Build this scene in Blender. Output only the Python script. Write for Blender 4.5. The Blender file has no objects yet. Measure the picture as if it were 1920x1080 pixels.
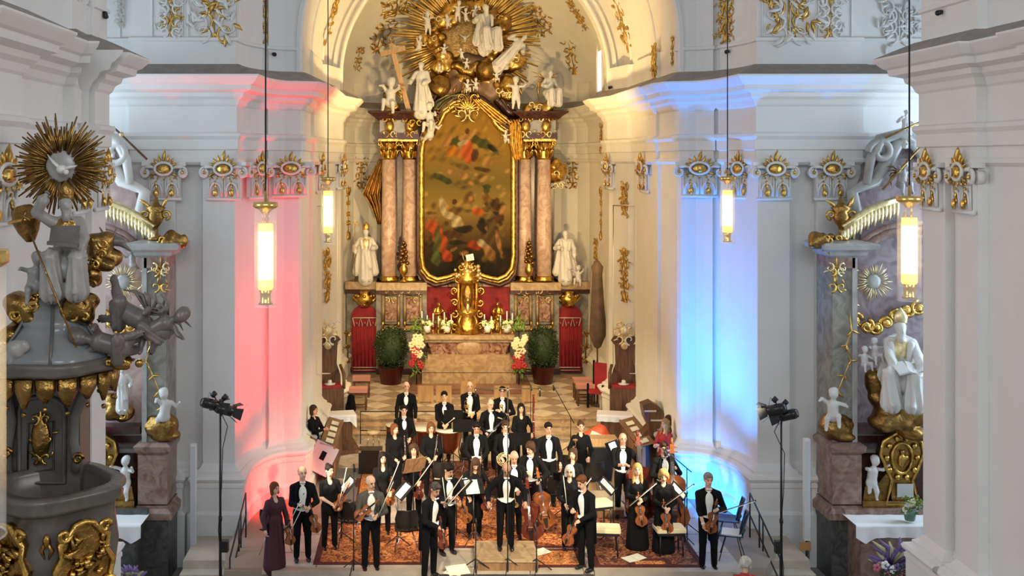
import bpy, math, random
import numpy as np
from mathutils import Vector, Matrix
PI = math.pi
sc = bpy.context.scene
C = sc.collection
F0, VX, VY, CH = 2000.0, 784.0, 300.0, 7.5      # focal length in px, vanishing point, camera height over the stage

def sX(px, Y): return (px - VX) * Y / F0
def sZ(py, Y): return CH - (py - VY) * Y / F0
def P(px, py, Y): return Vector((sX(px, Y), Y, sZ(py, Y)))

# ---------------- camera, world, exposure ----------------
cd = bpy.data.cameras.new('camera'); cam = bpy.data.objects.new('camera', cd); C.objects.link(cam)
cam.location = (0, 0, CH); cam.rotation_euler = (PI / 2, 0, 0)
cd.sensor_width = 36; cd.lens = F0 / 1920 * 36; cd.shift_x = (960 - VX) / 1920; cd.shift_y = -(540 - VY) / 1920
cd.clip_start = .05; cd.clip_end = 200
sc.camera = cam
w = bpy.data.worlds.new('daylight'); sc.world = w; w.use_nodes = True
w.node_tree.nodes['Background'].inputs[0].default_value = (.74, .81, .90, 1)
w.node_tree.nodes['Background'].inputs[1].default_value = .30
sc.view_settings.view_transform = 'Standard'; sc.view_settings.look = 'None'
sc.view_settings.gamma = 1; sc.view_settings.use_curve_mapping = False
sc.view_settings.exposure = 0.30
try:
    sc.cycles.use_denoising = True; sc.cycles.max_bounces = 6; sc.cycles.sample_clamp_indirect = 4
    sc.cycles.diffuse_bounces = 3; sc.cycles.glossy_bounces = 3; sc.cycles.transmission_bounces = 4
except Exception: pass

def spot(name, loc, aim, power, col, ang=40, blend=.5, size=.15):
    l = bpy.data.lights.new(name, 'SPOT'); l.energy = power; l.color = col; l.spot_size = math.radians(ang); l.spot_blend = blend; l.shadow_soft_size = size
    o = bpy.data.objects.new(name, l); C.objects.link(o); o.location = loc
    o.rotation_euler = (Vector(aim) - Vector(loc)).to_track_quat('-Z', 'Y').to_euler(); return o
def area(name, loc, aim, power, col, sx, sy):
    l = bpy.data.lights.new(name, 'AREA'); l.shape = 'RECTANGLE'; l.size = sx; l.size_y = sy; l.energy = power; l.color = col
    o = bpy.data.objects.new(name, l); C.objects.link(o); o.location = loc
    o.rotation_euler = (Vector(aim) - Vector(loc)).to_track_quat('-Z', 'Y').to_euler(); return o
WARM = (1, .70, .32); WW = (1, .84, .60)
# spot lamps on the altar and vault, plus added fill spots in the chancel
spot('altar_spotlight', (1.6, 16.5, 3.2), (1.65, 36, 6.5), 3900, WARM, 31, .4, .10)
spot('altar_spotlight', (-1.9, 24.9, 6.3), (2.4, 36, 4.6), 1050, WARM, 62, .6, .2)
spot('altar_spotlight', (5.1, 24.9, 6.3), (.8, 36, 4.6), 1050, WARM, 62, .6, .2)
spot('vault_spotlight', (1.6, 26.3, 5.5), (1.6, 30.0, 14.5), 2300, (1, .72, .32), 120, .8, .3)
spot('chancel_fill_spot', (-1.4, 24.6, 8.2), (5.6, 29.0, 5.0), 620, (1, .72, .36), 95, .8, .3)  # side fill pair added to warm the chancel walls
spot('chancel_fill_spot', (4.7, 24.6, 8.2), (-2.6, 29.0, 5.0), 560, (1, .72, .36), 95, .8, .3)
spot('chancel_fill_spot', (1.6, 24.3, 12.6), (1.6, 31.5, 0), 3200, (1, .74, .40), 46, .7, .2)  # overhead fill added to brighten the chancel floor
# stage lamps on the two tripod stands, and two unseen fill lamps added in front
spot('stage_spotlight', (-3.45, 19.0, 3.5), (1.3, 23, .6), 1900, WW, 50, .6, .12)
spot('stage_spotlight', (6.6, 19.0, 3.5), (1.9, 23, .6), 1900, WW, 50, .6, .12)
spot('stage_spotlight', (-.8, 9, 9.8), (1.3, 22.8, .2), 5200, (1, .82, .54), 27, .4, .15)
spot('stage_spotlight', (4.2, 9, 9.8), (1.9, 22.8, .2), 5200, (1, .82, .54), 27, .4, .15)
# coloured washers on the stage floor beside the corner piers
PINK = (1, .0, .0); BLUE = (0, .25, 1)
for (bx, by, ax, ay) in ((-2.6, 22.12, -3.35, 22.9), (-2.25, 22.85, -2.75, 23.6)):
    spot('pink_washer', (bx, by, .12), (ax, ay, 7.5), 1150, PINK, 66, 1, .06)
    spot('pink_washer', (bx, by, .12), (ax, ay, .3), 150, PINK, 105, 1, .06)
for (bx, by, ax, ay) in ((5.82, 22.12, 6.57, 22.9), (5.47, 22.85, 5.97, 23.6)):
    spot('blue_washer', (bx, by, .12), (ax, ay, 7.5), 1900, BLUE, 66, 1, .06)
    spot('blue_washer', (bx, by, .12), (ax, ay, .3), 200, BLUE, 105, 1, .06)
# daylight of the side windows, then three added fill panels
area('window_daylight', (-9.8, 19.9, 6.0), (-3.5, 21.9, 4.2), 330, (.62, .82, 1), 1.6, 7)
area('window_daylight', (13.0, 19.9, 6.0), (7.2, 21.9, 4.2), 340, (.60, .80, 1), 1.6, 7)
area('window_daylight', (1.6, -8, 15), (1.6, 20, 4), 1300, (.84, .92, 1), 12, 6)  # fill added behind the camera for all front-facing walls
area('window_daylight', (-12, 4, 10), (8.5, 14, 5), 700, (1, .92, .84), 5, 6)  # cross fill pair added to brighten the near pier faces
area('window_daylight', (15.2, 4, 10), (-5.2, 14, 5), 700, (1, .92, .84), 5, 6)

# ---------------- materials ----------------
MT = {}
def mat(name, col, rough=.6, metal=0, var=0, vs=6, bump=0, bs=20, col2=None, emit=0, ecol=None, alpha=None, kind='noise', spec=None):
    if name in MT: return MT[name]
    m = bpy.data.materials.new(name); m.use_nodes = True; nt = m.node_tree; b = nt.nodes['Principled BSDF']
    b.inputs['Base Color'].default_value = (*col, 1); b.inputs['Roughness'].default_value = rough; b.inputs['Metallic'].default_value = metal
    if spec is not None: b.inputs['Specular IOR Level'].default_value = spec
    tc = nt.nodes.new('ShaderNodeTexCoord')
    if var or col2:
        if kind == 'marble':
            n = nt.nodes.new('ShaderNodeTexNoise'); n.inputs['Scale'].default_value = vs; n.inputs['Detail'].default_value = 6; n.inputs['Distortion'].default_value = 2.2; out = n.outputs[0]
        elif kind == 'wood':
            mp = nt.nodes.new('ShaderNodeMapping'); mp.inputs['Scale'].default_value = (1, 1, .12)
            n = nt.nodes.new('ShaderNodeTexNoise'); n.inputs['Scale'].default_value = vs * 4; n.inputs['Detail'].default_value = 4
            nt.links.new(tc.outputs['Object'], mp.inputs[0]); nt.links.new(mp.outputs[0], n.inputs[0]); out = n.outputs[0]
        elif kind == 'voronoi':
            n = nt.nodes.new('ShaderNodeTexVoronoi'); n.inputs['Scale'].default_value = vs; out = n.outputs['Distance']
        else:
            n = nt.nodes.new('ShaderNodeTexNoise'); n.inputs['Scale'].default_value = vs; n.inputs['Detail'].default_value = 4; out = n.outputs[0]
        if kind != 'wood': nt.links.new(tc.outputs['Object'], n.inputs['Vector'])
        r = nt.nodes.new('ShaderNodeValToRGB'); r.color_ramp.elements[0].position = .36; r.color_ramp.elements[1].position = .64
        c2 = col2 or tuple(max(0, c * (1 - var)) for c in col)
        r.color_ramp.elements[0].color = (*c2, 1); r.color_ramp.elements[1].color = (*col, 1)
        nt.links.new(out, r.inputs[0]); nt.links.new(r.outputs[0], b.inputs['Base Color'])
    if bump:
        n2 = nt.nodes.new('ShaderNodeTexNoise'); n2.inputs['Scale'].default_value = bs; n2.inputs['Detail'].default_value = 3
        nt.links.new(tc.outputs['Object'], n2.inputs['Vector'])
        bp = nt.nodes.new('ShaderNodeBump'); bp.inputs['Strength'].default_value = bump; bp.inputs['Distance'].default_value = .03
        nt.links.new(n2.outputs[0], bp.inputs['Height']); nt.links.new(bp.outputs[0], b.inputs['Normal'])
    if emit:
        b.inputs['Emission Color'].default_value = (*(ecol or col), 1); b.inputs['Emission Strength'].default_value = emit
    if alpha is not None: b.inputs['Alpha'].default_value = alpha
    MT[name] = m; return m
PLASTER = mat('white_plaster', (.74, .725, .70), .8, var=.04, vs=1.5, bump=.08, bs=60)
STUCCO = mat('chancel_plaster', (.78, .74, .63), .8, var=.04, vs=2)
DUSTY = mat('dusty_ledge', (.30, .27, .245), .9, var=.2, vs=5)
GOLD = mat('gilding', (.85, .52, .13), .28, 1, var=.55, vs=9, bump=.25, bs=25)
OLDGOLD = mat('aged_gilding', (.42, .24, .07), .32, 1, var=.5, vs=6, bump=.5, bs=18)
PALEGOLD = mat('pale_gilding', (.90, .74, .40), .38, .85, var=.3, vs=12)
WHITE = mat('polished_white_stucco', (.70, .68, .64), .40, var=.06, vs=4)
GREYST = mat('grey_polished_stucco', (.40, .385, .36), .28, var=.25, vs=4)
DARKST = mat('dark_grey_stucco', (.13, .115, .10), .35, var=.3, vs=5)
PULP = mat('pulpit_grey_brown', (.135, .12, .105), .30, var=.25, vs=3, kind='marble')
PINKM = mat('pink_column_marble', (.74, .56, .43), .3, col2=(.50, .30, .22), vs=2.6, kind='marble')
REDM = mat('red_marble', (.30, .09, .05), .25, col2=(.13, .035, .03), vs=5, kind='marble')
DREDM = mat('dark_red_marble', (.095, .03, .025), .25, col2=(.04, .015, .015), vs=4, kind='marble')
OCHM = mat('ochre_marble', (.55, .40, .23), .35, col2=(.36, .23, .12), vs=3, kind='marble')
VEINM = mat('red_white_veined_marble', (.50, .32, .22), .3, col2=(.15, .035, .02), vs=4.5, kind='marble')
PURM = mat('purple_grey_marble', (.30, .235, .245), .35, col2=(.17, .12, .13), vs=2.4, kind='marble')
GRNM = mat('green_grey_marble', (.33, .31, .26), .35, col2=(.17, .16, .135), vs=2.2, kind='marble')
BRNM = mat('brown_marble', (.34, .235, .19), .35, col2=(.19, .10, .08), vs=3, kind='marble')
BLKM = mat('dark_stone', (.10, .098, .09), .4, col2=(.045, .045, .042), vs=3.5, kind='marble')
BLACK = mat('black_cloth', (.005, .005, .006), .9, spec=.15)
SUIT = mat('black_tailcoat_cloth', (.006, .006, .007), .9, spec=.15)
LITSUIT = mat('lit_tailcoat_cloth', (.07, .065, .05), .7)  # tailcoat cloth with the light on it painted in as grey
WINE = mat('wine_red_cloth', (.05, .008, .014), .7)
SHIRT = mat('white_shirt_cloth', (.86, .85, .80), .6)
SKIN = mat('skin', (.70, .42, .28), .5)
SKIN2 = mat('tanned_skin', (.50, .27, .17), .5)
LIP = mat('lips', (.42, .12, .09), .5)
DARK = mat('dark_features', (.03, .02, .015), .5)
LEATHER = mat('black_leather', (.012, .012, .012), .25)
VARN = mat('reddish_violin_varnish', (.34, .10, .025), .22, var=.4, vs=8)
VARN2 = mat('orange_cello_varnish', (.50, .17, .04), .22, var=.35, vs=6)
VARN3 = mat('dark_bass_varnish', (.16, .03, .015), .22, var=.4, vs=5)
EBONY = mat('ebony', (.012, .010, .009), .3)
SILVER = mat('silver_keys', (.85, .85, .82), .2, 1)
BRASS = mat('polished_brass', (.92, .70, .32), .18, 1)
PAPER = mat('music_paper', (.88, .84, .66), .7)
METAL = mat('black_metal', (.02, .02, .022), .4, .3)
CHROME = mat('chrome', (.7, .7, .7), .2, 1)
GREYMAT = mat('grey_mat_cloth', (.16, .15, .13), .9)
WOOD = mat('dark_brown_wood', (.15, .068, .03), .4, var=.5, vs=5, kind='wood')
WOOD2 = mat('mid_brown_wood', (.33, .18, .085), .45, var=.4, vs=5, kind='wood')
WOOD3 = mat('light_orange_wood', (.62, .37, .15), .45, var=.25, vs=4, kind='wood')
CLOTH = mat('white_linen', (.84, .83, .82), .7, bump=.2, bs=9)
REDC = mat('crimson_cloth', (.36, .012, .018), .65, var=.3, vs=4)
GREEN = mat('dark_green_leaves', (.028, .062, .015), .6, var=.5, vs=12)
GREEN2 = mat('fresh_green_leaves', (.17, .30, .05), .5, var=.4, vs=12)
FLOW = mat('cream_petals', (.90, .85, .52), .5)
ROSE = mat('red_petals', (.45, .03, .03), .5)

# ---------------- mesh builder ----------------
class MB:
    def __init__(s): s.v = []; s.f = []; s.m = []; s.mats = []; s.k = 0; s.sm = []; s.smooth = True
    def use(s, m, smooth=None):
        if m not in s.mats: s.mats.append(m)
        s.k = s.mats.index(m)
        if smooth is not None: s.smooth = smooth
        return s
    def add(s, vs, fs):
        b = len(s.v); s.v.extend([tuple(v) for v in vs])
        for f in fs: s.f.append(tuple(i + b for i in f)); s.m.append(s.k); s.sm.append(s.smooth)
        return s
    def box(s, x0, x1, y0, y1, z0, z1, R=None, o=(0, 0, 0)):
        vs = [(x, y, z) for x in (x0, x1) for y in (y0, y1) for z in (z0, z1)]
        if R is not None: vs = [R @ Vector(v) + Vector(o) for v in vs]
        elif o != (0, 0, 0): vs = [Vector(v) + Vector(o) for v in vs]
        q = s.smooth; s.smooth = False
        s.add(vs, [(0, 1, 3, 2), (4, 6, 7, 5), (0, 4, 5, 1), (2, 3, 7, 6), (0, 2, 6, 4), (1, 5, 7, 3)]); s.smooth = q; return s
    def tube(s, pts, rad, n=8, flat=1, up=None, closed=False):
        pts = [Vector(p) for p in pts]; N = len(pts)
        if not hasattr(rad, '__len__'): rad = [rad] * N
        vs = []; prev = None
        for i, p in enumerate(pts):
            a = pts[i - 1] if (i > 0 or closed) else p; b = pts[(i + 1) % N] if (i < N - 1 or closed) else p
            t = (b - a)
            t = t.normalized() if t.length > 1e-9 else Vector((0, 0, 1))
            if up is not None: u = Vector(up)
            else: u = prev if prev is not None else (Vector((0, 0, 1)) if abs(t.z) < .9 else Vector((0, 1, 0)))
            u = u - t * u.dot(t)
            if u.length < 1e-6: u = t.orthogonal()
            u.normalize(); prev = u; w_ = t.cross(u)
            for k in range(n):
                an = 2 * PI * k / n
                vs.append(p + u * (math.cos(an) * rad[i] * flat) + w_ * (math.sin(an) * rad[i]))
        fs = []
        for i in range(N if closed else N - 1):
            for k in range(n):
                j = (i + 1) % N
                fs.append((i * n + k, i * n + (k + 1) % n, j * n + (k + 1) % n, j * n + k))
        if not closed: fs += [tuple(range(n))[::-1], tuple((N - 1) * n + k for k in range(n))]
        return s.add(vs, fs)
    def lathe(s, prof, n=16, o=(0, 0, 0), R=None, a0=0, a1=2 * PI, wob=None):
        full = abs(a1 - a0 - 2 * PI) < 1e-6; m_ = n if full else n + 1; vs = []; o = Vector(o)
        for (r, z) in prof:
            for k in range(m_):
                a = a0 + (a1 - a0) * k / n; rr = r * (1 + (wob(a, z) if wob else 0))
                v = Vector((rr * math.cos(a), rr * math.sin(a), z)); vs.append((R @ v if R is not None else v) + o)
        fs = []
        for i in range(len(prof) - 1):
            for k in range(n):
                k2 = (k + 1) % m_
                fs.append((i * m_ + k, i * m_ + k2, (i + 1) * m_ + k2, (i + 1) * m_ + k))
        if full:
            fs += [tuple(range(n))[::-1], tuple((len(prof) - 1) * m_ + k for k in range(n))]
        return s.add(vs, fs)
    def ball(s, c, r, n=10, R=None):
        if not hasattr(r, '__len__'): r = (r, r, r)
        vs = []; m_ = max(4, n // 2 + 1); c = Vector(c)
        for i in range(1, m_):
            th = PI * i / m_
            for k in range(n):
                v = Vector((r[0] * math.sin(th) * math.cos(2 * PI * k / n), r[1] * math.sin(th) * math.sin(2 * PI * k / n), r[2] * math.cos(th)))
                vs.append((R @ v if R is not None else v) + c)
        T = Vector((0, 0, r[2])); T = R @ T if R is not None else T
        vs += [c + T, c - T]; t = len(vs) - 2; fs = []
        for i in range(m_ - 2):
            for k in range(n): fs.append((i * n + k, (i + 1) * n + k, (i + 1) * n + (k + 1) % n, i * n + (k + 1) % n))
        for k in range(n): fs += [(t, k, (k + 1) % n), (t + 1, (m_ - 2) * n + (k + 1) % n, (m_ - 2) * n + k)]
        return s.add(vs, fs)
    def prism(s, poly, d0, d1, ax='y'):
        """poly = [(a,b)], extruded along ax; ax y -> (a, d, b); ax z -> (a, b, d); ax x -> (d, a, b)"""
        n = len(poly)
        mk = {'y': lambda a, b, d: (a, d, b), 'z': lambda a, b, d: (a, b, d), 'x': lambda a, b, d: (d, a, b)}[ax]
        vs = [mk(a, b, d0) for a, b in poly] + [mk(a, b, d1) for a, b in poly]
        q = s.smooth; s.smooth = False
        s.add(vs, [tuple(range(n)), tuple(range(2 * n - 1, n - 1, -1))] + [(i, i + n, (i + 1) % n + n, (i + 1) % n) for i in range(n)]); s.smooth = q
        return s
    def grid(s, fn, nu, nv, thick=None):
        vs = [fn(i / nu, j / nv) for i in range(nu + 1) for j in range(nv + 1)]
        return s.add(vs, [(i * (nv + 1) + j, (i + 1) * (nv + 1) + j, (i + 1) * (nv + 1) + j + 1, i * (nv + 1) + j + 1) for i in range(nu) for j in range(nv)])
    def build(s, name, m=None, parent=None, loc=None):
        me = bpy.data.meshes.new(name); me.from_pydata(s.v, [], s.f)
        if m is not None: s.mats = [m]; s.m = [0] * len(s.f)
        for x in s.mats: me.materials.append(x)
        me.polygons.foreach_set('material_index', s.m); me.polygons.foreach_set('use_smooth', s.sm); me.update()
        return link(name, me, parent, loc)
def link(name, me, parent=None, loc=None):
    o = bpy.data.objects.new(name, me); C.objects.link(o)
    if parent is not None: o.parent = parent
    if loc is not None: o.location = loc
    return o
def thing(name, label, cat, loc=(0, 0, 0), rz=0, group=None, scale=None):
    o = bpy.data.objects.new(name, None); C.objects.link(o); o.location = loc; o.rotation_euler = (0, 0, rz)
    o.empty_display_size = .1
    if scale is not None: o.scale = scale if hasattr(scale, '__len__') else (scale,) * 3
    return tag(o, label, cat, group)
def tag(o, label=None, cat=None, group=None, kind=None):
    if label: o['label'] = label
    if cat: o['category'] = cat
    if group: o['group'] = group
    if kind: o['kind'] = kind
    return o
def struct(o, label=None): o['kind'] = 'structure'; (label and o.__setitem__('label', label)); return o
KIDS = {}
def copy_tree(o, parent=None, loc=None, rz=None, label=None, scale=None, group=None):
    c = o.copy(); C.objects.link(c)
    if parent is not None: c.parent = parent
    if loc is not None: c.location = loc
    if rz is not None: c.rotation_euler = (0, 0, rz)
    if scale is not None: c.scale = scale if hasattr(scale, '__len__') else (scale,) * 3
    if label: c['label'] = label
    if group: c['group'] = group
    for ch in list(o.children): copy_tree(ch, c)
    return c
def frame(d, up=(0, 0, 1)):
    """rotation whose Z axis is d and whose Y axis is close to up"""
    z = Vector(d).normalized(); y = Vector(up); y = y - z * y.dot(z)
    if y.length < 1e-5: y = z.orthogonal()
    y.normalize(); x = y.cross(z); return Matrix((x, y, z)).transposed()
def rotz(a): return Matrix.Rotation(a, 3, 'Z')
def rotx(a): return Matrix.Rotation(a, 3, 'X')
def roty(a): return Matrix.Rotation(a, 3, 'Y')

# ---------------- smooth bodies from distance fields ----------------
def cap(a, b, ra, rb=None, t=0, flat=1, R=None, fold=None, op='u'):
    return dict(k='c', a=np.array(a, float), b=np.array(b, float), ra=ra, rb=ra if rb is None else rb, t=t, flat=flat, R=R, fold=fold, op=op)
def ell(c, r, R=None, t=0, op='u', noise=0):
    if not hasattr(r, '__len__'): r = (r, r, r)
    return dict(k='e', a=np.array(c, float), r=np.array(r, float), R=R, t=t, op=op, noise=noise)
def _dist(p, X, Y, Z):
    if p['k'] == 'e':
        x, y, z = X - p['a'][0], Y - p['a'][1], Z - p['a'][2]
        if p['R'] is not None:
            R = np.array(p['R']).T; x, y, z = (R[0, 0] * x + R[0, 1] * y + R[0, 2] * z, R[1, 0] * x + R[1, 1] * y + R[1, 2] * z, R[2, 0] * x + R[2, 1] * y + R[2, 2] * z)
        r = p['r']; q = np.sqrt((x / r[0]) ** 2 + (y / r[1]) ** 2 + (z / r[2]) ** 2)
        q2 = np.sqrt((x / r[0] ** 2) ** 2 + (y / r[1] ** 2) ** 2 + (z / r[2] ** 2) ** 2) + 1e-9
        d = q * (q - 1) / q2
        if p['noise']:
            s_ = p['noise']; d = d + s_ * np.sin(X / s_ * .55 + Y / s_ * .2) * np.sin(Z / s_ * .6 + 1) * .5
        return d
    a, b = p['a'], p['b']; x, y, z = X - a[0], Y - a[1], Z - a[2]; u = b - a; L = max(1e-9, float(u @ u))
    t = np.clip((x * u[0] + y * u[1] + z * u[2]) / L, 0, 1)
    dx, dy, dz = x - t * u[0], y - t * u[1], z - t * u[2]
    if p['flat'] != 1:      # squeeze across the given direction
        n = np.array(p['R'] if p['R'] is not None else (0, 1, 0), float); n = n / np.linalg.norm(n); k_ = (dx * n[0] + dy * n[1] + dz * n[2]) * (1 / p['flat'] - 1)
        dx, dy, dz = dx + n[0] * k_, dy + n[1] * k_, dz + n[2] * k_
    r = p['ra'] + (p['rb'] - p['ra']) * t
    if p['fold']:
        am, fr = p['fold']; un = u / math.sqrt(L); e1 = np.cross(un, (0, 1, .1)); e1 /= np.linalg.norm(e1) + 1e-9; e2 = np.cross(un, e1)
        an = np.arctan2(dx * e2[0] + dy * e2[1] + dz * e2[2], dx * e1[0] + dy * e1[1] + dz * e1[2])
        r = r + am * np.sin(fr * an + 3 * t) * (.3 + .7 * t)
    d = np.sqrt(dx * dx + dy * dy + dz * dz) - r
    return d * min(1, p['flat']) if p['flat'] < 1 else d
def _bb(p, pad):
    if p['k'] == 'e': r = float(p['r'].max()) + pad + p['noise']; return p['a'] - r, p['a'] + r
    r = max(p['ra'], p['rb']) * max(1, p['flat']) + pad + (p['fold'][0] if p['fold'] else 0)
    return np.minimum(p['a'], p['b']) - r, np.maximum(p['a'], p['b']) + r
def sdf(prims, vox=.018, k=.03):
    U = [p for p in prims if p['op'] == 'u']
    bb = [_bb(p, k + 2 * vox) for p in U]
    lo = np.min([b[0] for b in bb], 0) - vox; hi = np.max([b[1] for b in bb], 0) + vox
    n = np.ceil((hi - lo) / vox).astype(int) + 1
    D = np.full(n, 9.0, np.float32); ax = [lo[i] + vox * np.arange(n[i]) for i in range(3)]
    for p in prims:
        b0, b1 = _bb(p, k + 2 * vox)
        i0 = np.clip(((b0 - lo) / vox).astype(int), 0, n - 1); i1 = np.clip(((b1 - lo) / vox).astype(int) + 2, 1, n)
        if (i1 <= i0).any(): continue
        sl = tuple(slice(i0[q], i1[q]) for q in range(3))
        d = _dist(p, ax[0][sl[0]][:, None, None], ax[1][sl[1]][None, :, None], ax[2][sl[2]][None, None, :])
        A = D[sl]
        if p['op'] == 'u':
            h = np.clip(k - np.abs(A - d), 0, None) / k; D[sl] = np.minimum(A, d) - h * h * k * .25
        else: D[sl] = np.maximum(A, -d)
    S = D < 0; c = np.zeros(np.array(n) - 1, np.int8)
    for i in (0, 1):
        for j in (0, 1):
            for q in (0, 1): c += S[i:n[0] - 1 + i, j:n[1] - 1 + j, q:n[2] - 1 + q]
    I = np.nonzero((c > 0) & (c < 8)); idx = np.full(c.shape, -1, np.int64); idx[I] = np.arange(len(I[0]))
    pos = np.zeros((len(I[0]), 3)); cnt = np.zeros(len(I[0]))
    cor = [(i, j, q) for i in (0, 1) for j in (0, 1) for q in (0, 1)]
    for a in cor:
        for b in cor:
            if sum(b) - sum(a) == 1 and sum(abs(b[q] - a[q]) for q in range(3)) == 1:
                da = D[I[0] + a[0], I[1] + a[1], I[2] + a[2]]; db = D[I[0] + b[0], I[1] + b[1], I[2] + b[2]]
                x = (da < 0) != (db < 0); t = np.where(x, da / np.where(x, da - db, 1), 0)
                for q in range(3): pos[:, q] += x * (a[q] + t * (b[q] - a[q]))
                cnt += x
    V = (np.stack(I, 1) + pos / np.maximum(cnt, 1)[:, None]) * vox + lo
    Fs = []
    for q in range(3):
        r, s_ = (q + 1) % 3, (q + 2) % 3
        A = S.take(range(n[q] - 1), q); B = S.take(range(1, n[q]), q); X = np.stack(np.nonzero(A != B), 1)
        X = X[(X[:, r] > 0) & (X[:, s_] > 0) & (X[:, r] < n[r] - 1) & (X[:, s_] < n[s_] - 1)]
        def cell(dr, ds):
            Y = X.copy(); Y[:, r] -= dr; Y[:, s_] -= ds; return idx[Y[:, 0], Y[:, 1], Y[:, 2]]
        Q = np.stack([cell(1, 1), cell(0, 1), cell(0, 0), cell(1, 0)], 1)
        ins = A[X[:, 0], X[:, 1], X[:, 2]]; Q[~ins] = Q[~ins][:, ::-1]; Fs.append(Q)
    Q = np.concatenate(Fs); Q = Q[(Q >= 0).all(1)]
    tags = [p['t'] for p in U]
    if len(set(tags)) > 1:
        Cn = V[Q].mean(1); best = np.full(len(Cn), 9.0); tg = np.zeros(len(Cn), int)
        for p in U:
            d = _dist(p, Cn[:, 0], Cn[:, 1], Cn[:, 2]); m_ = d < best; best[m_] = d[m_]; tg[m_] = p['t']
    else: tg = np.full(len(Q), tags[0])
    return V, Q, tg
def sdf_obj(name, prims, mats, parent=None, vox=.018, k=.03, loc=None, extra=None):
    """one continuous surface; extra = MB whose faces are joined on"""
    V, Q, tg = sdf(prims, vox, k); V = [V]; faces = Q.reshape(-1); ls = np.arange(len(Q)) * 4; tot = np.full(len(Q), 4); mats = list(mats)
    if extra is not None and extra.v:
        b = len(V[0]); V.append(np.array([tuple(v) for v in extra.v]))
        mp = []
        for m_ in extra.mats:
            if m_ not in mats: mats.append(m_)
            mp.append(mats.index(m_))
        fl = [i + b for f in extra.f for i in f]; nn = np.array([len(f) for f in extra.f])
        ls = np.concatenate([ls, len(faces) + np.concatenate([[0], np.cumsum(nn)[:-1]])]); faces = np.concatenate([faces, fl])
        tot = np.concatenate([tot, nn]); tg = np.concatenate([tg, [mp[k_] for k_ in extra.m]])
    V = np.concatenate(V).astype(np.float32); me = bpy.data.meshes.new(name)
    me.vertices.add(len(V)); me.vertices.foreach_set('co', V.reshape(-1)); me.loops.add(len(faces)); me.loops.foreach_set('vertex_index', faces.astype(np.int32))
    me.polygons.add(len(ls)); me.polygons.foreach_set('loop_start', ls.astype(np.int32))
    for x in mats: me.materials.append(x)
    me.polygons.foreach_set('material_index', tg.astype(np.int32)); me.polygons.foreach_set('use_smooth', [True] * len(ls)); me.update(calc_edges=True); me.validate()
    return link(name, me, parent, loc)

# ---------------- architecture helpers ----------------
def offset_path(path, out, closed=False):
    """offset a plan polyline to its left side by out, mitred"""
    P2 = [Vector(p) for p in path]; n = len(P2); res = []
    for i in range(n):
        a = P2[i] - P2[i - 1] if i > 0 else P2[1] - P2[0]; b = P2[i + 1] - P2[i] if i < n - 1 else P2[-1] - P2[-2]
        a.normalize(); b.normalize(); na = Vector((-a.y, a.x)); nb = Vector((-b.y, b.x)); m_ = na + nb
        m_ = na if m_.length < 1e-6 else m_.normalized(); c = max(.35, m_.dot(na)); res.append(P2[i] + m_ * (out / c))
    return res
def sweep(mb, path, prof, mats=None):
    """prof = [(out, z)] swept along the plan path; outward is to the left of the path"""
    rows = [[(q.x, q.y, z) for q in offset_path(path, o)] for o, z in prof]; n = len(path); q0 = mb.smooth; mb.smooth = False
    for i in range(len(rows) - 1):
        if mats: mb.use(mats[min(i, len(mats) - 1)])
        mb.add(rows[i] + rows[i + 1], [(j, j + 1, n + j + 1, n + j) for j in range(n - 1)])
    mb.smooth = q0; return mb
# ornament: scrolls and leaves in the plane (u right, w up) with relief towards -Y of a local frame
def spiral(cx, cy, r, turns, a0, d=1, n=14, grow=.18):
    return [(cx + (r * (1 - (1 - grow) * i / n)) * math.cos(a0 + d * turns * 2 * PI * i / n), cy + (r * (1 - (1 - grow) * i / n)) * math.sin(a0 + d * turns * 2 * PI * i / n)) for i in range(n + 1)]
def rib2(mb, pts, r0, r1=None, lift=.5, n=6):
    N = len(pts); r1 = r0 * .4 if r1 is None else r1
    rad = [r0 + (r1 - r0) * (i / (N - 1)) for i in range(N)]
    mb.tube([(x, -rad[i] * lift, z) for i, (x, z) in enumerate(pts)], rad, n)
def leaf2(mb, x, z, a, L, w_=.3, bend=.5, n=5):
    pts = []; rad = []; cx, cz = x, z
    for i in range(6):
        t = i / 5; pts.append((cx, -w_ * L * .25, cz)); rad.append(max(.004, w_ * L * math.sin(PI * min(.97, .12 + t * .85))))
        cx += math.cos(a + bend * t) * L / 5; cz += math.sin(a + bend * t) * L / 5
    mb.tube(pts, [r * .55 for r in rad], n)
def rocaille(mb, w_, h, rnd, gold, pale, th=.02, dens=1.0, pg=.7):
    """rococo cartouche: paired C scrolls along an oval with sprigs of leaves"""
    k = max(2, int(3 * dens))
    for sx in (-1, 1):
        for i in range(k):
            z = -h * .38 + h * .76 * i / (k - 1); r = (w_ * .20 + rnd.random() * w_ * .06); x = sx * w_ * (.33 if i % 2 else .24)
            mb.use(gold if rnd.random() < pg else pale)
            rib2(mb, [(px, pz) for px, pz in spiral(x, z, r, .9, PI / 2 if i % 2 else -PI / 2, sx * (1 if i % 2 else -1), 12)], th, th * .5)
            for _ in range(2): leaf2(mb, x + rnd.uniform(-r, r), z + rnd.uniform(-r, r), rnd.uniform(0, 2 * PI), r * 1.1, .32, rnd.uniform(-1, 1))
    mb.use(gold); rib2(mb, [(0, -h * .36), (0, 0), (0, h * .36)], th * .6, th * .5)
    for a in (PI / 2, PI / 2 + .5, PI / 2 - .5): leaf2(mb, 0, h * .34, a, h * .18, .28, 0)
    for a in (-PI / 2, -PI / 2 + .4, -PI / 2 - .4): leaf2(mb, 0, -h * .34, a, h * .18, .28, 0)
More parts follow.
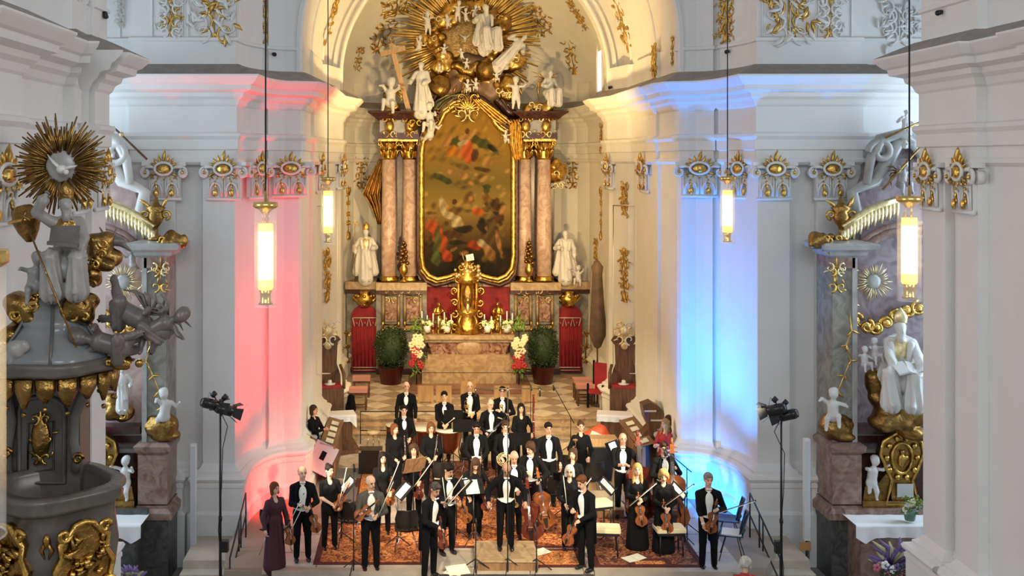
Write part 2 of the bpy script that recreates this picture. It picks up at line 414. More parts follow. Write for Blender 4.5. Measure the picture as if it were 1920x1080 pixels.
def sprig(mb, pts, rnd, gold, th=.014, L=.16):
    mb.use(gold); rib2(mb, pts, th, th * .6)
    for i in range(1, len(pts)):
        a = math.atan2(pts[i][1] - pts[i - 1][1], pts[i][0] - pts[i - 1][0])
        for sgn in (-1, 1): leaf2(mb, pts[i][0], pts[i][1], a + sgn * rnd.uniform(.5, 1.2), L * rnd.uniform(.7, 1.2), .3, sgn * .6)
# ================= the church itself =================
AX = 1.61
def mir(path): return [(2 * AX - x, y) for x, y in path][::-1]
NP = 9
curve = [(6.05 + .95 * math.sin(PI / 2 * i / NP), 22.0 + 1.9 * math.cos(PI / 2 * i / NP)) for i in range(NP, -1, -1)]
# a slim break in the middle of the curved corner
c2 = []
for i, (x, y) in enumerate(curve):
    t = PI / 2 * (NP - i) / NP; nx, ny = -math.sin(t), -math.cos(t)
    if i in (5,): c2 += [(x, y), (x - nx * .10, y - ny * .10)]
    elif i == 6: c2 += [(x - nx * .10, y - ny * .10), (x, y)]
    else: c2.append((x, y))
R_nave = [(14, 22.17), (9.12, 22.17), (9.12, 22.0), (8.24, 22.0), (8.24, 22.2), (7.66, 22.2), (7.66, 22.0)] + c2 + [(5.9, 23.95), (5.85, 24.1)]
R_chan = [(5.85, 25.7), (5.77, 25.7), (5.77, 28.3), (5.85, 28.3), (5.85, 28.95), (5.72, 29.05), (5.50, 30.1), (5.42, 30.3), (5.42, 30.9), (5.78, 31.1), (5.8, 32)]
R_apse = [(5.8, 34.4)] + [(1.61 + 4.19 * math.cos(a) ** .75, 34.4 + 3.1 * math.sin(a) ** .75) for a in (.25, .5, .75, 1.0, 1.25, 1.45)]
RIGHT = R_nave + R_chan + R_apse
FULL = RIGHT + [(AX, 37.5)] + mir(RIGHT)
REN = [({(8.24, 22.2): 8.23, (7.66, 22.2): 7.67}.get((x, y), x), 22.0 if y == 22.2 else y) for x, y in RIGHT]; FULLE = REN + [(AX, 37.5)] + mir(REN)
nN, nR = len(R_nave), len(RIGHT)
def sweep_part(mb, path, prof, i0, i1, mats):
    rows = [[(q.x, q.y, z) for q in offset_path(path, o)[i0:i1 + 1]] for o, z in prof]; n = i1 - i0 + 1; mb.smooth = False
    for i in range(len(rows) - 1):
        mb.use(mats[i] if i < len(mats) else mats[-1])
        mb.add(rows[i] + rows[i + 1], [(j, j + 1, n + j + 1, n + j) for j in range(n - 1)])
LOW = [(.26, -.8), (.26, .26), (.20, .32), (.20, .78), (.22, .80), (.22, .86), (.19, .90), (.24, .93), (.26, .98), (.23, 1.03), (.13, 1.07), (.13, 1.11), (.05, 1.16), (0, 1.24), (0, 7.44)]
ENT = [(0, 7.40), (.07, 7.46), (.07, 7.52), (.04, 7.54), (.04, 7.70), (.08, 7.72), (.08, 7.92), (.13, 7.99), (.13, 8.05), (.05, 8.08), (.05, 8.60), (.09, 8.64), (.13, 8.74), (.21, 8.80), (.23, 8.88), (.40, 8.93), (.42, 9.03), (.48, 9.06), (.57, 9.16), (.60, 9.20), (.60, 9.23), (.10, 9.47), (.02, 9.48)]
ATT = [(.02, 9.47), (.02, 9.94), (.06, 9.96), (.06, 10.02), (.02, 10.04), (.02, 15.5)]
ATC = [(.02, 9.47), (.02, 10.1)]
iC = nN - 1; iA = nR - 2; L_ = len(FULL) - 1
NW = PLASTER
walls = {}
def wallpiece(name, path, i0, i1, prof, m, label=None):
    mb = MB(); sweep_part(mb, path, prof, i0, i1, m); return struct(mb.build(name), label)
wallpiece('wall_right', FULL, 0, iC, LOW, [NW]); wallpiece('wall_left', FULL, L_ - iC, L_, LOW, [NW])
wallpiece('wall_chancel_right', FULL, iC, nR - 5, LOW, [STUCCO]); wallpiece('wall_chancel_left', FULL, L_ - nR + 5, L_ - iC, LOW, [STUCCO])
wallpiece('wall_back', FULL, nR - 5, L_ - nR + 5, LOW, [STUCCO])
em = [NW] * 20 + [DUSTY, NW]; ec = [STUCCO] * 20 + [DUSTY, STUCCO]
wallpiece('trim_1', FULLE, 0, iC, ENT, em, 'white moulded entablature with dusty sloping top'); wallpiece('trim_2', FULLE, L_ - iC, L_, ENT, em)
wallpiece('trim_3', FULLE, iC, L_ - iC, ENT, ec)
wallpiece('wall_upper_right', FULLE, 0, iC, ATT, [NW]); wallpiece('wall_upper_left', FULLE, L_ - iC, L_, ATT, [NW])
wallpiece('wall_upper_chancel', FULLE, iC, L_ - iC, ATC, [STUCCO])
# near piers
PR = [(8.61, 10.2), (8.61, 12.5), (8.45, 12.5), (8.45, 13.9), (8.61, 13.9), (8.61, 16.1), (8.45, 16.1), (8.45, 16.75), (8.60, 16.75), (8.60, 17.1), (8.45, 17.1), (8.45, 17.85), (14, 17.85)]
for nm, path in (('right', PR), ('left', mir(PR))):
    pe = [({(8.60, 16.75): 8.45, (8.60, 17.1): 8.45}.get((round(x, 2), y), {(round(2 * AX - 8.60, 2), 16.75): 2 * AX - 8.45, (round(2 * AX - 8.60, 2), 17.1): 2 * AX - 8.45}.get((round(x, 2), y), x)), y) for x, y in path]
    pe = [(x, y + (.01 * k if abs(x - path[k_][0]) > .01 else 0)) for k_, (x, y) in enumerate(pe) for k in ((1 if (k_ > 0 and pe[k_ - 1][1] == y) else -1),)]
    mb = MB(); sweep_part(mb, path, LOW, 0, len(path) - 1, [NW]); sweep_part(mb, pe, ENT + ATT[1:], 0, len(path) - 1, [NW] * 20 + [DUSTY] + [NW])
    struct(mb.build('wall_near_pier_' + nm), 'white plastered near pier with pilasters and heavy cornice')
# triumphal arch wall, its moulding, chancel vault, inner arch, apse vault
def arcpts(r, zc, n=36, cx=AX): return [(cx + r * math.cos(PI * i / n), zc + r * math.sin(PI * i / n)) for i in range(n + 1)]
r1, z1, r2, z2 = 4.24, 10.1, 3.81, 9.85
mb = MB(); mb.smooth = False; n = 36; A = arcpts(r1, z1)
for i in range(n):
    (xa, za), (xb, zb) = A[i], A[i + 1]
    mb.add([(xa, 23.95, za), (xb, 23.95, zb), (xb, 23.95, 15.5), (xa, 23.95, 15.5)], [(0, 1, 2, 3)])
mb.add([(5.85, 23.95, 9.4), (6.3, 23.95, 9.4), (6.3, 23.95, 15.5), (5.85, 23.95, 15.5)], [(0, 1, 2, 3)])
mb.add([(-2.63, 23.95, 9.4), (-3.1, 23.95, 9.4), (-3.1, 23.95, 15.5), (-2.63, 23.95, 15.5)], [(0, 1, 2, 3)])
struct(mb.build('wall_arch', NW), 'white triumphal arch wall between nave and chancel')
mb = MB(); pr = [(-.02, 0), (.02, -.06), (.10, -.07), (.12, -.03), (.17, -.03), (.19, 0)]
for sgn in (1,):
    rows = [[(AX + (r1 + dr) * math.cos(PI * i / n), 23.95 + dy, z1 + (r1 + dr) * math.sin(PI * i / n)) for i in range(n + 1)] for dr, dy in pr]
    rows = [[(r_[0][0], r_[0][1], 9.45)] + r_ + [(r_[-1][0], r_[-1][1], 9.45)] for r_ in rows]
    for a in range(len(rows) - 1): mb.add(rows[a] + rows[a + 1], [(j, j + 1, n + 3 + j + 1, n + 3 + j) for j in range(n + 2)])
mb.smooth = False; struct(mb.build('trim_4', NW), 'moulded edge of the big arch')
mb = MB(); mb.grid(lambda u, v: (AX + r1 * math.cos(PI * u), 23.95 + 6.6 * v, z1 + r1 * math.sin(PI * u)), 40, 4)
for y in (26.2, 29.2):
    mb.tube([(AX + r1 * math.cos(PI * i / n), y, z1 + r1 * math.sin(PI * i / n)) for i in range(n + 1)], .05, 6)
struct(mb.build('ceiling', STUCCO), 'curved chancel vault')
mb = MB(); mb.smooth = False; B = arcpts(r2, z2); A = arcpts(r1, z1)
A[0] = (5.9, 9.4); A[-1] = (-2.68, 9.4); B[0] = (B[0][0], 9.4); B[-1] = (B[-1][0], 9.4)
for i in range(n): mb.add([(A[i][0], 30.3, A[i][1]), (A[i + 1][0], 30.3, A[i + 1][1]), (B[i + 1][0], 30.3, B[i + 1][1]), (B[i][0], 30.3, B[i][1])], [(0, 1, 2, 3)])
for i in range(n): mb.add([(B[i][0], 30.3, B[i][1]), (B[i + 1][0], 30.3, B[i + 1][1]), (B[i + 1][0], 31, B[i + 1][1]), (B[i][0], 31, B[i][1])], [(0, 1, 2, 3)])
mb.smooth = True; mb.tube([(x, 30.28, z) for x, z in B], .07, 6); mb.tube([(AX + (r2 + .22) * math.cos(PI * i / n), 30.28, z2 + (r2 + .22) * math.sin(PI * i / n)) for i in range(n + 1)], .035, 6)
struct(mb.build('wall_inner_arch', STUCCO), 'inner arch in front of the apse')
plan = [FULL[i] for i in range(nR - 8, L_ - nR + 9)]
mb = MB(); rows = []
for j in range(11):
    f = PI / 2 * j / 10; rows += [[(AX + (x - AX) * math.cos(f), 31 + (y - 31) * math.cos(f), 10.0 + 4.3 * math.sin(f)) for x, y in plan]]
for a in range(10): mb.add(rows[a] + rows[a + 1], [(j, j + 1, len(plan) + j + 1, len(plan) + j) for j in range(len(plan) - 1)])
struct(mb.build('ceiling_apse', STUCCO), 'curved vault of the apse')
# narrow apse windows, blue-white daylight behind glass, in their reveals
WINL = mat('daylit_window_glass', (.75, .82, .9), .3, emit=.75, ecol=(.80, .88, 1))
for i, (sx) in enumerate((1, -1)):
    X = AX + sx * 4.10
    mb = MB(); mb.smooth = False
    t = [(-.42, 9.62), (.42, 9.62), (.42, 10.6)] + [(.42 * math.cos(a), 10.6 + .75 * math.sin(a)) for a in (.4, .8, 1.2, 1.57, 1.94, 2.34, 2.74)] + [(-.42, 10.6)]
    mb.prism([(33.3 + a * 1.2, b) for a, b in t], X - .02 * sx, X + .05 * sx, 'x'); wi = struct(mb.build('window_%d' % (i + 1), WINL), 'narrow daylit apse window')
    fr = MB(); fr.tube([(X - .03 * sx, 33.3 + a * 1.25, b) for a, b in t], .05, 6, closed=True); fr.build('window_frame', STUCCO, wi)
# wall panels in low relief on the upper walls and corner piers
def panel(mb, x0, x1, z0, z1, y, th=.025):
    mb.tube([(x0, y, z0), (x1, y, z0), (x1, y, z1), (x0, y, z1)], th, 4, closed=True)
mb = MB()
for pts in ([(1300, 185), (1325, 160), (1330, 0)], [(1408, 140), (1400, 165), (1408, -5)]): pass
for (a, b) in ((224, 272), (288, 345), (355, 447), (1425, 1478), (1482, 1523), (1530, 1592), (1603, 1700)):
    panel(mb, sX(a, 22.1), sX(b, 22.1), sZ(70, 22.1), 15.4, 22.14 if not (1520 < a < 1600 or 1420 < a < 1470 or 355 <= a < 400 or 280 < a < 300) else 21.97, .02)
struct(mb.build('trim_5', NW), 'thin moulded panel frames on the upper wall')
# long panels in the chancel side strips and edges
mb = MB()
def strip(px0, px1, py0, py1, Y, x_of=None):
    mb.tube([P(px0, py0, Y), P(px1, py0, Y), P(px1, py1, Y), P(px0, py1, Y)], .022, 4, closed=True)
# ---------------- floors ----------------
def tiles(parent, x0, x1, y0, y1, z, size, mats_, rot=0, gap=.012, inside=None, h=.02, seed=3):
    r = random.Random(seed); me = []
    for m_ in mats_:
        t = MB(); s_ = size / 2 - gap; t.smooth = False
        t.prism([(-s_, -s_), (s_, -s_), (s_, s_), (-s_, s_)], -.02, h, 'z'); o = t.build('tile', m_); me.append(o.data); bpy.data.objects.remove(o)
    cx, cy = (x0 + x1) / 2, (y0 + y1) / 2; N = int(max(x1 - x0, y1 - y0) / size) + 2; k = 0
    for i in range(-N, N + 1):
        for j in range(-N, N + 1):
            x = cx + (i * math.cos(rot) - j * math.sin(rot)) * size; y = cy + (i * math.sin(rot) + j * math.cos(rot)) * size
            e = size * .5
            if x < x0 + e * .7 or x > x1 - e * .7 or y < y0 + e * .7 or y > y1 - e * .7 or (inside and not inside(x, y)): continue
            o = link('tile', me[(i + j) % len(mats_)], parent, (x, y, z)); o.rotation_euler = (0, 0, rot); k += 1
    return k
ST1 = mat('beige_floor_stone', (.70, .58, .42), .45, var=.2, vs=3); ST2 = mat('brown_floor_stone', (.44, .32, .21), .45, var=.25, vs=3); ST3 = mat('grey_floor_stone', (.52, .45, .36), .5, var=.2, vs=2)
ST4 = mat('joint_stone', (.30, .24, .18), .7)
mb = MB(); mb.box(-16, 18, -3, 24.2, -1.0, -.8); struct(mb.build('floor', mat('nave_floor_stone', (.32, .29, .26), .6, var=.2, vs=2)))
mb = MB(); mb.use(ST4); SB = [(-3.55, 19.5), (6.35, 19.5), (6.9, 20.6), (6.9, 22.3), (6.0, 24.2), (5.8, 30.6), (-2.6, 30.6), (-2.8, 24.2), (-3.7, 22.3), (-3.7, 20.6)]
mb.prism(SB, -.82, -.012, 'z'); stage = struct(mb.build('floor_stage'), 'raised stone floor under the orchestra')
tiles(stage, -3.6, 6.7, 19.5, 24.2, -.018, .98, [ST3], 0, seed=5, inside=lambda x, y: y < 22.6 or (-2.2 < x < 5.5))
tiles(stage, -2.5, 5.8, 24.2, 29.1, -.018, .80, [ST1, ST3], PI / 4)
mb = MB(); mb.use(ST4); mb.prism([(-2.45, 29.4), (5.7, 29.4), (5.5, 30.4), (5.8, 31.2), (5.8, 34.4), (4.9, 37), (AX, 37.6), (-1.7, 37), (-2.58, 34.4), (-2.58, 31.2), (-2.3, 30.4)], -.1, .388, 'z'); chf = struct(mb.build('floor_chancel'), 'chancel floor of beige and brown stone diamonds')
tiles(chf, -2.3, 5.5, 29.6, 35.9, .382, .66, [ST1, ST2], PI / 4)
mb = MB(); mb.use(ST1)
for i, (y0, z) in enumerate(((28.72, .135), (29.05, .27), (29.37, .40))): mb.box(-2.5, 5.74, y0, 29.62, -.05 if i == 0 else .13 * i, z); mb.box(-2.5, 5.74, y0 - .03, y0 + .02, z - .03, z + .006)
struct(mb.build('trim_6', OCHM), 'three low stone steps up to the chancel')
mb = MB(); mb.use(mat('stage_edge_board', (.50, .42, .33), .5, var=.2, vs=3)); mb.box(-2.65, .22, 19.30, 19.5, -.10, .05); mb.box(3.2, 5.7, 19.30, 19.5, -.10, .05)
struct(mb.build('trim_7'), 'pale boards along the front edge of the stage')
# ================= capitals, wall ornaments, pendant lamps =================
bpy.context.view_layer.update(); DG = bpy.context.evaluated_depsgraph_get()
def hit(px, py):
    d = (P(px, py, 10) - Vector((0, 0, CH))).normalized()
    ok, loc, nrm, *_ = sc.ray_cast(DG, (0, 0, CH), d)
    if not ok: return P(px, py, 30), Vector((0, -1, 0))
    if nrm.dot(d) > 0: nrm = -nrm
    return loc, nrm
rnd = random.Random(11)
def make_capital(label):
    """0.8 wide, 0.78 high, faces -Y, origin at the middle of the lower rim on the wall"""
    t = thing('pilaster_capital', label, 'capital', group=None)
    b = MB().use(PLASTER); b.smooth = False
    b.box(-.36, .36, -.06, .05, .03, .50)
    b.smooth = True; b.tube([(-.39, -.05, .02), (.39, -.05, .02)], .035, 8); b.build('bell', None, t)
    for sx in (-1, 1):       # two arched flutes framing gilded bell flowers
        f = MB().use(WHITE)
        pts = [(sx * .18 - .12, -.085, .06)] + [(sx * .18 + .12 * math.cos(a), -.095, .20 + .12 * math.sin(a) * 1.2) for a in (PI, 2.5, 1.9, 1.25, .65, 0)] + [(sx * .18 + .12, -.085, .06)]
        f.tube(pts, .026, 6); f.tube([(sx * .18 - .15, -.08, .06), (sx * .18 - .15, -.09, .44)], .02, 5); f.tube([(sx * .18 + .15, -.08, .06), (sx * .18 + .15, -.09, .44)], .02, 5)
        fo = f.build('flute', None, t)
        g = MB().use(GOLD); g.ball((sx * .18, -.10, .14), (.06, .035, .08), 8)
        for k in range(3): leaf2(g, sx * .18, .40 - .07 * k, -PI / 2 + (k - 1) * .4, .13, .34, 0)
        for v in range(len(g.v)): g.v[v] = (g.v[v][0], g.v[v][1] - .09 if g.v[v][1] > -.06 else g.v[v][1] - .04, g.v[v][2])
        g.build('bell_flower', None, fo)
        v = MB().use(WHITE)
        for rr in (.115, .065): v.tube([(x, -.12, z) for x, z in spiral(sx * .42, .56, rr, .95, PI / 2, -sx, 16, .5)], .03 if rr > .1 else .022, 6)
        v.tube([(sx * .12, -.10, .63), (sx * .28, -.12, .68), (sx * .42, -.13, .675)], [.03, .035, .04], 6)
        v.lathe([(.10, -.10), (.105, .02)], 12, (sx * .42, -.02, .56), rotx(PI / 2)); v.use(GOLD); v.ball((sx * .42, -.15, .56), .035, 8); v.build('volute', None, t)
    a = MB().use(PLASTER); a.smooth = False; a.prism([(-.50, -.14), (-.3, -.09), (.3, -.09), (.50, -.14), (.47, .08), (-.47, .08)], .70, .78, 'z'); a.build('abacus', None, t)
    c = MB().use(WHITE); c.tube([(.20 * math.cos(x), -.16, .64 + .13 * math.sin(x)) for x in [2 * PI * i / 14 for i in range(14)]], .03, 6, closed=True)
    c.use(GOLD); c.ball((0, -.14, .63), (.16, .07, .10), 12)
    for sx in (-1, 1): c.tube([(sx * .18, -.16, .56), (sx * .30, -.15, .50), (sx * .22, -.14, .44)], [.02, .035, .012], 6)
    for k in range(7):
        an = PI * (k + .5) / 7; leaf2(c, .15 * math.cos(an), .68 + .09 * math.sin(an), an, .17 if k != 3 else .26, .34, .4 * (1 if an < PI / 2 else -1))
    for k in range(5): leaf2(c, -.24 + .12 * k, .50, -PI / 2 + (k - 2) * .35, .10, .4, 0)
    for i in range(len(c.v)):
        if c.v[i][1] > -.1: c.v[i] = (c.v[i][0], c.v[i][1] - .13, c.v[i][2])
    c.build('cartouche', None, t); return t
cap0 = None
caps = [(310, 22.0, .90, 0, 'white and gold capital on the pilaster behind the left altar urn'),
        (421, 22.0, .92, 0, 'white and gold capital half white and half rosy beside the pink corner'),
        (481, 22.85, .72, 1.0, 'narrow turned capital in rosy light above the big left lantern'), (543, 23.78, 1.05, .28, 'rosy lit capital at the chancel edge of the pink corner pier'),
        (1312, 23.75, 1.05, -.28, 'bluish lit capital at the chancel edge of the blue corner pier'), (1392, 22.80, .78, -1.0, 'turned capital in blue light right of the small right lantern'),
        (1450, 22.0, .92, 0, 'white and gold capital half lit blue right of the blue corner'), (1556, 22.0, .90, 0, 'white and gold capital above the urn of the right side altar')]
for i, (px, Y, wd, rz, lab) in enumerate(caps):
    if cap0 is None: cap0 = make_capital(lab); o = cap0
    else: o = copy_tree(cap0, label=lab)
    o.location = (sX(px, Y), Y - .01, 6.68); o.rotation_euler = (0, 0, rz); o.scale = (wd, 1, 1)
for (x, y, wd, rz, lab) in ((8.45, 16.42, .80, -PI / 2, 'gilded capital on the wider pilaster of the right near pier'), (8.45, 17.48, .86, -PI / 2, 'gilded capital on the far pilaster of the right near pier'),
                            (-5.23, 16.42, .80, PI / 2, 'rosy shaded capital right of the gold sunburst above the pulpit'), (-5.23, 17.48, .86, PI / 2, 'shaded capital at the outer edge of the left near pier'),
                            (-5.23, 13.2, 1.4, PI / 2, 'large capital cut by the left picture edge above the lantern tube'),
                            (5.77, 27.0, 1.3, -PI / 2, 'cream and gold capital on the right chancel side pilaster'), (5.44, 30.15, .6, -1.25, 'small capital at the right inner arch of the chancel'),
                            (-2.22, 30.15, .6, 1.25, 'small capital at the left inner arch of the chancel'), (-2.55, 27.0, 1.3, PI / 2, 'capital on the left chancel side pilaster behind the pink corner')):
    o = copy_tree(cap0, label=lab); o.location = (x, y, 6.68); o.rotation_euler = (0, 0, rz); o.scale = (wd, 1, 1)
# --- flat ornaments fixed to walls and vaults: px, py, width px, height px, kind
def place_orn(px, py, build, name, label, cat='ornament', sc_=None, tilt=0):
    loc, nrm = hit(px, py); mb = MB(); s = loc.y / F0; build(mb, s); o = mb.build(name)
    u = Vector((0, 0, 1)); u = (u - nrm * u.dot(nrm)).normalized(); x = u.cross(nrm) ; y = -nrm
    o.matrix_world = Matrix.Translation(loc + nrm * .015) @ Matrix((( -x.x, y.x, u.x, 0), (-x.y, y.y, u.y, 0), (-x.z, y.z, u.z, 0), (0, 0, 0, 1))).to_4x4() @ Matrix.Rotation(tilt, 4, 'Y')
    return tag(o, label, cat)
def roc(w_, h_, g=GOLD, p=STUCCO, dens=1, th=.02, seed=1, pg=.7): return lambda mb, s: rocaille(mb, w_ * s * 1.15, h_ * s * 1.1, random.Random(seed), g, p, th, dens, pg)
PG = mat('ornament_gold', (.72, .45, .12), .38, .85, var=.35, vs=14)
G2 = STUCCO
O = [(1172, 515, 40, 92, 'gold medallion of tendrils on the right chancel strip'), (612, 515, 40, 92, 'gold medallion of tendrils on the left chancel strip'),
     (1172, 372, 34, 50, 'small gold spray near the top of the right chancel strip'), (612, 372, 30, 46, 'small gold spray behind the small left lantern'),
     (1075, 325, 28, 50, 'gold scroll ornament beside the right gold sculpture of the high altar'), (676, 325, 28, 50, 'gold scroll ornament left of the high altar columns'),
     (1228, 118, 42, 56, 'gold shell ornament on the right chancel vault'), (1168, 45, 72, 110, 'large gold and white cartouche on the right side of the vault'),
     (622, 30, 60, 110, 'large gold and white cartouche on the left side of the vault'), (1262, 95, 12, 50, 'slim gold drop beside the big arch on the right'),
     (1070, 95, 34, 90, 'gold tendrils on the apse vault right of the gilded rays'), (1085, 30, 40, 60, 'gold tendrils at the top right of the apse vault'),
     (1010, 40, 40, 66, 'gold tendrils beside the upper right gilded rays'), (715, 60, 50, 80, 'gold tendrils on the apse vault left of the gilded rays'),
     (668, 120, 24, 60, 'gold drop on the apse vault above the left altar angel'), (745, 15, 60, 40, 'gold tendrils at the top left of the apse vault'),
     (1128, 400, 16, 90, 'gold chain of leaves on the right inner arch edge'), (652, 400, 14, 90, 'gold chain of leaves on the left inner arch edge'), (1118, 475, 26, 50, 'gold flame ornament beside the right brown statue'),
     (1128, 250, 22, 70, 'gold scroll on the cornice of the right apse side')]
for i, (px, py, a, b, lab) in enumerate(O):
    place_orn(px, py, roc(a, b, PG, WHITE if b > 100 else PG, 1.9 if b > 60 else 1.4, .028, i), 'gold_ornament', lab)
O = [(320, 32, 46, 66, 'white stucco drop with gold leaf high on the left wall'), (402, 30, 80, 76, 'large white cartouche with gold scrolls high on the left wall'), (500, 30, 44, 90, 'gold flower spray behind the big left lantern cord'),
     (1362, 30, 44, 90, 'gold flower spray behind the small right lantern cord'), (1478, 30, 84, 78, 'large white cartouche with gold scrolls high on the right wall'), (1556, 32, 46, 66, 'white stucco drop with gold leaf high on the right wall'),
     (1685, 42, 66, 60, 'pierced white stucco palmette behind the big right lantern cord'), (225, 25, 20, 50, 'white stucco scroll at the edge of the left near pier')]
for i, (px, py, a, b, lab) in enumerate(O):
    gold = i in (2, 3)
    place_orn(px, py, roc(a, b, PG if gold or i in (0, 1, 4, 5) else WHITE, PG if gold else WHITE, 2.0, .03, 40 + i, .9 if gold else .35), 'stucco_ornament', lab)
# raised panel frames on chancel strips
for (a, b, c_, d, lab) in ((1150, 1192, 385, 600, 1), (593, 633, 385, 600, 1)):
    mb = MB(); pts = [hit(x, y)[0] + Vector((0, -.02, 0)) for x, y in ((a, c_), (b, c_), (b, 470), (b, 560), (b, 700), (a, 700), (a, 560), (a, 470))]
    mb.tube(pts, .02, 5, closed=True); struct(mb.build('trim_8' if a > 1000 else 'trim_9', STUCCO))
# ---------------- pendant lanterns ----------------
GLASS = mat('clear_lantern_glass', (.95, .93, .88), .03, alpha=.16)
LITG = mat('glowing_lantern_cylinder', (1, .8, .4), .4, emit=1.7, ecol=(1, .46, .03)); LITC = mat('glowing_lantern_core', (1, .9, .6), .4, emit=3.2, ecol=(1, .66, .20))
BRZ = mat('brass_lantern_cap', (.80, .52, .16), .25, .9)
def make_lantern(label):
    """origin at the top disc centre, hangs down 0.98 m"""
    t = thing('pendant_lantern', label, 'lamp', group=None)
    m = MB().use(METAL); m.tube([(0, 0, .02), (0, 0, 7.2)], .008, 6); m.build('cord', None, t)
    m = MB().use(BRZ); m.lathe([(.0, .12), (.012, .12), (.015, .02), (.115, .015), (.12, -.02), (.115, -.03), (.06, -.06), (.035, -.09), (0, -.09)], 24); m.build('cap', None, t)
    m = MB().use(BRZ)
    for a in (0.5, 2.6, 4.7): m.tube([(.035 * math.cos(a), .035 * math.sin(a), -.05), (.035 * math.cos(a), .035 * math.sin(a), -.22)], .004, 5)
    m.build('rod', None, t)
    m = MB().use(LITG); m.lathe([(0, -.19), (.07, -.19), (.072, -.26), (.072, -.27)], 20); m.lathe([(.073, -.72), (.073, -.80), (.06, -.82), (0, -.82)], 20)
    m.use(LITC); m.lathe([(.0725, -.26), (.0725, -.73)], 20); m.build('glowing_cylinder', None, t)
    m = MB().use(BRZ); m.lathe([(.066, -.80), (.05, -.86), (.05, -.93), (.07, -.955), (0, -.955)], 20); m.build('base', None, t)
    m = MB().use(GLASS); m.lathe([(.108, -.04), (.108, -.975)], 28); m.f = m.f[:-2]; m.m = m.m[:-2]; m.sm = m.sm[:-2]; m.tube([(.108 * math.cos(a), .108 * math.sin(a), -.975) for a in [2 * PI * i / 24 for i in range(24)]], .005, 4, closed=True); m.build('glass_tube', None, t)
    return t
L0 = make_lantern('big glowing lantern hanging in front of the pink corner pier')
L0.location = P(498, 382, 10.15)
for px, py, Y, lab in ((1705, 371, 10.15, 'big glowing lantern hanging in front of the right near pier'), (615, 334, 15.9, 'small glowing lantern hanging in front of the left chancel strip'), (1364, 333, 15.9, 'small glowing lantern hanging in front of the blue corner pier'),
                       (-50, 478, 3.70, 'lantern tube cut by the left picture edge')):
    copy_tree(L0, loc=P(px, py, Y), label=lab)
# small black wall cameras / sensors
for px, py, lab in ((196, 22, 'small black camera on the left near pier'), (512, 101, 'small dark sensor on the wall above the pink cornice'), (1366, 96, 'small dark sensor on the wall above the blue cornice'), (1766, 22, 'small black camera on the right near pier'), (1147, 163, 'small black camera above the right chancel cornice')):
    loc, nr = hit(px, py); t = thing('wall_camera', lab, 'camera', loc); m = MB().use(METAL); R_ = frame(nr + Vector((0, -.6, -.3))); m.lathe([(0, -.02), (.02, -.02), (.02, .05)], 8, (0, 0, 0), frame(nr)); m.build('bracket', None, t)
    m = MB().use(LEATHER); m.lathe([(0, .02), (.04, .02), (.045, .12), (0, .12)], 12, (0, 0, 0), R_); m.ball(R_ @ Vector((0, 0, .12)), .025, 8); m.build('lens', None, t)
# ================= people =================
V3 = Vector
def hair_mat(n, c): return mat('hair_' + n, c, .7, var=.4, vs=30, spec=.15)
HM = {'black': hair_mat('black', (.012, .009, .008)), 'brown': hair_mat('brown', (.07, .035, .018)), 'auburn': hair_mat('auburn', (.17, .06, .025)), 'blond': hair_mat('blond', (.42, .25, .09)),
      'grey': hair_mat('grey', (.30, .27, .23)), 'white': hair_mat('white', (.62, .58, .50)), 'darkgrey': hair_mat('dark_grey', (.08, .068, .06))}
def hand(mb, w_, d, side, m_, curl=.9, n=(0, -1, 0)):
    """palm is in the body field; five fingers joined on at the palm, the thumb from its side"""
    d = V3(d).normalized(); n = V3(n); n = (n - d * n.dot(d)); n = n.normalized() if n.length > .05 else d.orthogonal().normalized(); s_ = d.cross(n)
    mb.use(m_)
    for i, (off, L) in enumerate(((-.030, .066), (-.010, .078), (.010, .073), (.029, .058))):
        p = w_ + d * .075 + s_ * off; pts = [p]; a = 0
        for j in range(3):
            a += curl * (.5 if j == 0 else .75); p = p + (d * math.cos(a) + n * math.sin(a)) * L * (.42, .32, .26)[j]; pts.append(p)
        mb.tube(pts, [.0105, .010, .009, .0065], 5)
    p = w_ + d * .022 + s_ * side * .032
    mb.tube([p, p + d * .025 + s_ * side * .022 + n * .01, p + d * .052 + s_ * side * .020 + n * .026], [.013, .0115, .008], 5)
def ik(S, T, pole, L1=.285, L2=.255):
    v = T - S; D = min(v.length, L1 + L2 - .005); u = v.normalized(); T = S + u * D
    a = (L1 * L1 - L2 * L2 + D * D) / (2 * D); h = math.sqrt(max(0, L1 * L1 - a * a)); p = V3(pole); p = p - u * p.dot(u)
    p = p.normalized() if p.length > 1e-3 else V3((0, 1, 0)); return S + u * a + p * h, T
FIG = {}
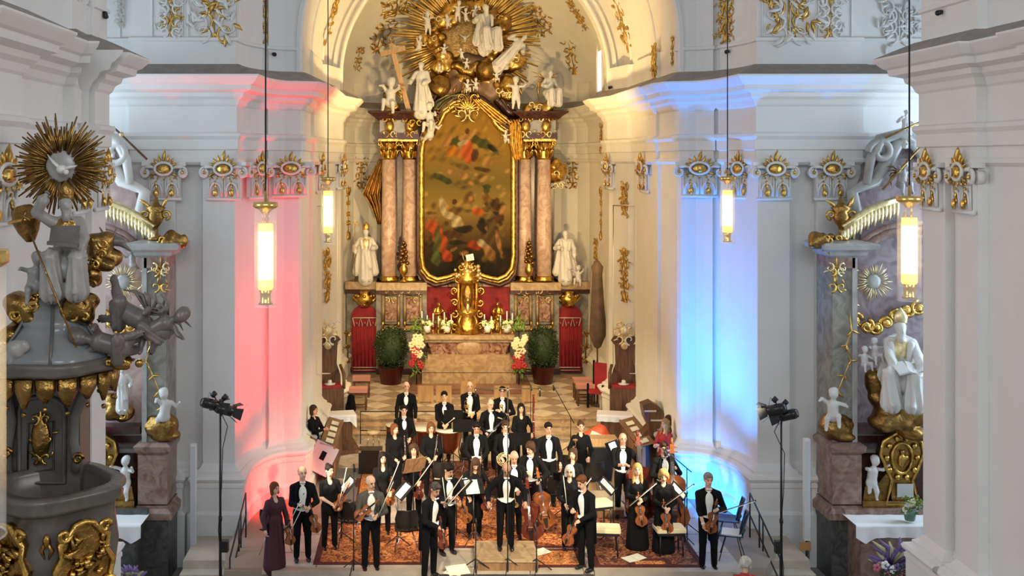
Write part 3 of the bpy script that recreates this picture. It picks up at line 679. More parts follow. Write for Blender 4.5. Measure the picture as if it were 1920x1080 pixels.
def person(label, px, py, H=1.78, yaw=0, bend=0, fit='tails', hair='short', hc='brown', skin=SKIN, lh=(-.06, -.25, 1.02), rh=(.07, -.25, 1.02), tilt=0, turn=0, z0=0, drop=0, Y=None, coat=SUIT, glasses=False,
           bare=False, low=False, fat=1, face_in_shade=False, legs=True):
    s = (py - VY) / (CH - z0 - H + drop); Yw = F0 / s if Y is None else Y
    t = thing('person', label, 'person', (sX(px, Yw), Yw, z0), yaw, scale=H / 1.78); rad = math.radians
    b = rad(bend); RU = rotx(b); piv = V3((0, 0, .95)); U = lambda x, y, z: piv + RU @ (V3((x, y, z)) - piv)
    woman = fit in ('dress', 'blouse', 'longdress'); sh = .160 if woman else .178
    HR = RU @ rotz(rad(turn)) @ rotx(rad(tilt)); nb = U(0, .01, 1.46); hc_ = nb + RU @ V3((0, -.005, .05)) + (RU @ rotx(rad(tilt) * .6)) @ V3((0, -.015, .115)); Q = lambda x, y, z: hc_ + HR @ V3((x, y, z))
    S = {}; E = {}; Wt = {}
    for sd, T in ((-1, lh), (1, rh)):
        S[sd] = U(sd * sh, .0, 1.362); E[sd], Wt[sd] = ik(S[sd], V3(T), (sd * .7, .5, -.8))
    # --- the body: one continuous surface. materials 0 skin 1 legs 2 shirt
    ex = MB(); leg_m = BLACK; f = fat
    pr = [ell(Q(0, .012, .028), (.077, .095, .095), HR), ell(Q(0, -.028, -.048), (.054, .058, .062), HR), cap(nb - RU @ V3((0, 0, .04)), Q(0, .012, -.04), .056 if not woman else .046, .052 if not woman else .044),
          cap(Q(0, -.085, .02), Q(0, -.108, -.018), .010, .016), ell(Q(-.079, .01, -.005), (.012, .02, .03), HR), ell(Q(.079, .01, -.005), (.012, .02, .03), HR)]
    tt = 0 if woman else 2
    pr += [ell(U(0, 0, 1.26), (.160 * f if not woman else .150, .112 * f if not woman else .098, .175 if not woman else .17), RU, tt), cap(U(-sh + .04, 0, 1.352), U(sh - .04, 0, 1.352), .048 if not woman else .045, None, tt), cap(U(0, 0, 1.0), U(0, 0, 1.2), (.138 if not woman else .12) * f, (.135 if not woman else .115) * f, 1 if woman else 2, .78, (0, 1, 0)),
           ell((0, .01, .93), (.155 * f, .115 * f, .115), None, 1)]
    for sd in (-1, 1):
        at = 0 if bare else tt; d = (Wt[sd] - E[sd]).normalized()
        pr += [cap(S[sd] - RU @ V3((0, 0, .01)), E[sd], .046, .042, tt if not woman else (0 if bare else 0)), cap(E[sd], Wt[sd], .041, .028, 0), ell(Wt[sd] + d * .042, (.036, .022, .046), frame(d, (0, -1, .3)))]
        hand(ex, Wt[sd], d, -sd, skin, .85, (0, -.3, -1) if abs(d.z) < .8 else (-sd, -.4, 0))
        if legs: pr += [cap((sd * .088, 0, .90), (sd * .10, -.012, .50), .092 * f, .068, 1), cap((sd * .10, -.012, .50), (sd * .108, .012, .10), .066, .055, 1)]
    for sx in (-1, 1):
        ex.use(DARK).ball(Q(sx * .031, -.084, .012), (.013, .008, .0075), 8, HR); ex.tube([Q(sx * .014, -.095, .031), Q(sx * .034, -.094, .038), Q(sx * .05, -.082, .032)], .0045, 5)
    ex.use(LIP).tube([Q(-.022, -.080, -.054), Q(0, -.092, -.052), Q(.022, -.080, -.054)], [.004, .008, .004], 6)
    sdf_obj('body', pr, [skin, leg_m, SHIRT], t, .0155, .022, extra=ex)
    # --- clothes
    ct = coat
    if not woman:
        J = [ell(U(0, .01, 1.26), (.19 * f, .135 * f, .20), RU), cap(U(0, 0.01, 1.43), U(sh - .01, 0.01, 1.362), .066, .064), cap(U(0, 0.01, 1.43), U(-sh + .01, 0.01, 1.362), .066, .064), cap(U(0, .01, 1.04), U(0, .01, 1.22), .160 * f, .165 * f, 0, .80, (0, 1, 0))]
        for sd in (-1, 1):
            e2 = Wt[sd] + (E[sd] - Wt[sd]) * .10; J += [cap(S[sd], E[sd], .061, .055), cap(E[sd], e2, .055, .043)]
        if fit == 'tails': J += [cap((.06, .12, .98), (.075, .15, .50), .07, .055, 0, .45, (0, 1, 0)), cap((-.06, .12, .98), (-.075, .15, .50), .07, .055, 0, .45, (0, 1, 0)), cap((0, .06, .95), (0, .06, 1.02), .16 * f, .16 * f, 0, .7, (0, 1, 0))]
        else: J += [cap((0, .01, .84), U(0, .01, 1.05), .178 * f, .165 * f, 0, .78, (0, 1, 0))]
        wv = .080 if fit == 'tails' else .050
        J += [dict(cap(U(0, -.215, .98), U(0, -.155, 1.47), wv * 1.42, .100), op='s'), dict(cap(U(0, -.03, 1.47), U(0, -.04, 1.62), .068), op='s')]
        if fit == 'tails': J += [dict(ell((0, -.16, .90), (.34, .145, .115)), op='s')]
        sdf_obj('tailcoat' if fit == 'tails' else 'jacket', J, [ct], t, .0165, .018)
        m = MB().use(SHIRT)
        for sd in (-1, 1): m.tube([Wt[sd] + (E[sd] - Wt[sd]) * .13, Wt[sd] + (E[sd] - Wt[sd]) * .04], [.037, .036], 10)
        m.build('cuff', None, t).__setitem__('label', 'white shirt cuffs')
        m = MB().use(SHIRT)
        for sx in (-1, 1): m.ball(U(sx * .03, -.088, 1.475), (.026, .012, .017), 8)
        m.ball(U(0, -.092, 1.475), .012, 6); m.build('bow_tie', None, t)
        if fit == 'tails':
            m = MB().use(SHIRT); m.tube([U(-.15, -.055, 1.0), U(-.08, -.118, .985), U(0, -.128, .965), U(.08, -.118, .985), U(.15, -.055, 1.0)], [.018, .024, .026, .024, .018], 8, .5); m.build('waistcoat_edge', None, t)
        m = MB().use(ct)
        for sx in (-1, 1): m.tube([U(sx * .078, -.080, 1.45), U(sx * .128, -.108, 1.34), U(sx * .128, -.122, 1.18), U(sx * .118, -.118, 1.08)], [.012, .026, .02, .008], 6, .45)
        m.build('lapel', None, t)
        for sx in (-1, 1):
            m = MB().use(LEATHER); m.ball((sx * .112, -.05, .038), (.046, .125, .042), 10); m.ball((sx * .11, .02, .06), (.045, .055, .055), 8); m.build('shoe', None, t)
    else:
        D = [ell(U(0, 0, 1.25), (.175 * f, .132 * f, .20), RU), cap(U(-sh + .02, 0, 1.362), U(sh - .02, 0, 1.362), .066), cap(U(0, 0, 1.40), U(0, 0, 1.42), .085), ell(U(-.07, -.075, 1.28), .065), ell(U(.07, -.075, 1.28), .065), cap(U(0, 0, 1.02), U(0, 0, 1.15), .15 * f, .132 * f, 0, .8, (0, 1, 0))]
        for sd in (-1, 1):
            D += [cap(S[sd], E[sd] if not bare else S[sd] + (E[sd] - S[sd]) * .8, .058, .052)]
            if not bare: D += [cap(E[sd], Wt[sd] + (E[sd] - Wt[sd]) * .12, .050, .040)]
        if fit == 'blouse': D += [cap((0, 0, .86), (0, 0, 1.02), .175 * f, .15 * f, 0, .8, (0, 1, 0))]
        else: D += [cap((0, 0, .10 if fit == 'longdress' else .45), (0, 0, 1.0), .235 * f if fit == 'longdress' else .19 * f, .155 * f, 0, .82, (0, 1, 0), fold=(.018, 9))]
        D += [dict(ell(U(0, -.09, 1.47), (.07, .09, .12 if low else .085)), op='s'), dict(cap(U(0, -.01, 1.45), U(0, -.02, 1.6), .060), op='s')]
        sdf_obj('dress' if fit != 'blouse' else 'blouse', D, [ct], t, .0165, .02)
        for sx in (-1, 1): m = MB().use(LEATHER); m.ball((sx * .108, -.05, .035), (.038, .11, .036), 10); m.build('shoe', None, t)
    # --- hair
    h = HM[hc]; T_ = lambda x, y, z: Q(x, y, z)
    face = dict(ell(Q(0, -.085, -.03), (.064, .075, .085), HR), op='s')
    if hair == 'bald': Hh = [ell(Q(0, .025, .0), (.086, .09, .06), HR), dict(ell(Q(0, -.05, .07), (.085, .11, .09), HR), op='s'), face]
    elif hair == 'thin': Hh = [ell(Q(0, .03, .03), (.085, .09, .085), HR), dict(ell(Q(0, -.075, .06), (.08, .085, .09), HR), op='s'), face]
    elif hair == 'short': Hh = [ell(Q(0, .02, .042), (.087, .102, .09), HR), ell(Q(0, -.05, .10), (.06, .05, .035), HR), face]
    elif hair == 'bun': Hh = [ell(Q(0, .02, .040), (.085, .10, .09), HR), ell(Q(0, .08, .10), .045, None), face]
    elif hair == 'bob': Hh = [ell(Q(0, .02, .040), (.092, .105, .095), HR), cap(Q(-.07, .02, .02), Q(-.078, .0, -.10), .035, .032), cap(Q(.07, .02, .02), Q(.078, .0, -.10), .035, .032), cap(Q(0, .06, .02), Q(0, .06, -.10), .07, .06), face]
    elif hair == 'curly': Hh = [ell(Q(0, .02, .045), (.105, .11, .10), HR, noise=.02), cap(Q(-.08, .02, .02), Q(-.085, .01, -.06), .035, .03), cap(Q(.08, .02, .02), Q(.085, .01, -.06), .035, .03), face]
    else: Hh = [ell(Q(0, .02, .040), (.090, .105, .095), HR), cap(Q(-.07, .01, .02), U(-.085, -.07, 1.30), .036, .03), cap(Q(.07, .01, .02), U(.085, -.07, 1.30), .036, .03), cap(Q(0, .06, .02), U(0, .12, 1.22), .07, .05), face]
    sdf_obj('hair', Hh, [h], t, .0125, .014)
    if glasses:
        m = MB().use(METAL)
        for sx in (-1, 1): m.tube([Q(sx * .032 + .024 * math.cos(a), -.102, .010 + .019 * math.sin(a)) for a in [2 * PI * i / 10 for i in range(10)]], .0035, 4, closed=True); m.tube([Q(sx * .055, -.10, .012), Q(sx * .08, .0, .01)], .003, 4)
        m.tube([Q(-.01, -.104, .012), Q(.01, -.104, .012)], .003, 4); m.build('glasses', None, t)
    t['_s'] = H / 1.78; FIG[label] = t; t['_w'] = [tuple(Wt[-1]), tuple(Wt[1])]
    return t
def L2W(t, p): return V3(t.location) + rotz(t.rotation_euler.z) @ (V3(p) * t['_s'])
# ---------------- instruments ----------------
def fid(mb_top, mb_rib, k=1, th=.04):
    prof = [(0, .0), (.025, .045), (.045, .085), (.09, .104), (.14, .092), (.17, .066), (.20, .055), (.235, .062), (.25, .075), (.29, .084), (.32, .078), (.345, .045), (.355, 0)]
    half = [(w_, z - .18) for z, w_ in prof]; poly = [(-w_, z) for w_, z in half] + [(w_, z) for w_, z in half[::-1][1:-1]]
    mb_rib.prism([(x * .97 * k, z * .98 * k) for x, z in poly], -th * .5 * k, th * .5 * k); mb_top.prism([(x * k, z * k) for x, z in poly], -th * .56 * k, -th * .46 * k); mb_top.prism([(x * k, z * k) for x, z in poly], th * .46 * k, th * .56 * k)
    mb_top.ball((0, -th * .46 * k, -.07 * k), (.072 * k, .014 * k, .075 * k), 14); mb_top.ball((0, -th * .46 * k, .10 * k), (.055 * k, .012 * k, .055 * k), 12)
FIDN = {'violin': (1, .04, VARN, 'instrument'), 'viola': (1.13, .042, VARN, 'instrument'), 'cello': (2.07, .065, VARN2, 'instrument'), 'double_bass': (3.1, .065, VARN3, 'instrument')}
FC = {}
def fiddle(kind, label, base, top, n, m_=None):
    """base = bottom of the body, top = scroll (world points); n = where the front looks"""
    k, th, vm, cat = FIDN[kind]; vm = m_ or vm; key = (kind, vm.name)
    z = (V3(top) - V3(base)).normalized(); R_ = frame(z, -V3(n)).to_4x4(); loc = V3(base) + z * .18 * k
    if key in FC: t = copy_tree(FC[key], label=label)
    else:
        t = thing(kind, label, cat); a = MB().use(vm); b = MB().use(vm); fid(a, b, k, th); b.build('rib', None, t); bd = a.build('body', None, t)
        m = MB().use(EBONY)
        for sx in (-1, 1): m.tube([(sx * .045 * k, -th * .6 * k, -.085 * k), (sx * .032 * k, -th * .78 * k, -.03 * k), (sx * .035 * k, -th * .7 * k, .0)], .005 * k, 4)
        m.build('sound_hole', None, bd)
        m = MB().use(vm); m.tube([(0, 0, .16 * k), (0, -.012 * k, .20 * k), (0, -.014 * k, .30 * k)], [.02 * k, .015 * k, .012 * k], 8); m.build('neck', None, t)
        m = MB().use(EBONY); m.box(-.014 * k, .014 * k, -.036 * k, -.024 * k, .03 * k, .305 * k); m.build('fingerboard', None, t)
        m = MB().use(vm); m.box(-.013 * k, .013 * k, -.028 * k, -.002 * k, .30 * k, .365 * k); m.tube([(0, y, z_) for y, z_ in spiral(-.012 * k, .385 * k, .02 * k, 1.2, -PI / 2, -1, 12, .2)], .009 * k, 6)
        for sx in (-1, 1):
            for zz in (.315, .345): m.tube([(sx * .01 * k, -.015 * k, zz * k), (sx * .036 * k, -.015 * k, zz * k)], .004 * k, 5)
        m.build('scroll', None, t)
        m = MB().use(EBONY); m.prism([(-.008 * k, -.16 * k), (.008 * k, -.16 * k), (.022 * k, -.07 * k), (-.022 * k, -.07 * k)], -th * .95 * k, -th * .7 * k); m.build('tailpiece', None, bd)
        m = MB().use(WOOD3); m.box(-.022 * k, .022 * k, -th * 1.0 * k, -th * .5 * k, -.045 * k, -.04 * k); m.build('bridge', None, bd)
        m = MB().use(SILVER)
        for q in (-.009, -.003, .003, .009): m.tube([(q * k, -th * .95 * k, -.075 * k), (q * k, -th * 1.02 * k, -.042 * k), (q * .8 * k, -.030 * k, .31 * k)], .0011 * k, 3)
        m.build('string', None, t)
        if kind in ('cello', 'double_bass'): m = MB().use(METAL); m.tube([(0, 0, -.17 * k), (0, 0, -.17 * k - .18)], .007, 6); m.build('endpin', None, t)
        FC[key] = t
    t.matrix_world = Matrix.Translation(loc) @ (frame(z, -V3(n)) ).to_4x4(); return t
BOW = None
def bow(label, a, b):
    global BOW
    if BOW is None:
        BOW = t = thing('bow', label, 'bow'); m = MB().use(WOOD); m.tube([(0, 0, 0), (0, -.006, .37), (0, 0, .74)], [.0055, .005, .004], 6); m.build('stick', None, t)
        m = MB().use(PAPER); m.tube([(0, -.024, .03), (0, -.022, .73)], .0045, 4); m.build('bow_hair', None, t); m = MB().use(EBONY); m.box(-.007, .007, -.028, .0, .0, .045); m.box(-.005, .005, -.024, .0, .725, .745); m.build('frog', None, t)
    else: t = copy_tree(BOW, label=label)
    z = (V3(b) - V3(a)).normalized(); t.matrix_world = Matrix.Translation(V3(a)) @ frame(z, (0, 1, .2)).to_4x4() @ Matrix.Diagonal((1.5, 1.5, 1, 1)); return t
def wind(name, label, a, b, L, m_, r0=.013, bell=.03, keys=True):
    """straight wind instrument from mouthpiece a towards b"""
    t = thing(name, label, 'instrument', a); z = (V3(b) - V3(a)).normalized(); t.rotation_euler = frame(z, (0, 1, .1)).to_euler()
    m = MB().use(m_); m.lathe([(0, 0), (.006, 0), (.008, .05), (r0, .07), (r0, L * .9), (bell * .6, L * .96), (bell, L), (0, L)], 12); m.build('tube', None, t)
    if keys:
        m = MB().use(SILVER)
        for i in range(6): m.lathe([(0, 0), (.010, 0), (.010, .006), (0, .006)], 8, (0, -r0 - .004, L * (.22 + .11 * i)), rotx(PI / 2)); 
        m.tube([(.012, -r0, L * .2), (.012, -r0, L * .8)], .003, 4); m.lathe([(r0 + .002, L * .5), (r0 + .003, L * .515), (r0 + .002, L * .53)], 12); m.build('keys', None, t)
    return t
def trumpet(label, loc, d, up=(0, 0, 1), k=1, m_=None):
    m_ = m_ or BRASS; t = thing('trumpet', label, 'instrument', loc); t.rotation_euler = frame(d, up).to_euler(); t.scale = (k,) * 3
    m = MB().use(m_); m.tube([(0, 0, -.22), (0, 0, .12)], .006, 6); m.lathe([(.006, .10), (.010, .17), (.02, .22), (.06, .27), (.056, .272), (.016, .22), (0, .18)], 18)
    m.build('bell', None, t); m = MB().use(m_); m.tube([(0, 0, .1), (0, -.03, .14), (0, -.08, .12), (0, -.085, 0), (0, -.08, -.12), (0, -.04, -.14), (0, -.01, -.1), (0, -.02, 0)], .007, 6); m.build('tubing', None, t)
    m = MB().use(m_)
    for z in (-.03, 0, .03): m.tube([(0, -.11, z), (0, .03, z)], .011, 8); m.ball((0, .045, z), .009, 6)
    m.build('valve', None, t); return t
def horn(label, loc, d, m_=None):
    m_ = m_ or BRASS; t = thing('french_horn', label, 'instrument', loc); t.rotation_euler = frame(d, (0, 0, 1)).to_euler(); m = MB().use(m_)
    for r in (.14, .11, .08): m.tube([(r * math.cos(a), r * math.sin(a), .0 + .02 * (r - .1)) for a in [2 * PI * i / 20 for i in range(20)]], .011, 6, closed=True)
    m.build('tubing', None, t); m = MB().use(m_); m.tube([(.13, .03, 0), (.12, -.08, .0), (.06, -.16, .01)], [.012, .02, .03], 10); m.lathe([(.03, 0), (.045, .06), (.09, .12), (.15, .15), (.146, .155), (.04, .07), (0, .02)], 20, (.05, -.17, .0), rotx(PI * .45)); m.build('bell', None, t); return t
# ---------------- stands, chairs ----------------
STN = {}
def music_stand(label, x, y, hgt, yaw, tilt=.45, sheet=True, wide=.48, z0=0, board=None):
    """desk faces the player; yaw 0 = player stands behind, looking to the camera"""
    key = (sheet, round(wide, 2), round(tilt, 2), round(hgt, 2), board is None)
    if key in STN: return copy_tree(STN[key], loc=(x, y, z0), rz=yaw, label=label)
    t = thing('music_stand', label, 'music stand', (x, y, z0), yaw); STN[key] = t
    m = MB().use(METAL); m.tube([(0, 0, .12), (0, 0, hgt)], .012, 8); m.build('pole', None, t)
    for a in (.5, 2.6, 4.7): m = MB().use(METAL); m.tube([(0, 0, .25), (.28 * math.cos(a), .28 * math.sin(a), .012)], .010, 6); m.build('leg', None, t)
    R_ = rotx(tilt); m = MB().use(board or mat('black_desk', (.012, .012, .012), .85, spec=.1)); o = (0, -.02, hgt)
    m.box(-wide / 2, wide / 2, -.006, .006, -.02, .32, R_, o); m.box(-wide / 2, wide / 2, 0, .05, -.03, -.02, R_, o); dk = m.build('desk', None, t)
    if sheet:
        m = MB().use(PAPER)
        for sx in (-1, 1): m.box(min(0, sx * .215), max(0, sx * .215), .008, .014, -.015, .29, R_ @ rotz(-.06 * sx), o)
        m.build('sheet_music', None, dk)
    return t
def chair(label, x, y, yaw, seat_m=None, z0=0, cushion=None):
    key = 'chair' + (seat_m.name if seat_m else '') + (cushion.name if cushion else '')
    if key in STN: return copy_tree(STN[key], loc=(x, y, z0), rz=yaw, label=label)
    t = thing('stage_chair', label, 'chair', (x, y, z0), yaw); STN[key] = t; sm = seat_m or LEATHER
    m = MB().use(sm); m.grid(lambda u, v: ((u - .5) * .44, (v - .5) * .42, .45 + .03 * (2 * u - 1) ** 2 + .02 * (2 * v - 1) ** 2), 8, 6); m.grid(lambda u, v: ((u - .5) * .44, (.5 - v) * .42, .432 + .03 * (2 * u - 1) ** 2 + .02 * (2 * v - 1) ** 2), 8, 6); m.tube([(-.22, -.21, .47), (.22, -.21, .47), (.22, .21, .48), (-.22, .21, .48)], .012, 5, closed=True); m.build('seat', None, t)
    m = MB().use(sm)
    def bk(u, v): return ((u - .5) * (.36 + .08 * math.sin(PI * v)), .20 + .10 * v - .05 * (2 * u - 1) ** 2, .52 + .36 * v)
    m.grid(bk, 8, 6); m.grid(lambda u, v: tuple(V3(bk(1 - u, v)) + V3((0, .018, 0))), 8, 6); m.tube([bk(0, 0), bk(1, 0), bk(1, .5), bk(1, 1), bk(.5, 1), bk(0, 1), bk(0, .5)], .012, 5, closed=True); m.tube([(-.04, .17, .45), (-.04, .24, .56)], .015, 5); m.tube([(.04, .17, .45), (.04, .24, .56)], .015, 5); m.build('backrest', None, t)
    for sx in (-1, 1):
        for sy in (-1, 1): m = MB().use(CHROME if not seat_m else METAL); m.tube([(sx * .10, sy * .10, .44), (sx * .23, sy * .22, 0.0)], .009, 6); m.build('leg', None, t)
    if cushion: m = MB().use(cushion); m.prism([(-.19, -.18), (.19, -.18), (.19, .18), (-.19, .18)], .47, .50, 'z'); m.build('seat_pad', None, t)
    return t
def bench(label, x, y, yaw, z0=0):
    if 'bench' in STN: return copy_tree(STN['bench'], loc=(x, y, z0), rz=yaw, label=label)
    t = thing('padded_stool', label, 'stool', (x, y, z0), yaw); STN['bench'] = t
    cu = mat('pale_yellow_seat_cover', (.80, .68, .42), .55); m = MB().use(cu); m.tube([(-.20, 0, .5), (.20, 0, .5)], [.2, .2], 4, .22); m.v = []; m.f = []; m.m = []; m.sm = []
    m.prism([(-.26, -.20), (.26, -.20), (.28, -.17), (.28, .17), (.26, .20), (-.26, .20), (-.28, .17), (-.28, -.17)], .46, .52, 'z'); m.prism([(-.24, -.17), (.24, -.17), (.24, .17), (-.24, .17)], .52, .535, 'z'); m.build('seat', None, t)
    m = MB().use(METAL); m.box(-.25, .25, -.18, .18, .40, .46); m.build('frame', None, t)
    for sx in (-1, 1):
        for sy in (-1, 1): m = MB().use(METAL); m.tube([(sx * .21, sy * .14, .42), (sx * .22, sy * .16, 0)], .016, 6); m.build('leg', None, t)
    return t
# ================= the orchestra =================
def vio(t, lab, kind='violin', base=(.10, -.24, .80), top=(.04, -.22, 1.36), n=(0, -1, 0), **k):
    return fiddle(kind, lab, L2W(t, base), L2W(t, top), rotz(t.rotation_euler.z) @ V3(n), **k)
def bw(t, lab, a, b): return bow(lab, L2W(t, a), L2W(t, b))
R_ = math.radians
# front row, left to right
p = person('woman with auburn bob in dark wine red dress at the far left', 515, 901, 1.63, R_(38), 0, 'longdress', 'bob', 'auburn', lh=(-.27, -.10, .86), rh=(.22, -.12, .86), coat=WINE, turn=10, low=True)
vio(p, 'dark violin hanging from the hand of the auburn woman at far left', base=(.25, -.20, .48), top=(.22, -.16, 1.02)); bw(p, 'bow held by the auburn woman at far left', (.20, -.16, .86), (.35, -.45, 1.48))
p = person('man with receding light hair in tailcoat second from left holding violin at his side', 567, 871, 1.80, R_(10), 0, 'tails', 'thin', 'blond', lh=(-.03, -.25, 1.10), rh=(.12, -.24, 1.06), turn=12)
vio(p, 'orange brown violin held low by the light haired man second from left', base=(.26, -.24, .58), top=(.12, -.24, 1.12)); bw(p, 'bow slanting down from the light haired man second from left', (.0, -.27, 1.12), (-.35, -.40, .50))
p = person('woman with dark pinned hair and bare forearms holding her bow upright', 618, 868, 1.66, R_(15), 0, 'blouse', 'bun', 'black', lh=(-.02, -.26, 1.02), rh=(.15, -.26, .98), bare=True, turn=25, low=True)
vio(p, 'violin held at the waist by the woman with pinned dark hair', base=(.05, -.32, .88), top=(.30, -.20, 1.25)); bw(p, 'white bow held upright by the woman with pinned dark hair', (.14, -.28, .98), (.30, -.26, 1.70))
p = person('grey haired violinist in tailcoat tinted grey as if brightly lit at the front left', 695, 885, 1.80, R_(8), 6, 'tails', 'thin', 'white', lh=(-.06, -.27, 1.12), rh=(.10, -.28, 1.08), coat=LITSUIT, turn=22, tilt=6)
vio(p, 'violin tucked under the arm of the grey haired front violinist', base=(-.30, -.22, 1.02), top=(.10, -.34, 1.36), n=(-.3, -1, .5)); bw(p, 'bow held upright by the grey haired front violinist', (.08, -.32, 1.04), (.38, -.34, 1.72))
p = person('violinist in tailcoat half turned and bowing with violin raised near his face', 805, 895, 1.80, R_(42), 12, 'tails', 'short', 'darkgrey', skin=SKIN2, lh=(-.10, -.34, 1.00), rh=(.10, -.30, 1.34), turn=-10, tilt=12)
vio(p, 'dark violin hanging by the knee of the half turned front violinist', base=(-.05, -.42, .62), top=(-.08, -.36, 1.12), m_=VARN3); bw(p, 'bow raised by the half turned front violinist', (.10, -.34, 1.30), (-.15, -.50, 1.92))
p = person('young dark haired violinist in tailcoat looking down behind the front row', 838, 863, 1.78, R_(25), 4, 'tails', 'short', 'black', skin=SKIN2, lh=(-.02, -.28, 1.14), rh=(.14, -.27, 1.06), tilt=22, turn=15)
vio(p, 'orange violin held by the young dark haired man looking down', base=(.34, -.25, .62), top=(.12, -.26, 1.12)); bw(p, 'white bow crossing the chest of the young dark haired man', (-.25, -.33, .98), (.32, -.36, 1.48)); bw(p, 'second white stick beside the bow of the young dark haired man', (-.30, -.30, 1.0), (.10, -.33, 1.50))
p = person('woman with long brown hair bowing her head in the centre left', 889, 853, 1.68, R_(5), 16, 'dress', 'long', 'brown', lh=(-.16, -.28, .92), rh=(.22, -.32, .98), tilt=26, drop=.07)
vio(p, 'small dark violin hanging from the long haired woman at the centre', base=(.20, -.36, .62), top=(.20, -.32, 1.12), m_=VARN3); bw(p, 'silvery bow held out by the long haired woman at the centre', (.18, -.34, .98), (.60, -.42, 1.45))
# podium and conductor
pod = thing('conductor_podium', 'low wooden podium under the conductor at the front centre', 'podium', P(949, 1062, 19.9)); pod.location.z = 0
m = MB().use(OCHM); m.box(-.57, .57, -.45, .55, .16, .20); m.build('platform', None, pod); m = MB().use(WOOD2); m.box(-.55, .55, -.43, .53, 0, .16); m.build('base', None, pod)
p = person('bald conductor in tailcoat bowing on the podium', 948, 899, 1.78, 0, 20, 'tails', 'bald', 'darkgrey', skin=SKIN2, lh=(-.34, -.30, .98), rh=(.34, -.30, .98), tilt=14, z0=.20, drop=.13, Y=20.0)
# behind the conductor
p = person('bald man with white shirt front standing behind the conductor with a cello', 963, 838, 1.80, 0, 8, 'tails', 'bald', 'darkgrey', skin=SKIN2, lh=(-.14, -.30, 1.02), rh=(.10, -.30, 1.02), tilt=14)
fiddle('cello', 'dark red cello directly behind the right arm of the conductor', L2W(p, (.34, -.55, .12)), L2W(p, (.22, -.35, 1.40)), V3((-.4, -1, 0)), VARN3)
trumpet('silvery horn bell held at the chest of the bald man behind the conductor', L2W(p, (-.02, -.34, 1.0)), (0, -1, -.6), k=1.2)
p = person('man with dark wavy hair leaning left beside the red brown cello', 998, 822, 1.80, R_(-25), 8, 'tails', 'curly', 'brown', lh=(.0, -.30, 1.16), rh=(.26, -.26, 1.05), tilt=14, turn=-18)
fiddle('cello', 'red brown cello held by the wavy haired man right of the conductor', L2W(p, (.42, -.38, .12)), L2W(p, (.16, -.24, 1.36)), V3((.1, -1, 0)), VARN)
p = person('white haired woman with glasses in black right of the conductor', 1068, 869, 1.65, R_(-10), 0, 'blouse', 'bob', 'white', lh=(-.08, -.26, 1.0), rh=(.12, -.26, 1.04), glasses=True, tilt=8)
bw(p, 'white bow held upright by the white haired woman with glasses', (-.02, -.30, .98), (.42, -.34, 1.58)); vio(p, 'violin held at the hip of the white haired woman with glasses', base=(.24, -.24, .60), top=(.12, -.26, 1.12), m_=VARN3)
p = person('woman with dark bob behind the white haired woman', 1074, 838, 1.65, R_(-15), 0, 'blouse', 'bob', 'brown', lh=(-.14, -.24, .98), rh=(.14, -.24, .98), turn=-8)
p = person('brown haired violist in tailcoat turned left at the front right', 1099, 884, 1.80, R_(-48), 8, 'tails', 'short', 'auburn', lh=(-.05, -.32, 1.14), rh=(.10, -.30, .98), tilt=14)
vio(p, 'viola hanging from the hand of the front right violist turned left', 'viola', base=(-.10, -.44, .52), top=(.06, -.34, 1.06)); bw(p, 'long white bow of the front right violist turned left', (-.12, -.38, 1.10), (-.10, -.52, 1.80))
p = person('woman with blond brown hair in long black dress holding a viola before her', 1195, 866, 1.68, R_(-6), 0, 'longdress', 'long', 'blond', lh=(-.03, -.24, 1.12), rh=(.06, -.25, 1.06), low=True)
vio(p, 'brown viola held upright before the woman in the long black dress', 'viola', base=(.07, -.27, .55), top=(.0, -.24, 1.14)); bw(p, 'bow across the chest of the woman in the long black dress', (-.22, -.28, .95), (.26, -.34, 1.40))
p = person('woman with short blond hair in black at the right looking down', 1244, 875, 1.64, R_(-10), 4, 'longdress', 'curly', 'blond', lh=(-.02, -.27, 1.04), rh=(.10, -.26, 1.0), tilt=14)
vio(p, 'dark brown viola held by the short blond woman at right', 'viola', base=(.08, -.27, .48), top=(.0, -.25, 1.06)); bw(p, 'bow pointing up right from the short blond woman', (-.02, -.30, 1.06), (.42, -.38, 1.44))
p = person('grey haired violist in tailcoat standing alone at the far right before the blue light', 1328, 883, 1.80, R_(-4), 0, 'tails', 'short', 'grey', lh=(-.12, -.20, .84), rh=(.12, -.24, 1.16), turn=5, tilt=4)
vio(p, 'orange brown viola held upright by the man at the far right', 'viola', base=(-.02, -.22, .72), top=(.09, -.25, 1.30)); bw(p, 'bow pointing right from the man at the far right', (.08, -.30, 1.12), (.62, -.42, 1.36))
# second rows
p = person('bald double bass player in tailcoat at the right', 1168, 809, 1.80, R_(-8), 0, 'tails', 'bald', 'darkgrey', skin=SKIN2, lh=(.02, -.26, 1.16), rh=(.26, -.22, 1.10), turn=8)
fiddle('double_bass', 'dark red double bass held by the bald man at right', L2W(p, (.36, -.52, .10)), L2W(p, (.26, -.10, 1.92)), V3((.1, -1, 0)))
p = person('dark haired double bass player at the far right behind the blond woman', 1243, 824, 1.80, R_(10), 4, 'tails', 'short', 'brown', lh=(-.10, -.26, 1.10), rh=(.16, -.26, 1.26), turn=-20, tilt=5)
fiddle('double_bass', 'double bass partly hidden behind the short blond woman', L2W(p, (.02, -.50, .10)), L2W(p, (.10, -.20, 1.80)), V3((-.2, -1, 0)), VARN)
p = person('woman with long dark hair and low neckline in the second row left', 718, 845, 1.67, R_(5), 0, 'blouse', 'long', 'black', lh=(-.08, -.25, .92), rh=(.16, -.27, .98), low=True, turn=10)
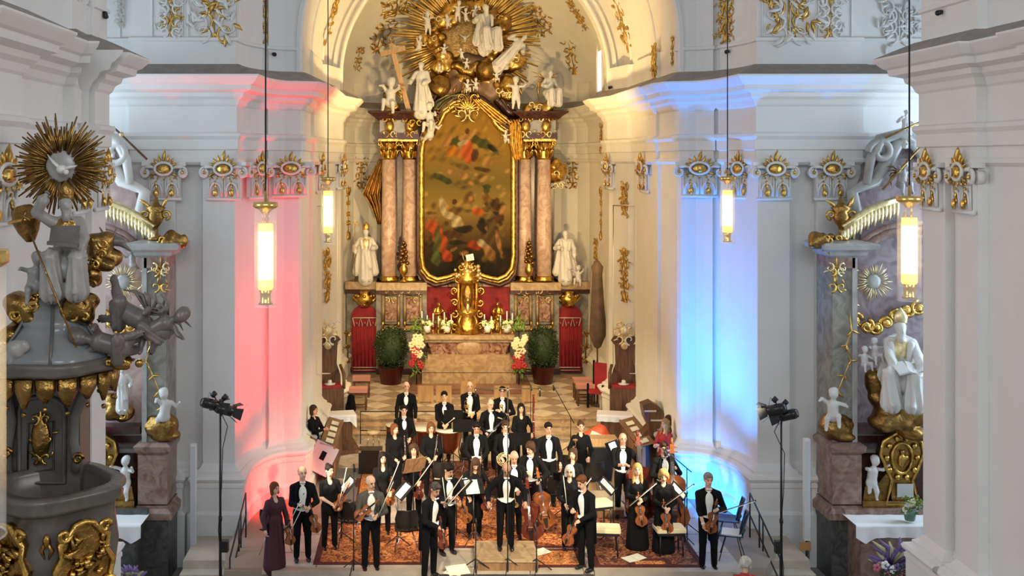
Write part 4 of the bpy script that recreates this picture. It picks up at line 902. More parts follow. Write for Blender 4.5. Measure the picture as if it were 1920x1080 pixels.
vio(p, 'red brown violin held low by the long dark haired woman', base=(.13, -.28, .68), top=(.16, -.24, 1.22)); bw(p, 'bow held slanting by the long dark haired woman', (.05, -.30, .95), (.28, -.38, 1.55))
p = person('woman with reddish brown curls and v neck smiling in the second row', 776, 830, 1.66, 0, 0, 'blouse', 'curly', 'brown', lh=(-.12, -.25, .94), rh=(.14, -.26, 1.0), low=True, turn=-4)
bw(p, 'long grey bow of the woman with reddish brown curls', (-.02, -.30, .88), (.40, -.36, 1.48)); vio(p, 'violin low before the woman with reddish brown curls', base=(.10, -.26, .60), top=(.14, -.24, 1.12), m_=VARN3)
p = person('woman with straight auburn bob holding a flute upright', 740, 792, 1.68, R_(18), 0, 'blouse', 'bob', 'auburn', lh=(-.06, -.25, .98), rh=(.18, -.25, 1.04), turn=20)
wind('flute', 'silver flute held upright by the woman with auburn bob', L2W(p, (.19, -.26, .82)), L2W(p, (.16, -.26, 1.5)), .66, SILVER, .011, .011)
p = person('fair haired woman behind with a long silver flute', 808, 789, 1.70, R_(6), 0, 'blouse', 'bob', 'auburn', lh=(-.10, -.25, .98), rh=(.10, -.26, 1.02), tilt=8)
wind('flute', 'long silver flute held upright by the fair haired woman', L2W(p, (.02, -.27, .82)), L2W(p, (.12, -.27, 1.5)), .68, SILVER, .011, .011)
p = person('short dark haired clarinettist in dark suit at the left rear', 757, 757, 1.74, R_(10), 0, 'suit', 'short', 'black', lh=(-.08, -.24, 1.04), rh=(.12, -.24, 1.0))
wind('clarinet', 'black clarinet of the dark suited man at the left rear', L2W(p, (.02, -.27, 1.22)), L2W(p, (.10, -.30, .6)), .62, EBONY)
p = person('bald headed percussionist with open white shirt front at the rear left', 762, 713, 1.82, R_(-4), 0, 'suit', 'bald', 'blond', lh=(-.24, -.16, .84), rh=(.24, -.16, .84), turn=12)
p = person('smiling dark haired timpanist holding sticks', 833, 731, 1.78, 0, 0, 'suit', 'short', 'black', lh=(-.04, -.28, .98), rh=(.08, -.28, 1.0))
t = thing('timpani_stick', 'white timpani sticks held by the smiling timpanist', 'drumstick', L2W(p, (.02, -.32, .98))); m = MB().use(PAPER); m.tube([(0, 0, 0), (.20, -.04, .17)], .006, 6); m.ball((.21, -.04, .18), .02, 8); m.build('stick', None, t)
p = person('bald trumpeter in tailcoat at the rear centre', 881, 713, 1.80, 0, 0, 'tails', 'bald', 'blond', lh=(-.02, -.25, .98), rh=(.08, -.25, .98))
trumpet('brass trumpet held upright by the bald trumpeter', L2W(p, (-.07, -.28, 1.18)), (.12, -.1, -1))
p = person('man with dark hair and glasses at the rear centre', 942, 722, 1.80, R_(-4), 0, 'tails', 'short', 'black', lh=(-.04, -.25, 1.06), rh=(.14, -.25, 1.10), glasses=True)
trumpet('brass trumpet held by the man with glasses at the rear', L2W(p, (.06, -.30, 1.10)), (-.4, -.2, 1))
p = person('man with light hair and hand raised to his face holding a bassoon', 918, 744, 1.76, R_(20), 4, 'tails', 'thin', 'grey', lh=(-.22, -.28, .98), rh=(.16, -.26, 1.46), tilt=10)
wind('bassoon', 'dark bassoon slanting across the light haired man', L2W(p, (.30, -.34, 1.36)), L2W(p, (-.34, -.38, .80)), .95, EBONY, .024, .03)
p = person('woman with long black hair seated height beside an upright bassoon', 977, 754, 1.66, R_(4), 0, 'blouse', 'long', 'black', lh=(-.10, -.25, .98), rh=(.24, -.25, 1.02), low=True)
wind('bassoon', 'tall bassoon with white ring standing upright beside the long black haired woman', L2W(p, (.28, -.28, .60)), L2W(p, (.28, -.24, 2.0)), 1.32, VARN3, .027, .03)
p = person('dark haired bearded man in tailcoat looking down in the middle row', 893, 786, 1.80, 0, 4, 'tails', 'short', 'black', skin=SKIN2, lh=(-.10, -.26, .98), rh=(.10, -.26, .98), tilt=16)
wind('oboe', 'slim oboe held by the bearded man in the middle row', L2W(p, (.08, -.30, 1.26)), L2W(p, (.14, -.32, .7)), .56, EBONY, .011, .02)
p = person('man in tailcoat holding a brass horn behind the tall microphone stand', 947, 784, 1.78, R_(6), 4, 'tails', 'short', 'brown', lh=(-.14, -.26, .98), rh=(.06, -.27, 1.0), tilt=12, turn=-12)
horn('brass french horn held at the waist behind the tall microphone stand', L2W(p, (-.10, -.34, .96)), (0, -1, .3))
p = person('tall man in tailcoat with broad white shirt front right of centre', 1028, 789, 1.84, R_(4), 0, 'tails', 'short', 'black', skin=SKIN2, lh=(-.25, -.06, .84), rh=(.25, -.06, .84), tilt=4)
p = person('woman with pinned up dark hair and round neckline in the right rear row', 1089, 787, 1.70, R_(2), 0, 'dress', 'bun', 'brown', lh=(-.20, -.16, .92), rh=(.14, -.24, .96))
trumpet('brass trumpet held low by the woman with pinned up hair', L2W(p, (-.16, -.30, 1.12)), (-.1, -.1, 1))
p = person('woman clapping in the choir stalls at the left edge of the chancel', 588, 757, 1.66, R_(60), 0, 'blouse', 'bob', 'brown', lh=(.02, -.30, 1.16), rh=(.10, -.30, 1.18), Y=25.2)
p.location.z = sZ(757, 25.2) - 1.66
p = person('long haired blond woman clapping in the choir stalls at the right', 1247, 786, 1.66, R_(-50), 0, 'blouse', 'long', 'blond', lh=(-.06, -.30, 1.14), rh=(.04, -.30, 1.16), Y=24.2, coat=REDC)
p.location.z = max(0, sZ(786, 24.2) - 1.66)
p = person('dark haired person behind the blond woman in the right choir stalls', 1253, 806, 1.62, R_(-40), 0, 'blouse', 'bob', 'brown', lh=(-.16, -.2, .94), rh=(.16, -.2, .94), Y=24.7, coat=WINE)
# audience member at the bottom right
p = person('white haired audience member in red seen at the bottom right edge', 1397, 1041, 1.62, PI, 0, 'blouse', 'curly', 'white', lh=(-.2, -.2, .9), rh=(.2, -.2, .9), z0=-.8, Y=17.5, coat=mat('bright_red_jacket', (.42, .02, .02), .6))
p.location.z = sZ(1041, 17.5) - 1.62
# ================= sculpture helpers =================
class WT:
    """a thing whose parts are modelled in world coordinates"""
    def __init__(s, name, label, cat, base, group=None): s.b = V3(base); s.t = thing(name, label, cat, base, group=group)
    def part(s, mb, name, m=None, parent=None, split=False):
        if split:
            for i in range(0, len(mb.v), 8):
                q = MB().use(m or mb.mats[0]); q.smooth = False; q.add(mb.v[i:i + 8], [(0, 1, 3, 2), (4, 6, 7, 5), (0, 4, 5, 1), (2, 3, 7, 6), (0, 2, 6, 4), (1, 5, 7, 3)]); o = s.part(q, name)
            return o
        mb.v = [tuple(V3(v) - s.b) for v in mb.v]; return mb.build(name, m, parent or s.t)
    def field(s, prims, name, mats, vox=.03, k=.04, parent=None, extra=None):
        for p in prims:
            p['a'] = p['a'] - np.array(s.b)
            if p['k'] == 'c': p['b'] = p['b'] - np.array(s.b)
        if extra is not None: extra.v = [tuple(V3(v) - s.b) for v in extra.v]
        return sdf_obj(name, prims, mats, parent or s.t, vox, k, extra=extra)
def pl(pts, Y): return [P(a, b, Y if not hasattr(Y, '__len__') else Y[i]) for i, (a, b) in enumerate(pts)]
def putto(label, loc, H=.8, yaw=0, seed=0, m_=None, wings=None, pose='sit', R=None, drape=None):
    """chubby child angel; loc = seat or feet point. local units are of a 1 m tall figure"""
    m_ = m_ or WHITE; r = random.Random(seed); t = thing('putto', label, 'statue', loc, yaw, scale=H)
    if R is not None: t.rotation_euler = R.to_euler()
    z = .0 if pose != 'stand' else .38; hp = V3((0, 0, z + .08)); ch = V3((r.uniform(-.05, .05), -.03, z + .36)); hd = ch + V3((r.uniform(-.06, .06), -.05, .27))
    pr = [ell(hp, (.14, .12, .11)), cap(hp, ch, .12, .125), ell(hd, (.105, .11, .12)), cap(ch, hd, .05), cap(hd + V3((0, -.10, 0)), hd + V3((0, -.125, -.02)), .015)]
    for sd in (-1, 1):
        s_ = ch + V3((sd * .12, 0, .05)); a1 = r.uniform(-.5, 1.2) if sd == -1 else r.uniform(-.7, .9); e = s_ + V3((sd * .14 * math.cos(a1), -.08, .15 * math.sin(a1))); w_ = e + V3((sd * .05, -.11, r.uniform(-.06, .14)))
        pr += [cap(s_, e, .052, .042), cap(e, w_, .042, .03), ell(w_ + V3((0, -.03, 0)), (.03, .04, .025))]
        if pose == 'sit': k = hp + V3((sd * .12, -.22, .02 + r.uniform(-.03, .08))); f = k + V3((sd * .02, -.03, -.24))
        elif pose == 'stand': k = hp + V3((sd * .08, -.05 * (sd + 1), -.22)); f = k + V3((sd * .01, .04, -.20))
        else: k = hp + V3((sd * .10, .16, -.12)); f = k + V3((sd * .04, .20, r.uniform(-.12, .05)))
        pr += [cap(hp + V3((sd * .07, 0, 0)), k, .085, .062), cap(k, f, .06, .04), ell(f + V3((0, -.04, -.01)), (.032, .06, .028))]
    pr += [ell(hd + V3((0, .03, .06)), (.108, .11, .085), noise=.03)]
    sdf_obj('body', pr, [m_], t, .026 / max(.6, min(1, H)), .03)
    if drape: sdf_obj('drape', [cap(hp + V3((-.16, -.06, .0)), hp + V3((.17, -.10, .05)), .09, .08, fold=(.02, 6)), cap(hp + V3((.15, 0, .0)), hp + V3((.3, .05, -.22)), .06, .04, fold=(.02, 5))], [drape], t, .026, .03)
    if wings:
        for sd in (-1, 1):
            m = MB().use(wings)
            for q in range(5): m.tube([ch + V3((sd * .03, .11, .08)), ch + V3((sd * (.18 + .02 * q), .16, .20 - .09 * q)), ch + V3((sd * (.36 - .04 * q), .18, .20 - .13 * q))], [.03, .045, .012], 6, .5)
            m.build('wing', None, t)
    return t
def robed(label, loc, H=2.0, yaw=0, m_=None, trim=None, seat=False, mitre=None, staff=None, lh=(-.22, -.26, 1.05), rh=(.2, -.28, 1.15), lean=0, name='statue', cape=None, wings=None, vox=.03, R=None, hair=None, turn=0, beard=False, flow=0):
    """standing or seated draped figure, local units of a 1.8 m person"""
    m_ = m_ or WHITE; t = thing(name, label, 'statue', loc, yaw, scale=H / 1.8)
    if R is not None: t.rotation_euler = R.to_euler()
    mats = [m_, trim or m_]; z0 = -.38 if seat else 0; U = lambda x, y, z: V3((x + lean * z, y, z + z0))
    hd = U(0, -.06, 1.62); HR = rotz(turn); q = lambda x, y, z: hd + HR @ V3((x, y, z))
    pr = [ell(q(0, 0, .02), (.085, .10, .115), HR), ell(q(0, -.03, -.05), (.06, .062, .065), HR), cap(q(0, -.09, .02), q(0, -.12, -.02), .012, .018), cap(U(0, 0, 1.42), q(0, 0, -.02), .06),
          ell(U(0, 0, 1.22), (.20, .15, .26), None, 1 if trim else 0), cap(U(-.16, 0, 1.40), U(.16, 0, 1.40), .07), cap(U(0, 0, .95), U(0, 0, 1.2), .17, .16, 0, .85, (0, 1, 0), (.015, 7))]
    if seat:
        for sd in (-1, 1): pr += [cap(U(sd * .10, 0, .88), U(sd * .19, -.46, .92), .14, .12, fold=(.02, 6)), cap(U(sd * .19, -.46, .90), U(sd * .17, -.42, .42), .12, .16, fold=(.03, 7)), ell(U(sd * .15, -.54, .42), (.05, .11, .04))]
        pr += [cap(U(-.12, -.2, .72), U(.12, -.2, .72), .2, .2), ell(U(0, .02, .85), (.26, .22, .2))]
    else:
        pr += [cap(U(0, 0, .08), U(.02, 0, 1.0), .25 + .04 * flow, .17, 0, .85, (0, 1, 0), (.03 + .015 * flow, 8)), cap(U(.12, -.12, .5), U(.02, -.02, .98), .11, .10, fold=(.012, 5)), ell(U(-.1, -.20, .04), (.05, .10, .04)), ell(U(.12, -.22, .05), (.05, .10, .04))]
        if flow: pr += [cap(U(.1, .1, 1.0), U(.42 * flow, .12, .35), .10, .16, 0, .5, (0, 1, 0), (.03, 6))]
    for sd, T in ((-1, lh), (1, rh)):
        S = U(sd * .19, 0, 1.38); E_, W_ = ik(S, V3(T) + V3((lean * 1.1, 0, z0)), (sd * .8, .4, -.8), .29, .27); d = (W_ - E_).normalized()
        pr += [cap(S, E_, .085, .075), cap(E_, W_ - d * .05, .075, .085, fold=(.012, 5)), cap(W_ - d * .04, W_ + d * .03, .03), ell(W_ + d * .06, (.038, .03, .05), frame(d))]
    pr += [ell(q(0, .025, .05), (.10, .11, .095), HR, noise=.02)]
    if beard: pr += [ell(q(0, -.05, -.12), (.06, .05, .10), HR, noise=.02)]
    ex = MB()
    for sd, T in ((-1, lh), (1, rh)):
        S = U(sd * .19, 0, 1.38); E_, W_ = ik(S, V3(T) + V3((lean * 1.1, 0, z0)), (sd * .8, .4, -.8), .29, .27); hand(ex, W_ + (W_ - E_).normalized() * .015, W_ - E_, -sd, m_, .8)
    sdf_obj('body', pr, mats, t, vox, .035, extra=ex)
    if cape: sdf_obj('cape', [cap(U(-.13, .10, 1.38), U(-.30, .10, .30 if not seat else .6), .10, .13, 0, .7, (0, 1, 0), (.03, 5)), cap(U(.13, .10, 1.38), U(.30, .10, .30 if not seat else .6), .10, .13, 0, .7, (0, 1, 0), (.03, 5)), cap(U(0, .14, 1.35), U(0, .16, .4), .18, .24, 0, .5, (0, 1, 0), (.03, 9)), cap(U(-.16, -.12, 1.38), U(-.12, -.19, 1.1), .06, .05), cap(U(.16, -.12, 1.38), U(.12, -.19, 1.1), .06, .05)], [cape], t, vox, .03)
    if mitre:
        m = MB().use(mitre)
        pf = [(.0, -.02), (.095, -.02), (.105, .04), (.115, .12), (.075, .20), (.0, .29)]
        m.lathe(pf, 12, hd + V3((0, .01, .09)), Matrix.Diagonal((1, .62, 1)) @ rotx(.06)); m.build('mitre', None, t)
    if staff:
        m = MB().use(staff); x, y, z = lh if lh[2] > rh[2] * .5 else rh; x, y = lh[0] - .02, lh[1] - .03
        m.tube([(x, y, z0 + .02), (x, y, z0 + 1.85)], .013, 6); m.tube([(x + a, y, z0 + 1.85 + b) for a, b in spiral(.0, .11, .10, 1.1, -PI / 2, 1, 14, .35)], .014, 6); m.build('crozier', None, t)
    if wings:
        for sd in (-1, 1):
            m = MB().use(wings)
            for i in range(7): m.tube([U(sd * .06, .16, 1.35), U(sd * (.28 + .02 * i), .26, 1.62 - .10 * i), U(sd * (.70 - .07 * i), .30, 1.72 - .2 * i)], [.04, .07, .015], 6, .45)
            m.build('wing', None, t)
    return t
def cloud_prims(c, n, spread, r, rnd_): return [ell((c[0] + rnd_.uniform(-1, 1) * spread[0], c[1] + rnd_.uniform(-1, 1) * spread[1], c[2] + rnd_.uniform(-1, 1) * spread[2]), [r * rnd_.uniform(.6, 1.2) for _ in range(3)], None, 0, 'u', .05) for _ in range(n)]
def cloud(label, c, n, spread, r, seed, m_=OLDGOLD, vox=.04, name='gilded_cloud'):
    t = WT(name, label, 'sculpture', c); t.field(cloud_prims(c, n, spread, r, random.Random(seed)), 'mass', [m_], vox, .05)
    g = MB().use(GOLD if m_ != GOLD else PALEGOLD); r_ = random.Random(seed + 1)
    for _ in range(max(2, n // 2)):
        x, z = c[0] + r_.uniform(-1, 1) * spread[0], c[2] + r_.uniform(-1, 1) * spread[2]; a0 = r_.uniform(0, 6)
        g.tube([(px_, c[1] - spread[1] - r * .55, pz_) for px_, pz_ in spiral(x, z, r * .55, .9, a0, r_.choice((-1, 1)), 12, .3)], .022, 6)
    t.part(g, 'scroll'); return t.t
def sunburst(label, c, r0, r1, n, m_, yaw=0, seed=1, el=1, core=None, skip=None, nb=6, flat=.02):
    t = thing('gilded_sunburst', label, 'sculpture', c, yaw); r_ = random.Random(seed); ms = [MB().use(m_) for _ in range(nb)]
    for i in range(n):
        a = 2 * PI * (i + r_.uniform(-.3, .3)) / n
        if skip and skip(a): continue
        L = r1 * r_.uniform(.72, 1.0) * (1.0 if i % 4 else 1.08); w_ = r1 * .018 + .006; b = ms[int(nb * i / n)]; y = r_.uniform(-.04, .04)
        ca, sa = math.cos(a), math.sin(a) * el
        b.tube([(ca * r0, y, sa * r0), (ca * (r0 + L) / 2, y - .02, sa * (r0 + L) / 2), (ca * L, y, sa * L)], [w_ * .5, w_, w_ * .5], 4, .6, up=(0, 1, 0))
    for b in ms:
        if b.v: b.build('ray_bundle', None, t)
    if core: m = MB().use(core); m.ball((0, 0, 0), (r0 * 1.15, .06, r0 * 1.15 * el), 16); m.build('cloud_disc', None, t)
    return t
def drapery(t, pts, wd, m_, name='drapery', folds=4, amp=.05, n=24):
    """hanging cloth: pts = [(x,y,z)] centre line from top; wd = widths"""
    N = len(pts) - 1
    def fn(u, v, off=0):
        x = v * N; i = min(N - 1, int(x)); f = x - i; p = V3(pts[i]) * (1 - f) + V3(pts[i + 1]) * f; w_ = wd[i] * (1 - f) + wd[i + 1] * f
        return (p.x - t.b.x + (u - .5) * w_, p.y - t.b.y + amp * math.sin(u * folds * 2 * PI + v * 2) + off, p.z - t.b.z + .03 * math.cos(u * folds * 2 * PI))
    m = MB().use(m_); m.grid(fn, folds * 8, n); m.grid(lambda u, v: fn(1 - u, v, .03), folds * 8, n); return m.build(name, None, t.t)
# ================= the high altar =================
YA = 35.6; SA = F0 / YA
HA = WT('high_altar', 'tall marble high altar with four columns around the painting', 'altar', P(876, 700, YA)); HA.b.z = HA.t.location.z = .4
T = HA
m = MB().use(GRNM); m.smooth = False      # lower storey
for a, b in ((650, 706), (1046, 1104)): m.box(sX(a, YA), sX(b, YA), YA - .05, YA + .8, .4, sZ(548, YA))
m.box(sX(706, YA), sX(800, YA), YA - .3, YA + .8, .4, sZ(548, YA)); m.box(sX(955, YA), sX(1046, YA), YA - .3, YA + .8, .4, sZ(548, YA)); T.part(m, 'lower_storey', split=True)
m = MB().use(OCHM); m.smooth = False
for a, b, d in ((648, 716, .15), (706, 800, .45), (955, 1048, .45), (1040, 1106, .15)): m.box(sX(a, YA), sX(b, YA), YA - d - .08, YA + .8, sZ(541, YA), sZ(527, YA))
m.box(sX(796, YA), sX(958, YA), YA - .2, YA + .8, sZ(536, YA), sZ(527, YA)); T.part(m, 'ledge', split=True)
m = MB().use(DREDM); m.smooth = False
for a, b, d in ((648, 716, .10), (706, 800, .38), (955, 1048, .38), (1040, 1106, .10)): m.box(sX(a, YA), sX(b, YA), YA - d - .06, YA + .8, sZ(549, YA), sZ(541, YA)); m.box(sX(a, YA), sX(b, YA), YA - d, YA + .8, sZ(697, YA), sZ(688, YA))
T.part(m, 'dark_moulding', split=True)
for a, b in ((716, 751), (756, 792), (962, 996), (1002, 1036)):      # veined marble panels with pale frames
    m = MB().use(VEINM); m.box(sX(a + 7, YA), sX(b - 7, YA), YA - .36, YA - .3, sZ(600, YA), sZ(556, YA)); f = T.part(m, 'marble_panel')
    m = MB().use(OCHM); x0, x1, z0, z1 = sX(a + 3, YA), sX(b - 3, YA), sZ(606, YA), sZ(551, YA); m.tube([(x0, YA - .37, z0), (x1, YA - .37, z0), (x1, YA - .37, z1), (x0, YA - .37, z1)], .06, 4, closed=True); T.part(m, 'panel_frame', None, f)
    m = MB().use(PALEGOLD); rocaille(m, .55, .35, random.Random(a), GOLD, PALEGOLD, .02, .7); xx = (x0 + x1) / 2
    m.v = [(v[0] + xx, v[1] + YA - .42, v[2] + z1) for v in m.v]; T.part(m, 'gilded_mask')
    m = MB().use(OCHM); m.tube([(x0 - .05, YA - .4, z0 - .1), (x1 + .05, YA - .4, z0 - .1)], .09, 8); m.use(GOLD)
    for xq in (x0, x1): m.ball((xq, YA - .5, z0 - .14), .06, 8); m.ball((xq, YA - .46, z0 + .02), (.05, .05, .12), 8)
    T.part(m, 'console')
m = MB().use(REDC); m.smooth = False; m.box(sX(800, YA), sX(955, YA), YA - .02, YA + .06, sZ(618, YA), sZ(536, YA)); T.part(m, 'red_backcloth')
# back wall of the retable, behind columns
m = MB().use(DREDM); m.smooth = False; m.box(sX(712, YA), sX(1040, YA), YA + .25, YA + .8, sZ(527, YA), sZ(252, YA)); T.part(m, 'dark_back')
for i, px in enumerate((729, 768, 983, 1020)):
    Yc = YA - .15 if i in (0, 3) else YA - .02; x = sX(px, Yc); zb, zt = sZ(520, Yc), sZ(298, Yc); R0 = .245
    m = MB().use(PINKM); m.lathe([(R0, zb), (R0 * 1.02, zb + 1.2), (R0 * .90, zt)], 24, (x, Yc, 0)); c_ = T.part(m, 'column')
    m = MB().use(GOLD); m.lathe([(R0 * 1.25, zb - .11), (R0 * 1.3, zb - .06), (R0 * 1.15, zb - .02), (R0 * 1.2, zb + .03), (R0 * 1.02, zb + .06)], 20, (x, Yc, 0)); T.part(m, 'column_base', None, c_)
    m = MB().use(GOLD); m.lathe([(R0 * .92, zt - .02), (R0 * .98, zt + .05), (R0 * .95, zt + .3), (R0 * 1.25, zt + .58)], 16, (x, Yc, 0)); m.smooth = False; m.box(x - .34, x + .34, Yc - .34, Yc + .3, zt + .58, zt + .66); m.smooth = True
    for row in range(2):
        for q in range(9):
            a = 2 * PI * (q + row * .5) / 9; ca, sa = math.cos(a), math.sin(a); zz = zt + .04 + row * .22
            m.tube([(x + ca * R0 * .98, Yc + sa * R0 * .98, zz), (x + ca * R0 * 1.12, Yc + sa * R0 * 1.12, zz + .2), (x + ca * R0 * 1.4, Yc + sa * R0 * 1.4, zz + .26), (x + ca * R0 * 1.45, Yc + sa * R0 * 1.45, zz + .20)], [.04, .055, .04, .015], 5)
    for sx in (-1, 1): m.tube([(x + sx * .30 + px_, Yc - .33, zt + .50 + pz_) for px_, pz_ in spiral(0, 0, .075, 1, PI / 2, sx, 10, .4)], .028, 5)
    T.part(m, 'column_capital', None, c_)
for a, b, sg in ((700, 790, -1), (968, 1046, 1)):
    x0, x1 = sX(a + 10, YA), sX(b - 4, YA)
    m = MB().use(DREDM); m.smooth = False; m.box(x0, x1, YA - .45, YA + .8, sZ(262, YA), sZ(250, YA)); T.part(m, 'architrave')
    m = MB().use(GREYST); m.smooth = False; m.box(x0 + .05, x1 - .05, YA - .38, YA + .8, sZ(250, YA), sZ(226, YA)); T.part(m, 'frieze')
    m = MB().use(DREDM); m.smooth = False; xs = [(0, 226), (.10, 222), (.14, 219), (.32, 213), (.34, 210), (0, 209)]
    path = [(x1, YA + .8), (x1, YA - .42), (x0, YA - .42), (x0, YA + .8)]; sweep(m, path, [(o, sZ(py, YA)) for o, py in xs], [DREDM]); m.box(x0, x1, YA - .42, YA + .8, sZ(226, YA), sZ(210, YA)); T.part(m, 'cornice')
    for px in ((731, 768) if sg < 0 else (983, 1021)):
        m = MB(); rocaille(m, .55, .62, random.Random(px), GOLD, PALEGOLD, .03, .8); m.use(GOLD).ball((0, -.04, 0), (.16, .1, .2), 10); m.v = [(v[0] + sX(px, YA), v[1] + YA - .45, v[2] + sZ(238, YA)) for v in m.v]; T.part(m, 'gilded_mask')
# broken curved pediment behind the group
m = MB().use(DREDM)
for sg, pts in ((-1, [(792, 224), (806, 205), (818, 190), (838, 176), (862, 170)]), (1, [(968, 224), (950, 205), (935, 188), (915, 175), (892, 170)])):
    q = pl(pts, YA + .2); m.tube(q, [.22, .2, .18, .16, .14], 8); m.tube([v + V3((0, -.15, .18)) for v in q], [.07] * 5, 6)
T.part(m, 'curved_pediment')
# ---- the painting and its frame
def mirr(pts, c=876.5): return pts + [(2 * c - x, y) for x, y in pts[::-1]]
half = [(876.5, 192), (852, 197), (833, 212), (824, 231), (816, 240), (803, 248), (793, 266), (790, 290), (790, 480), (793, 503), (804, 517), (820, 524), (838, 520), (856, 514), (876.5, 512)]
outl = mirr(half)[:-1]; outl = half + [(2 * 876.5 - x, y) for x, y in half[::-1][1:-1]]
YP = YA - .25
WP = WT('altar_painting', 'tall arched altar painting of a rising figure above a crowd in a curved gilded frame', 'painting', P(876.5, 524, YP))
def paint():
    nx, ny = 96, 188; x0, x1, y0, y1 = 788, 965, 190, 526; xs = np.linspace(x0, x1, nx + 1); ys = np.linspace(y0, y1, ny + 1); GX, GY = np.meshgrid(xs, ys, indexing='ij')
    t = np.clip((GY - y0) / (y1 - y0), 0, 1)[..., None]; stops = [(0, (.50, .34, .06)), (.25, (.56, .40, .12)), (.45, (.42, .34, .12)), (.6, (.55, .42, .15)), (.72, (.34, .24, .09)), (.86, (.13, .10, .035)), (1, (.06, .05, .02))]
    col = np.zeros(GX.shape + (3,))
    for (a, ca), (b, cb) in zip(stops, stops[1:]):
        f = np.clip((t - a) / (b - a), 0, 1); msk = (t >= a) & (t <= b); col = np.where(msk, np.array(ca) * (1 - f) + np.array(cb) * f, col)
    r_ = np.random.RandomState(4)
    def blob(cx, cy, rx, ry, c, rot=0, soft=.25, wob=.12):
        a = math.radians(rot); dx, dy = GX - cx, GY - cy; u = (dx * math.cos(a) + dy * math.sin(a)) / rx; v = (-dx * math.sin(a) + dy * math.cos(a)) / ry
        d = np.sqrt(u * u + v * v) + wob * np.sin(GX * .22 + GY * .17 + cx) + .06 * np.sin(GX * .5 - GY * .6); k_ = np.clip((1 - d) / soft, 0, 1)[..., None] * .80; col[:] = col * (1 - k_) + np.array(c) * (1 + .22 * np.sin(GX * .35 + GY * .22)[..., None]) * k_
    for _ in range(26): blob(r_.uniform(795, 955), r_.uniform(320, 400), r_.uniform(6, 22), r_.uniform(3, 8), (.30, .24, .09) if r_.rand() < .5 else (.60, .46, .2), r_.uniform(-30, 30), .6)
    for _ in range(70): blob(r_.uniform(795, 958), r_.uniform(380, 505), r_.uniform(4, 16), r_.uniform(3, 9), ((.16, .09, .03), (.45, .32, .12), (.30, .17, .06), (.08, .06, .025))[r_.randint(4)], r_.uniform(-60, 60), .6)
    for _ in range(30): blob(r_.uniform(795, 958), r_.uniform(215, 300), r_.uniform(8, 24), r_.uniform(5, 10), ((.58, .42, .12), (.42, .28, .07))[r_.randint(2)], r_.uniform(-40, 40), .8)
    G_ = (.13, .16, .06); SK = (.62, .40, .2); OR = (.70, .22, .07); WHT = (.70, .62, .42); BR = (.20, .10, .035); DK = (.05, .035, .015)
    for b in [(852, 268, 26, 11, G_, -28), (903, 268, 30, 10, G_, 24), (925, 280, 14, 6, DK, 40), (845, 282, 14, 12, (.70, .36, .06), 10), (862, 290, 16, 8, (.65, .32, .06), 40), (875, 262, 9, 16, SK, 8), (885, 252, 4, 14, SK, 35), (864, 258, 5, 6, SK, 0), (876, 246, 4.5, 5.5, BR, 0), (878, 285, 13, 22, OR, 0), (868, 268, 12, 5, WHT, -20), (890, 290, 8, 14, BR, 0),
              (828, 292, 13, 5, (.35, .28, .1), -50), (925, 288, 20, 4, (.38, .32, .14), -15), (838, 265, 9, 14, SK, 30), (915, 305, 12, 7, SK, -25), (905, 318, 16, 5, BR, 10), (866, 312, 22, 6, (.30, .24, .09), 15), (843, 322, 12, 5, SK, 30), (830, 335, 24, 7, G_, 25), (870, 330, 9, 7, SK, 0), (885, 345, 10, 4, SK, 30), (910, 335, 15, 5, (.6, .45, .2), -20),
              (912, 350, 9, 5, G_, 0), (912, 357, 8, 6, G_, 90), (912, 371, 9, 9, (.42, .22, .09), 0), (912, 382, 4, 6, BR, 0), (911, 392, 10, 6, (.30, .2, .09), 0), (915, 405, 17, 6, (.38, .29, .14), 0), (917, 440, 16, 32, (.26, .19, .09), 0), (830, 385, 8, 18, WHT, -12), (845, 405, 20, 8, WHT, 20), (858, 418, 14, 10, (.74, .66, .44), 0), (838, 388, 6, 6, SK, 0), (852, 378, 5, 6, BR, 0), (880, 372, 12, 14, (.35, .24, .09), 10), (882, 372, 5, 6, SK, 0), (896, 397, 14, 8, OR, 15), (930, 385, 10, 14, BR, 0), (942, 395, 7, 14, SK, 10), (935, 410, 12, 10, BR, 0),
              (870, 430, 20, 8, DK, -5), (845, 440, 22, 9, BR, 0), (815, 410, 5, 7, SK, 0), (812, 425, 14, 14, OR, 0), (825, 450, 14, 30, OR, -18), (838, 480, 16, 10, OR, 50), (820, 455, 8, 34, (.22, .28, .10), 4), (818, 485, 10, 16, (.25, .30, .12), 0), (858, 455, 20, 5, DK, 0), (905, 425, 11, 14, DK, 0), (912, 428, 3, 5, SK, 0), (890, 460, 14, 10, (.55, .14, .05), 10), (905, 458, 12, 8, WHT, 35), (915, 470, 10, 14, SK, -20), (922, 480, 10, 12, (.45, .3, .12), 0), (935, 455, 5, 26, SK, -12), (870, 475, 10, 5, SK, 0), (850, 468, 8, 3, SK, -30), (880, 500, 60, 12, (.10, .09, .03), 0)]:
        blob(b[0], b[1], b[2], b[3], b[4], b[5])
    col = np.clip(col, 0, 1) ** 1.75 * .72
    # clip against the outline
    poly = outl
    def inside(x, y):
        c = False; j = len(poly) - 1
        for i in range(len(poly)):
            (xi, yi), (xj, yj) = poly[i], poly[j]
            if (yi > y) != (yj > y) and x < (xj - xi) * (y - yi) / (yj - yi) + xi: c = not c
            j = i
        return c
    V = [tuple(P(xs[i], ys[j], YP) - WP.b) for i in range(nx + 1) for j in range(ny + 1)]; Fc = [(i * (ny + 1) + j, i * (ny + 1) + j + 1, (i + 1) * (ny + 1) + j + 1, (i + 1) * (ny + 1) + j) for i in range(nx) for j in range(ny) if inside((xs[i] + xs[i + 1]) / 2, (ys[j] + ys[j + 1]) / 2)]
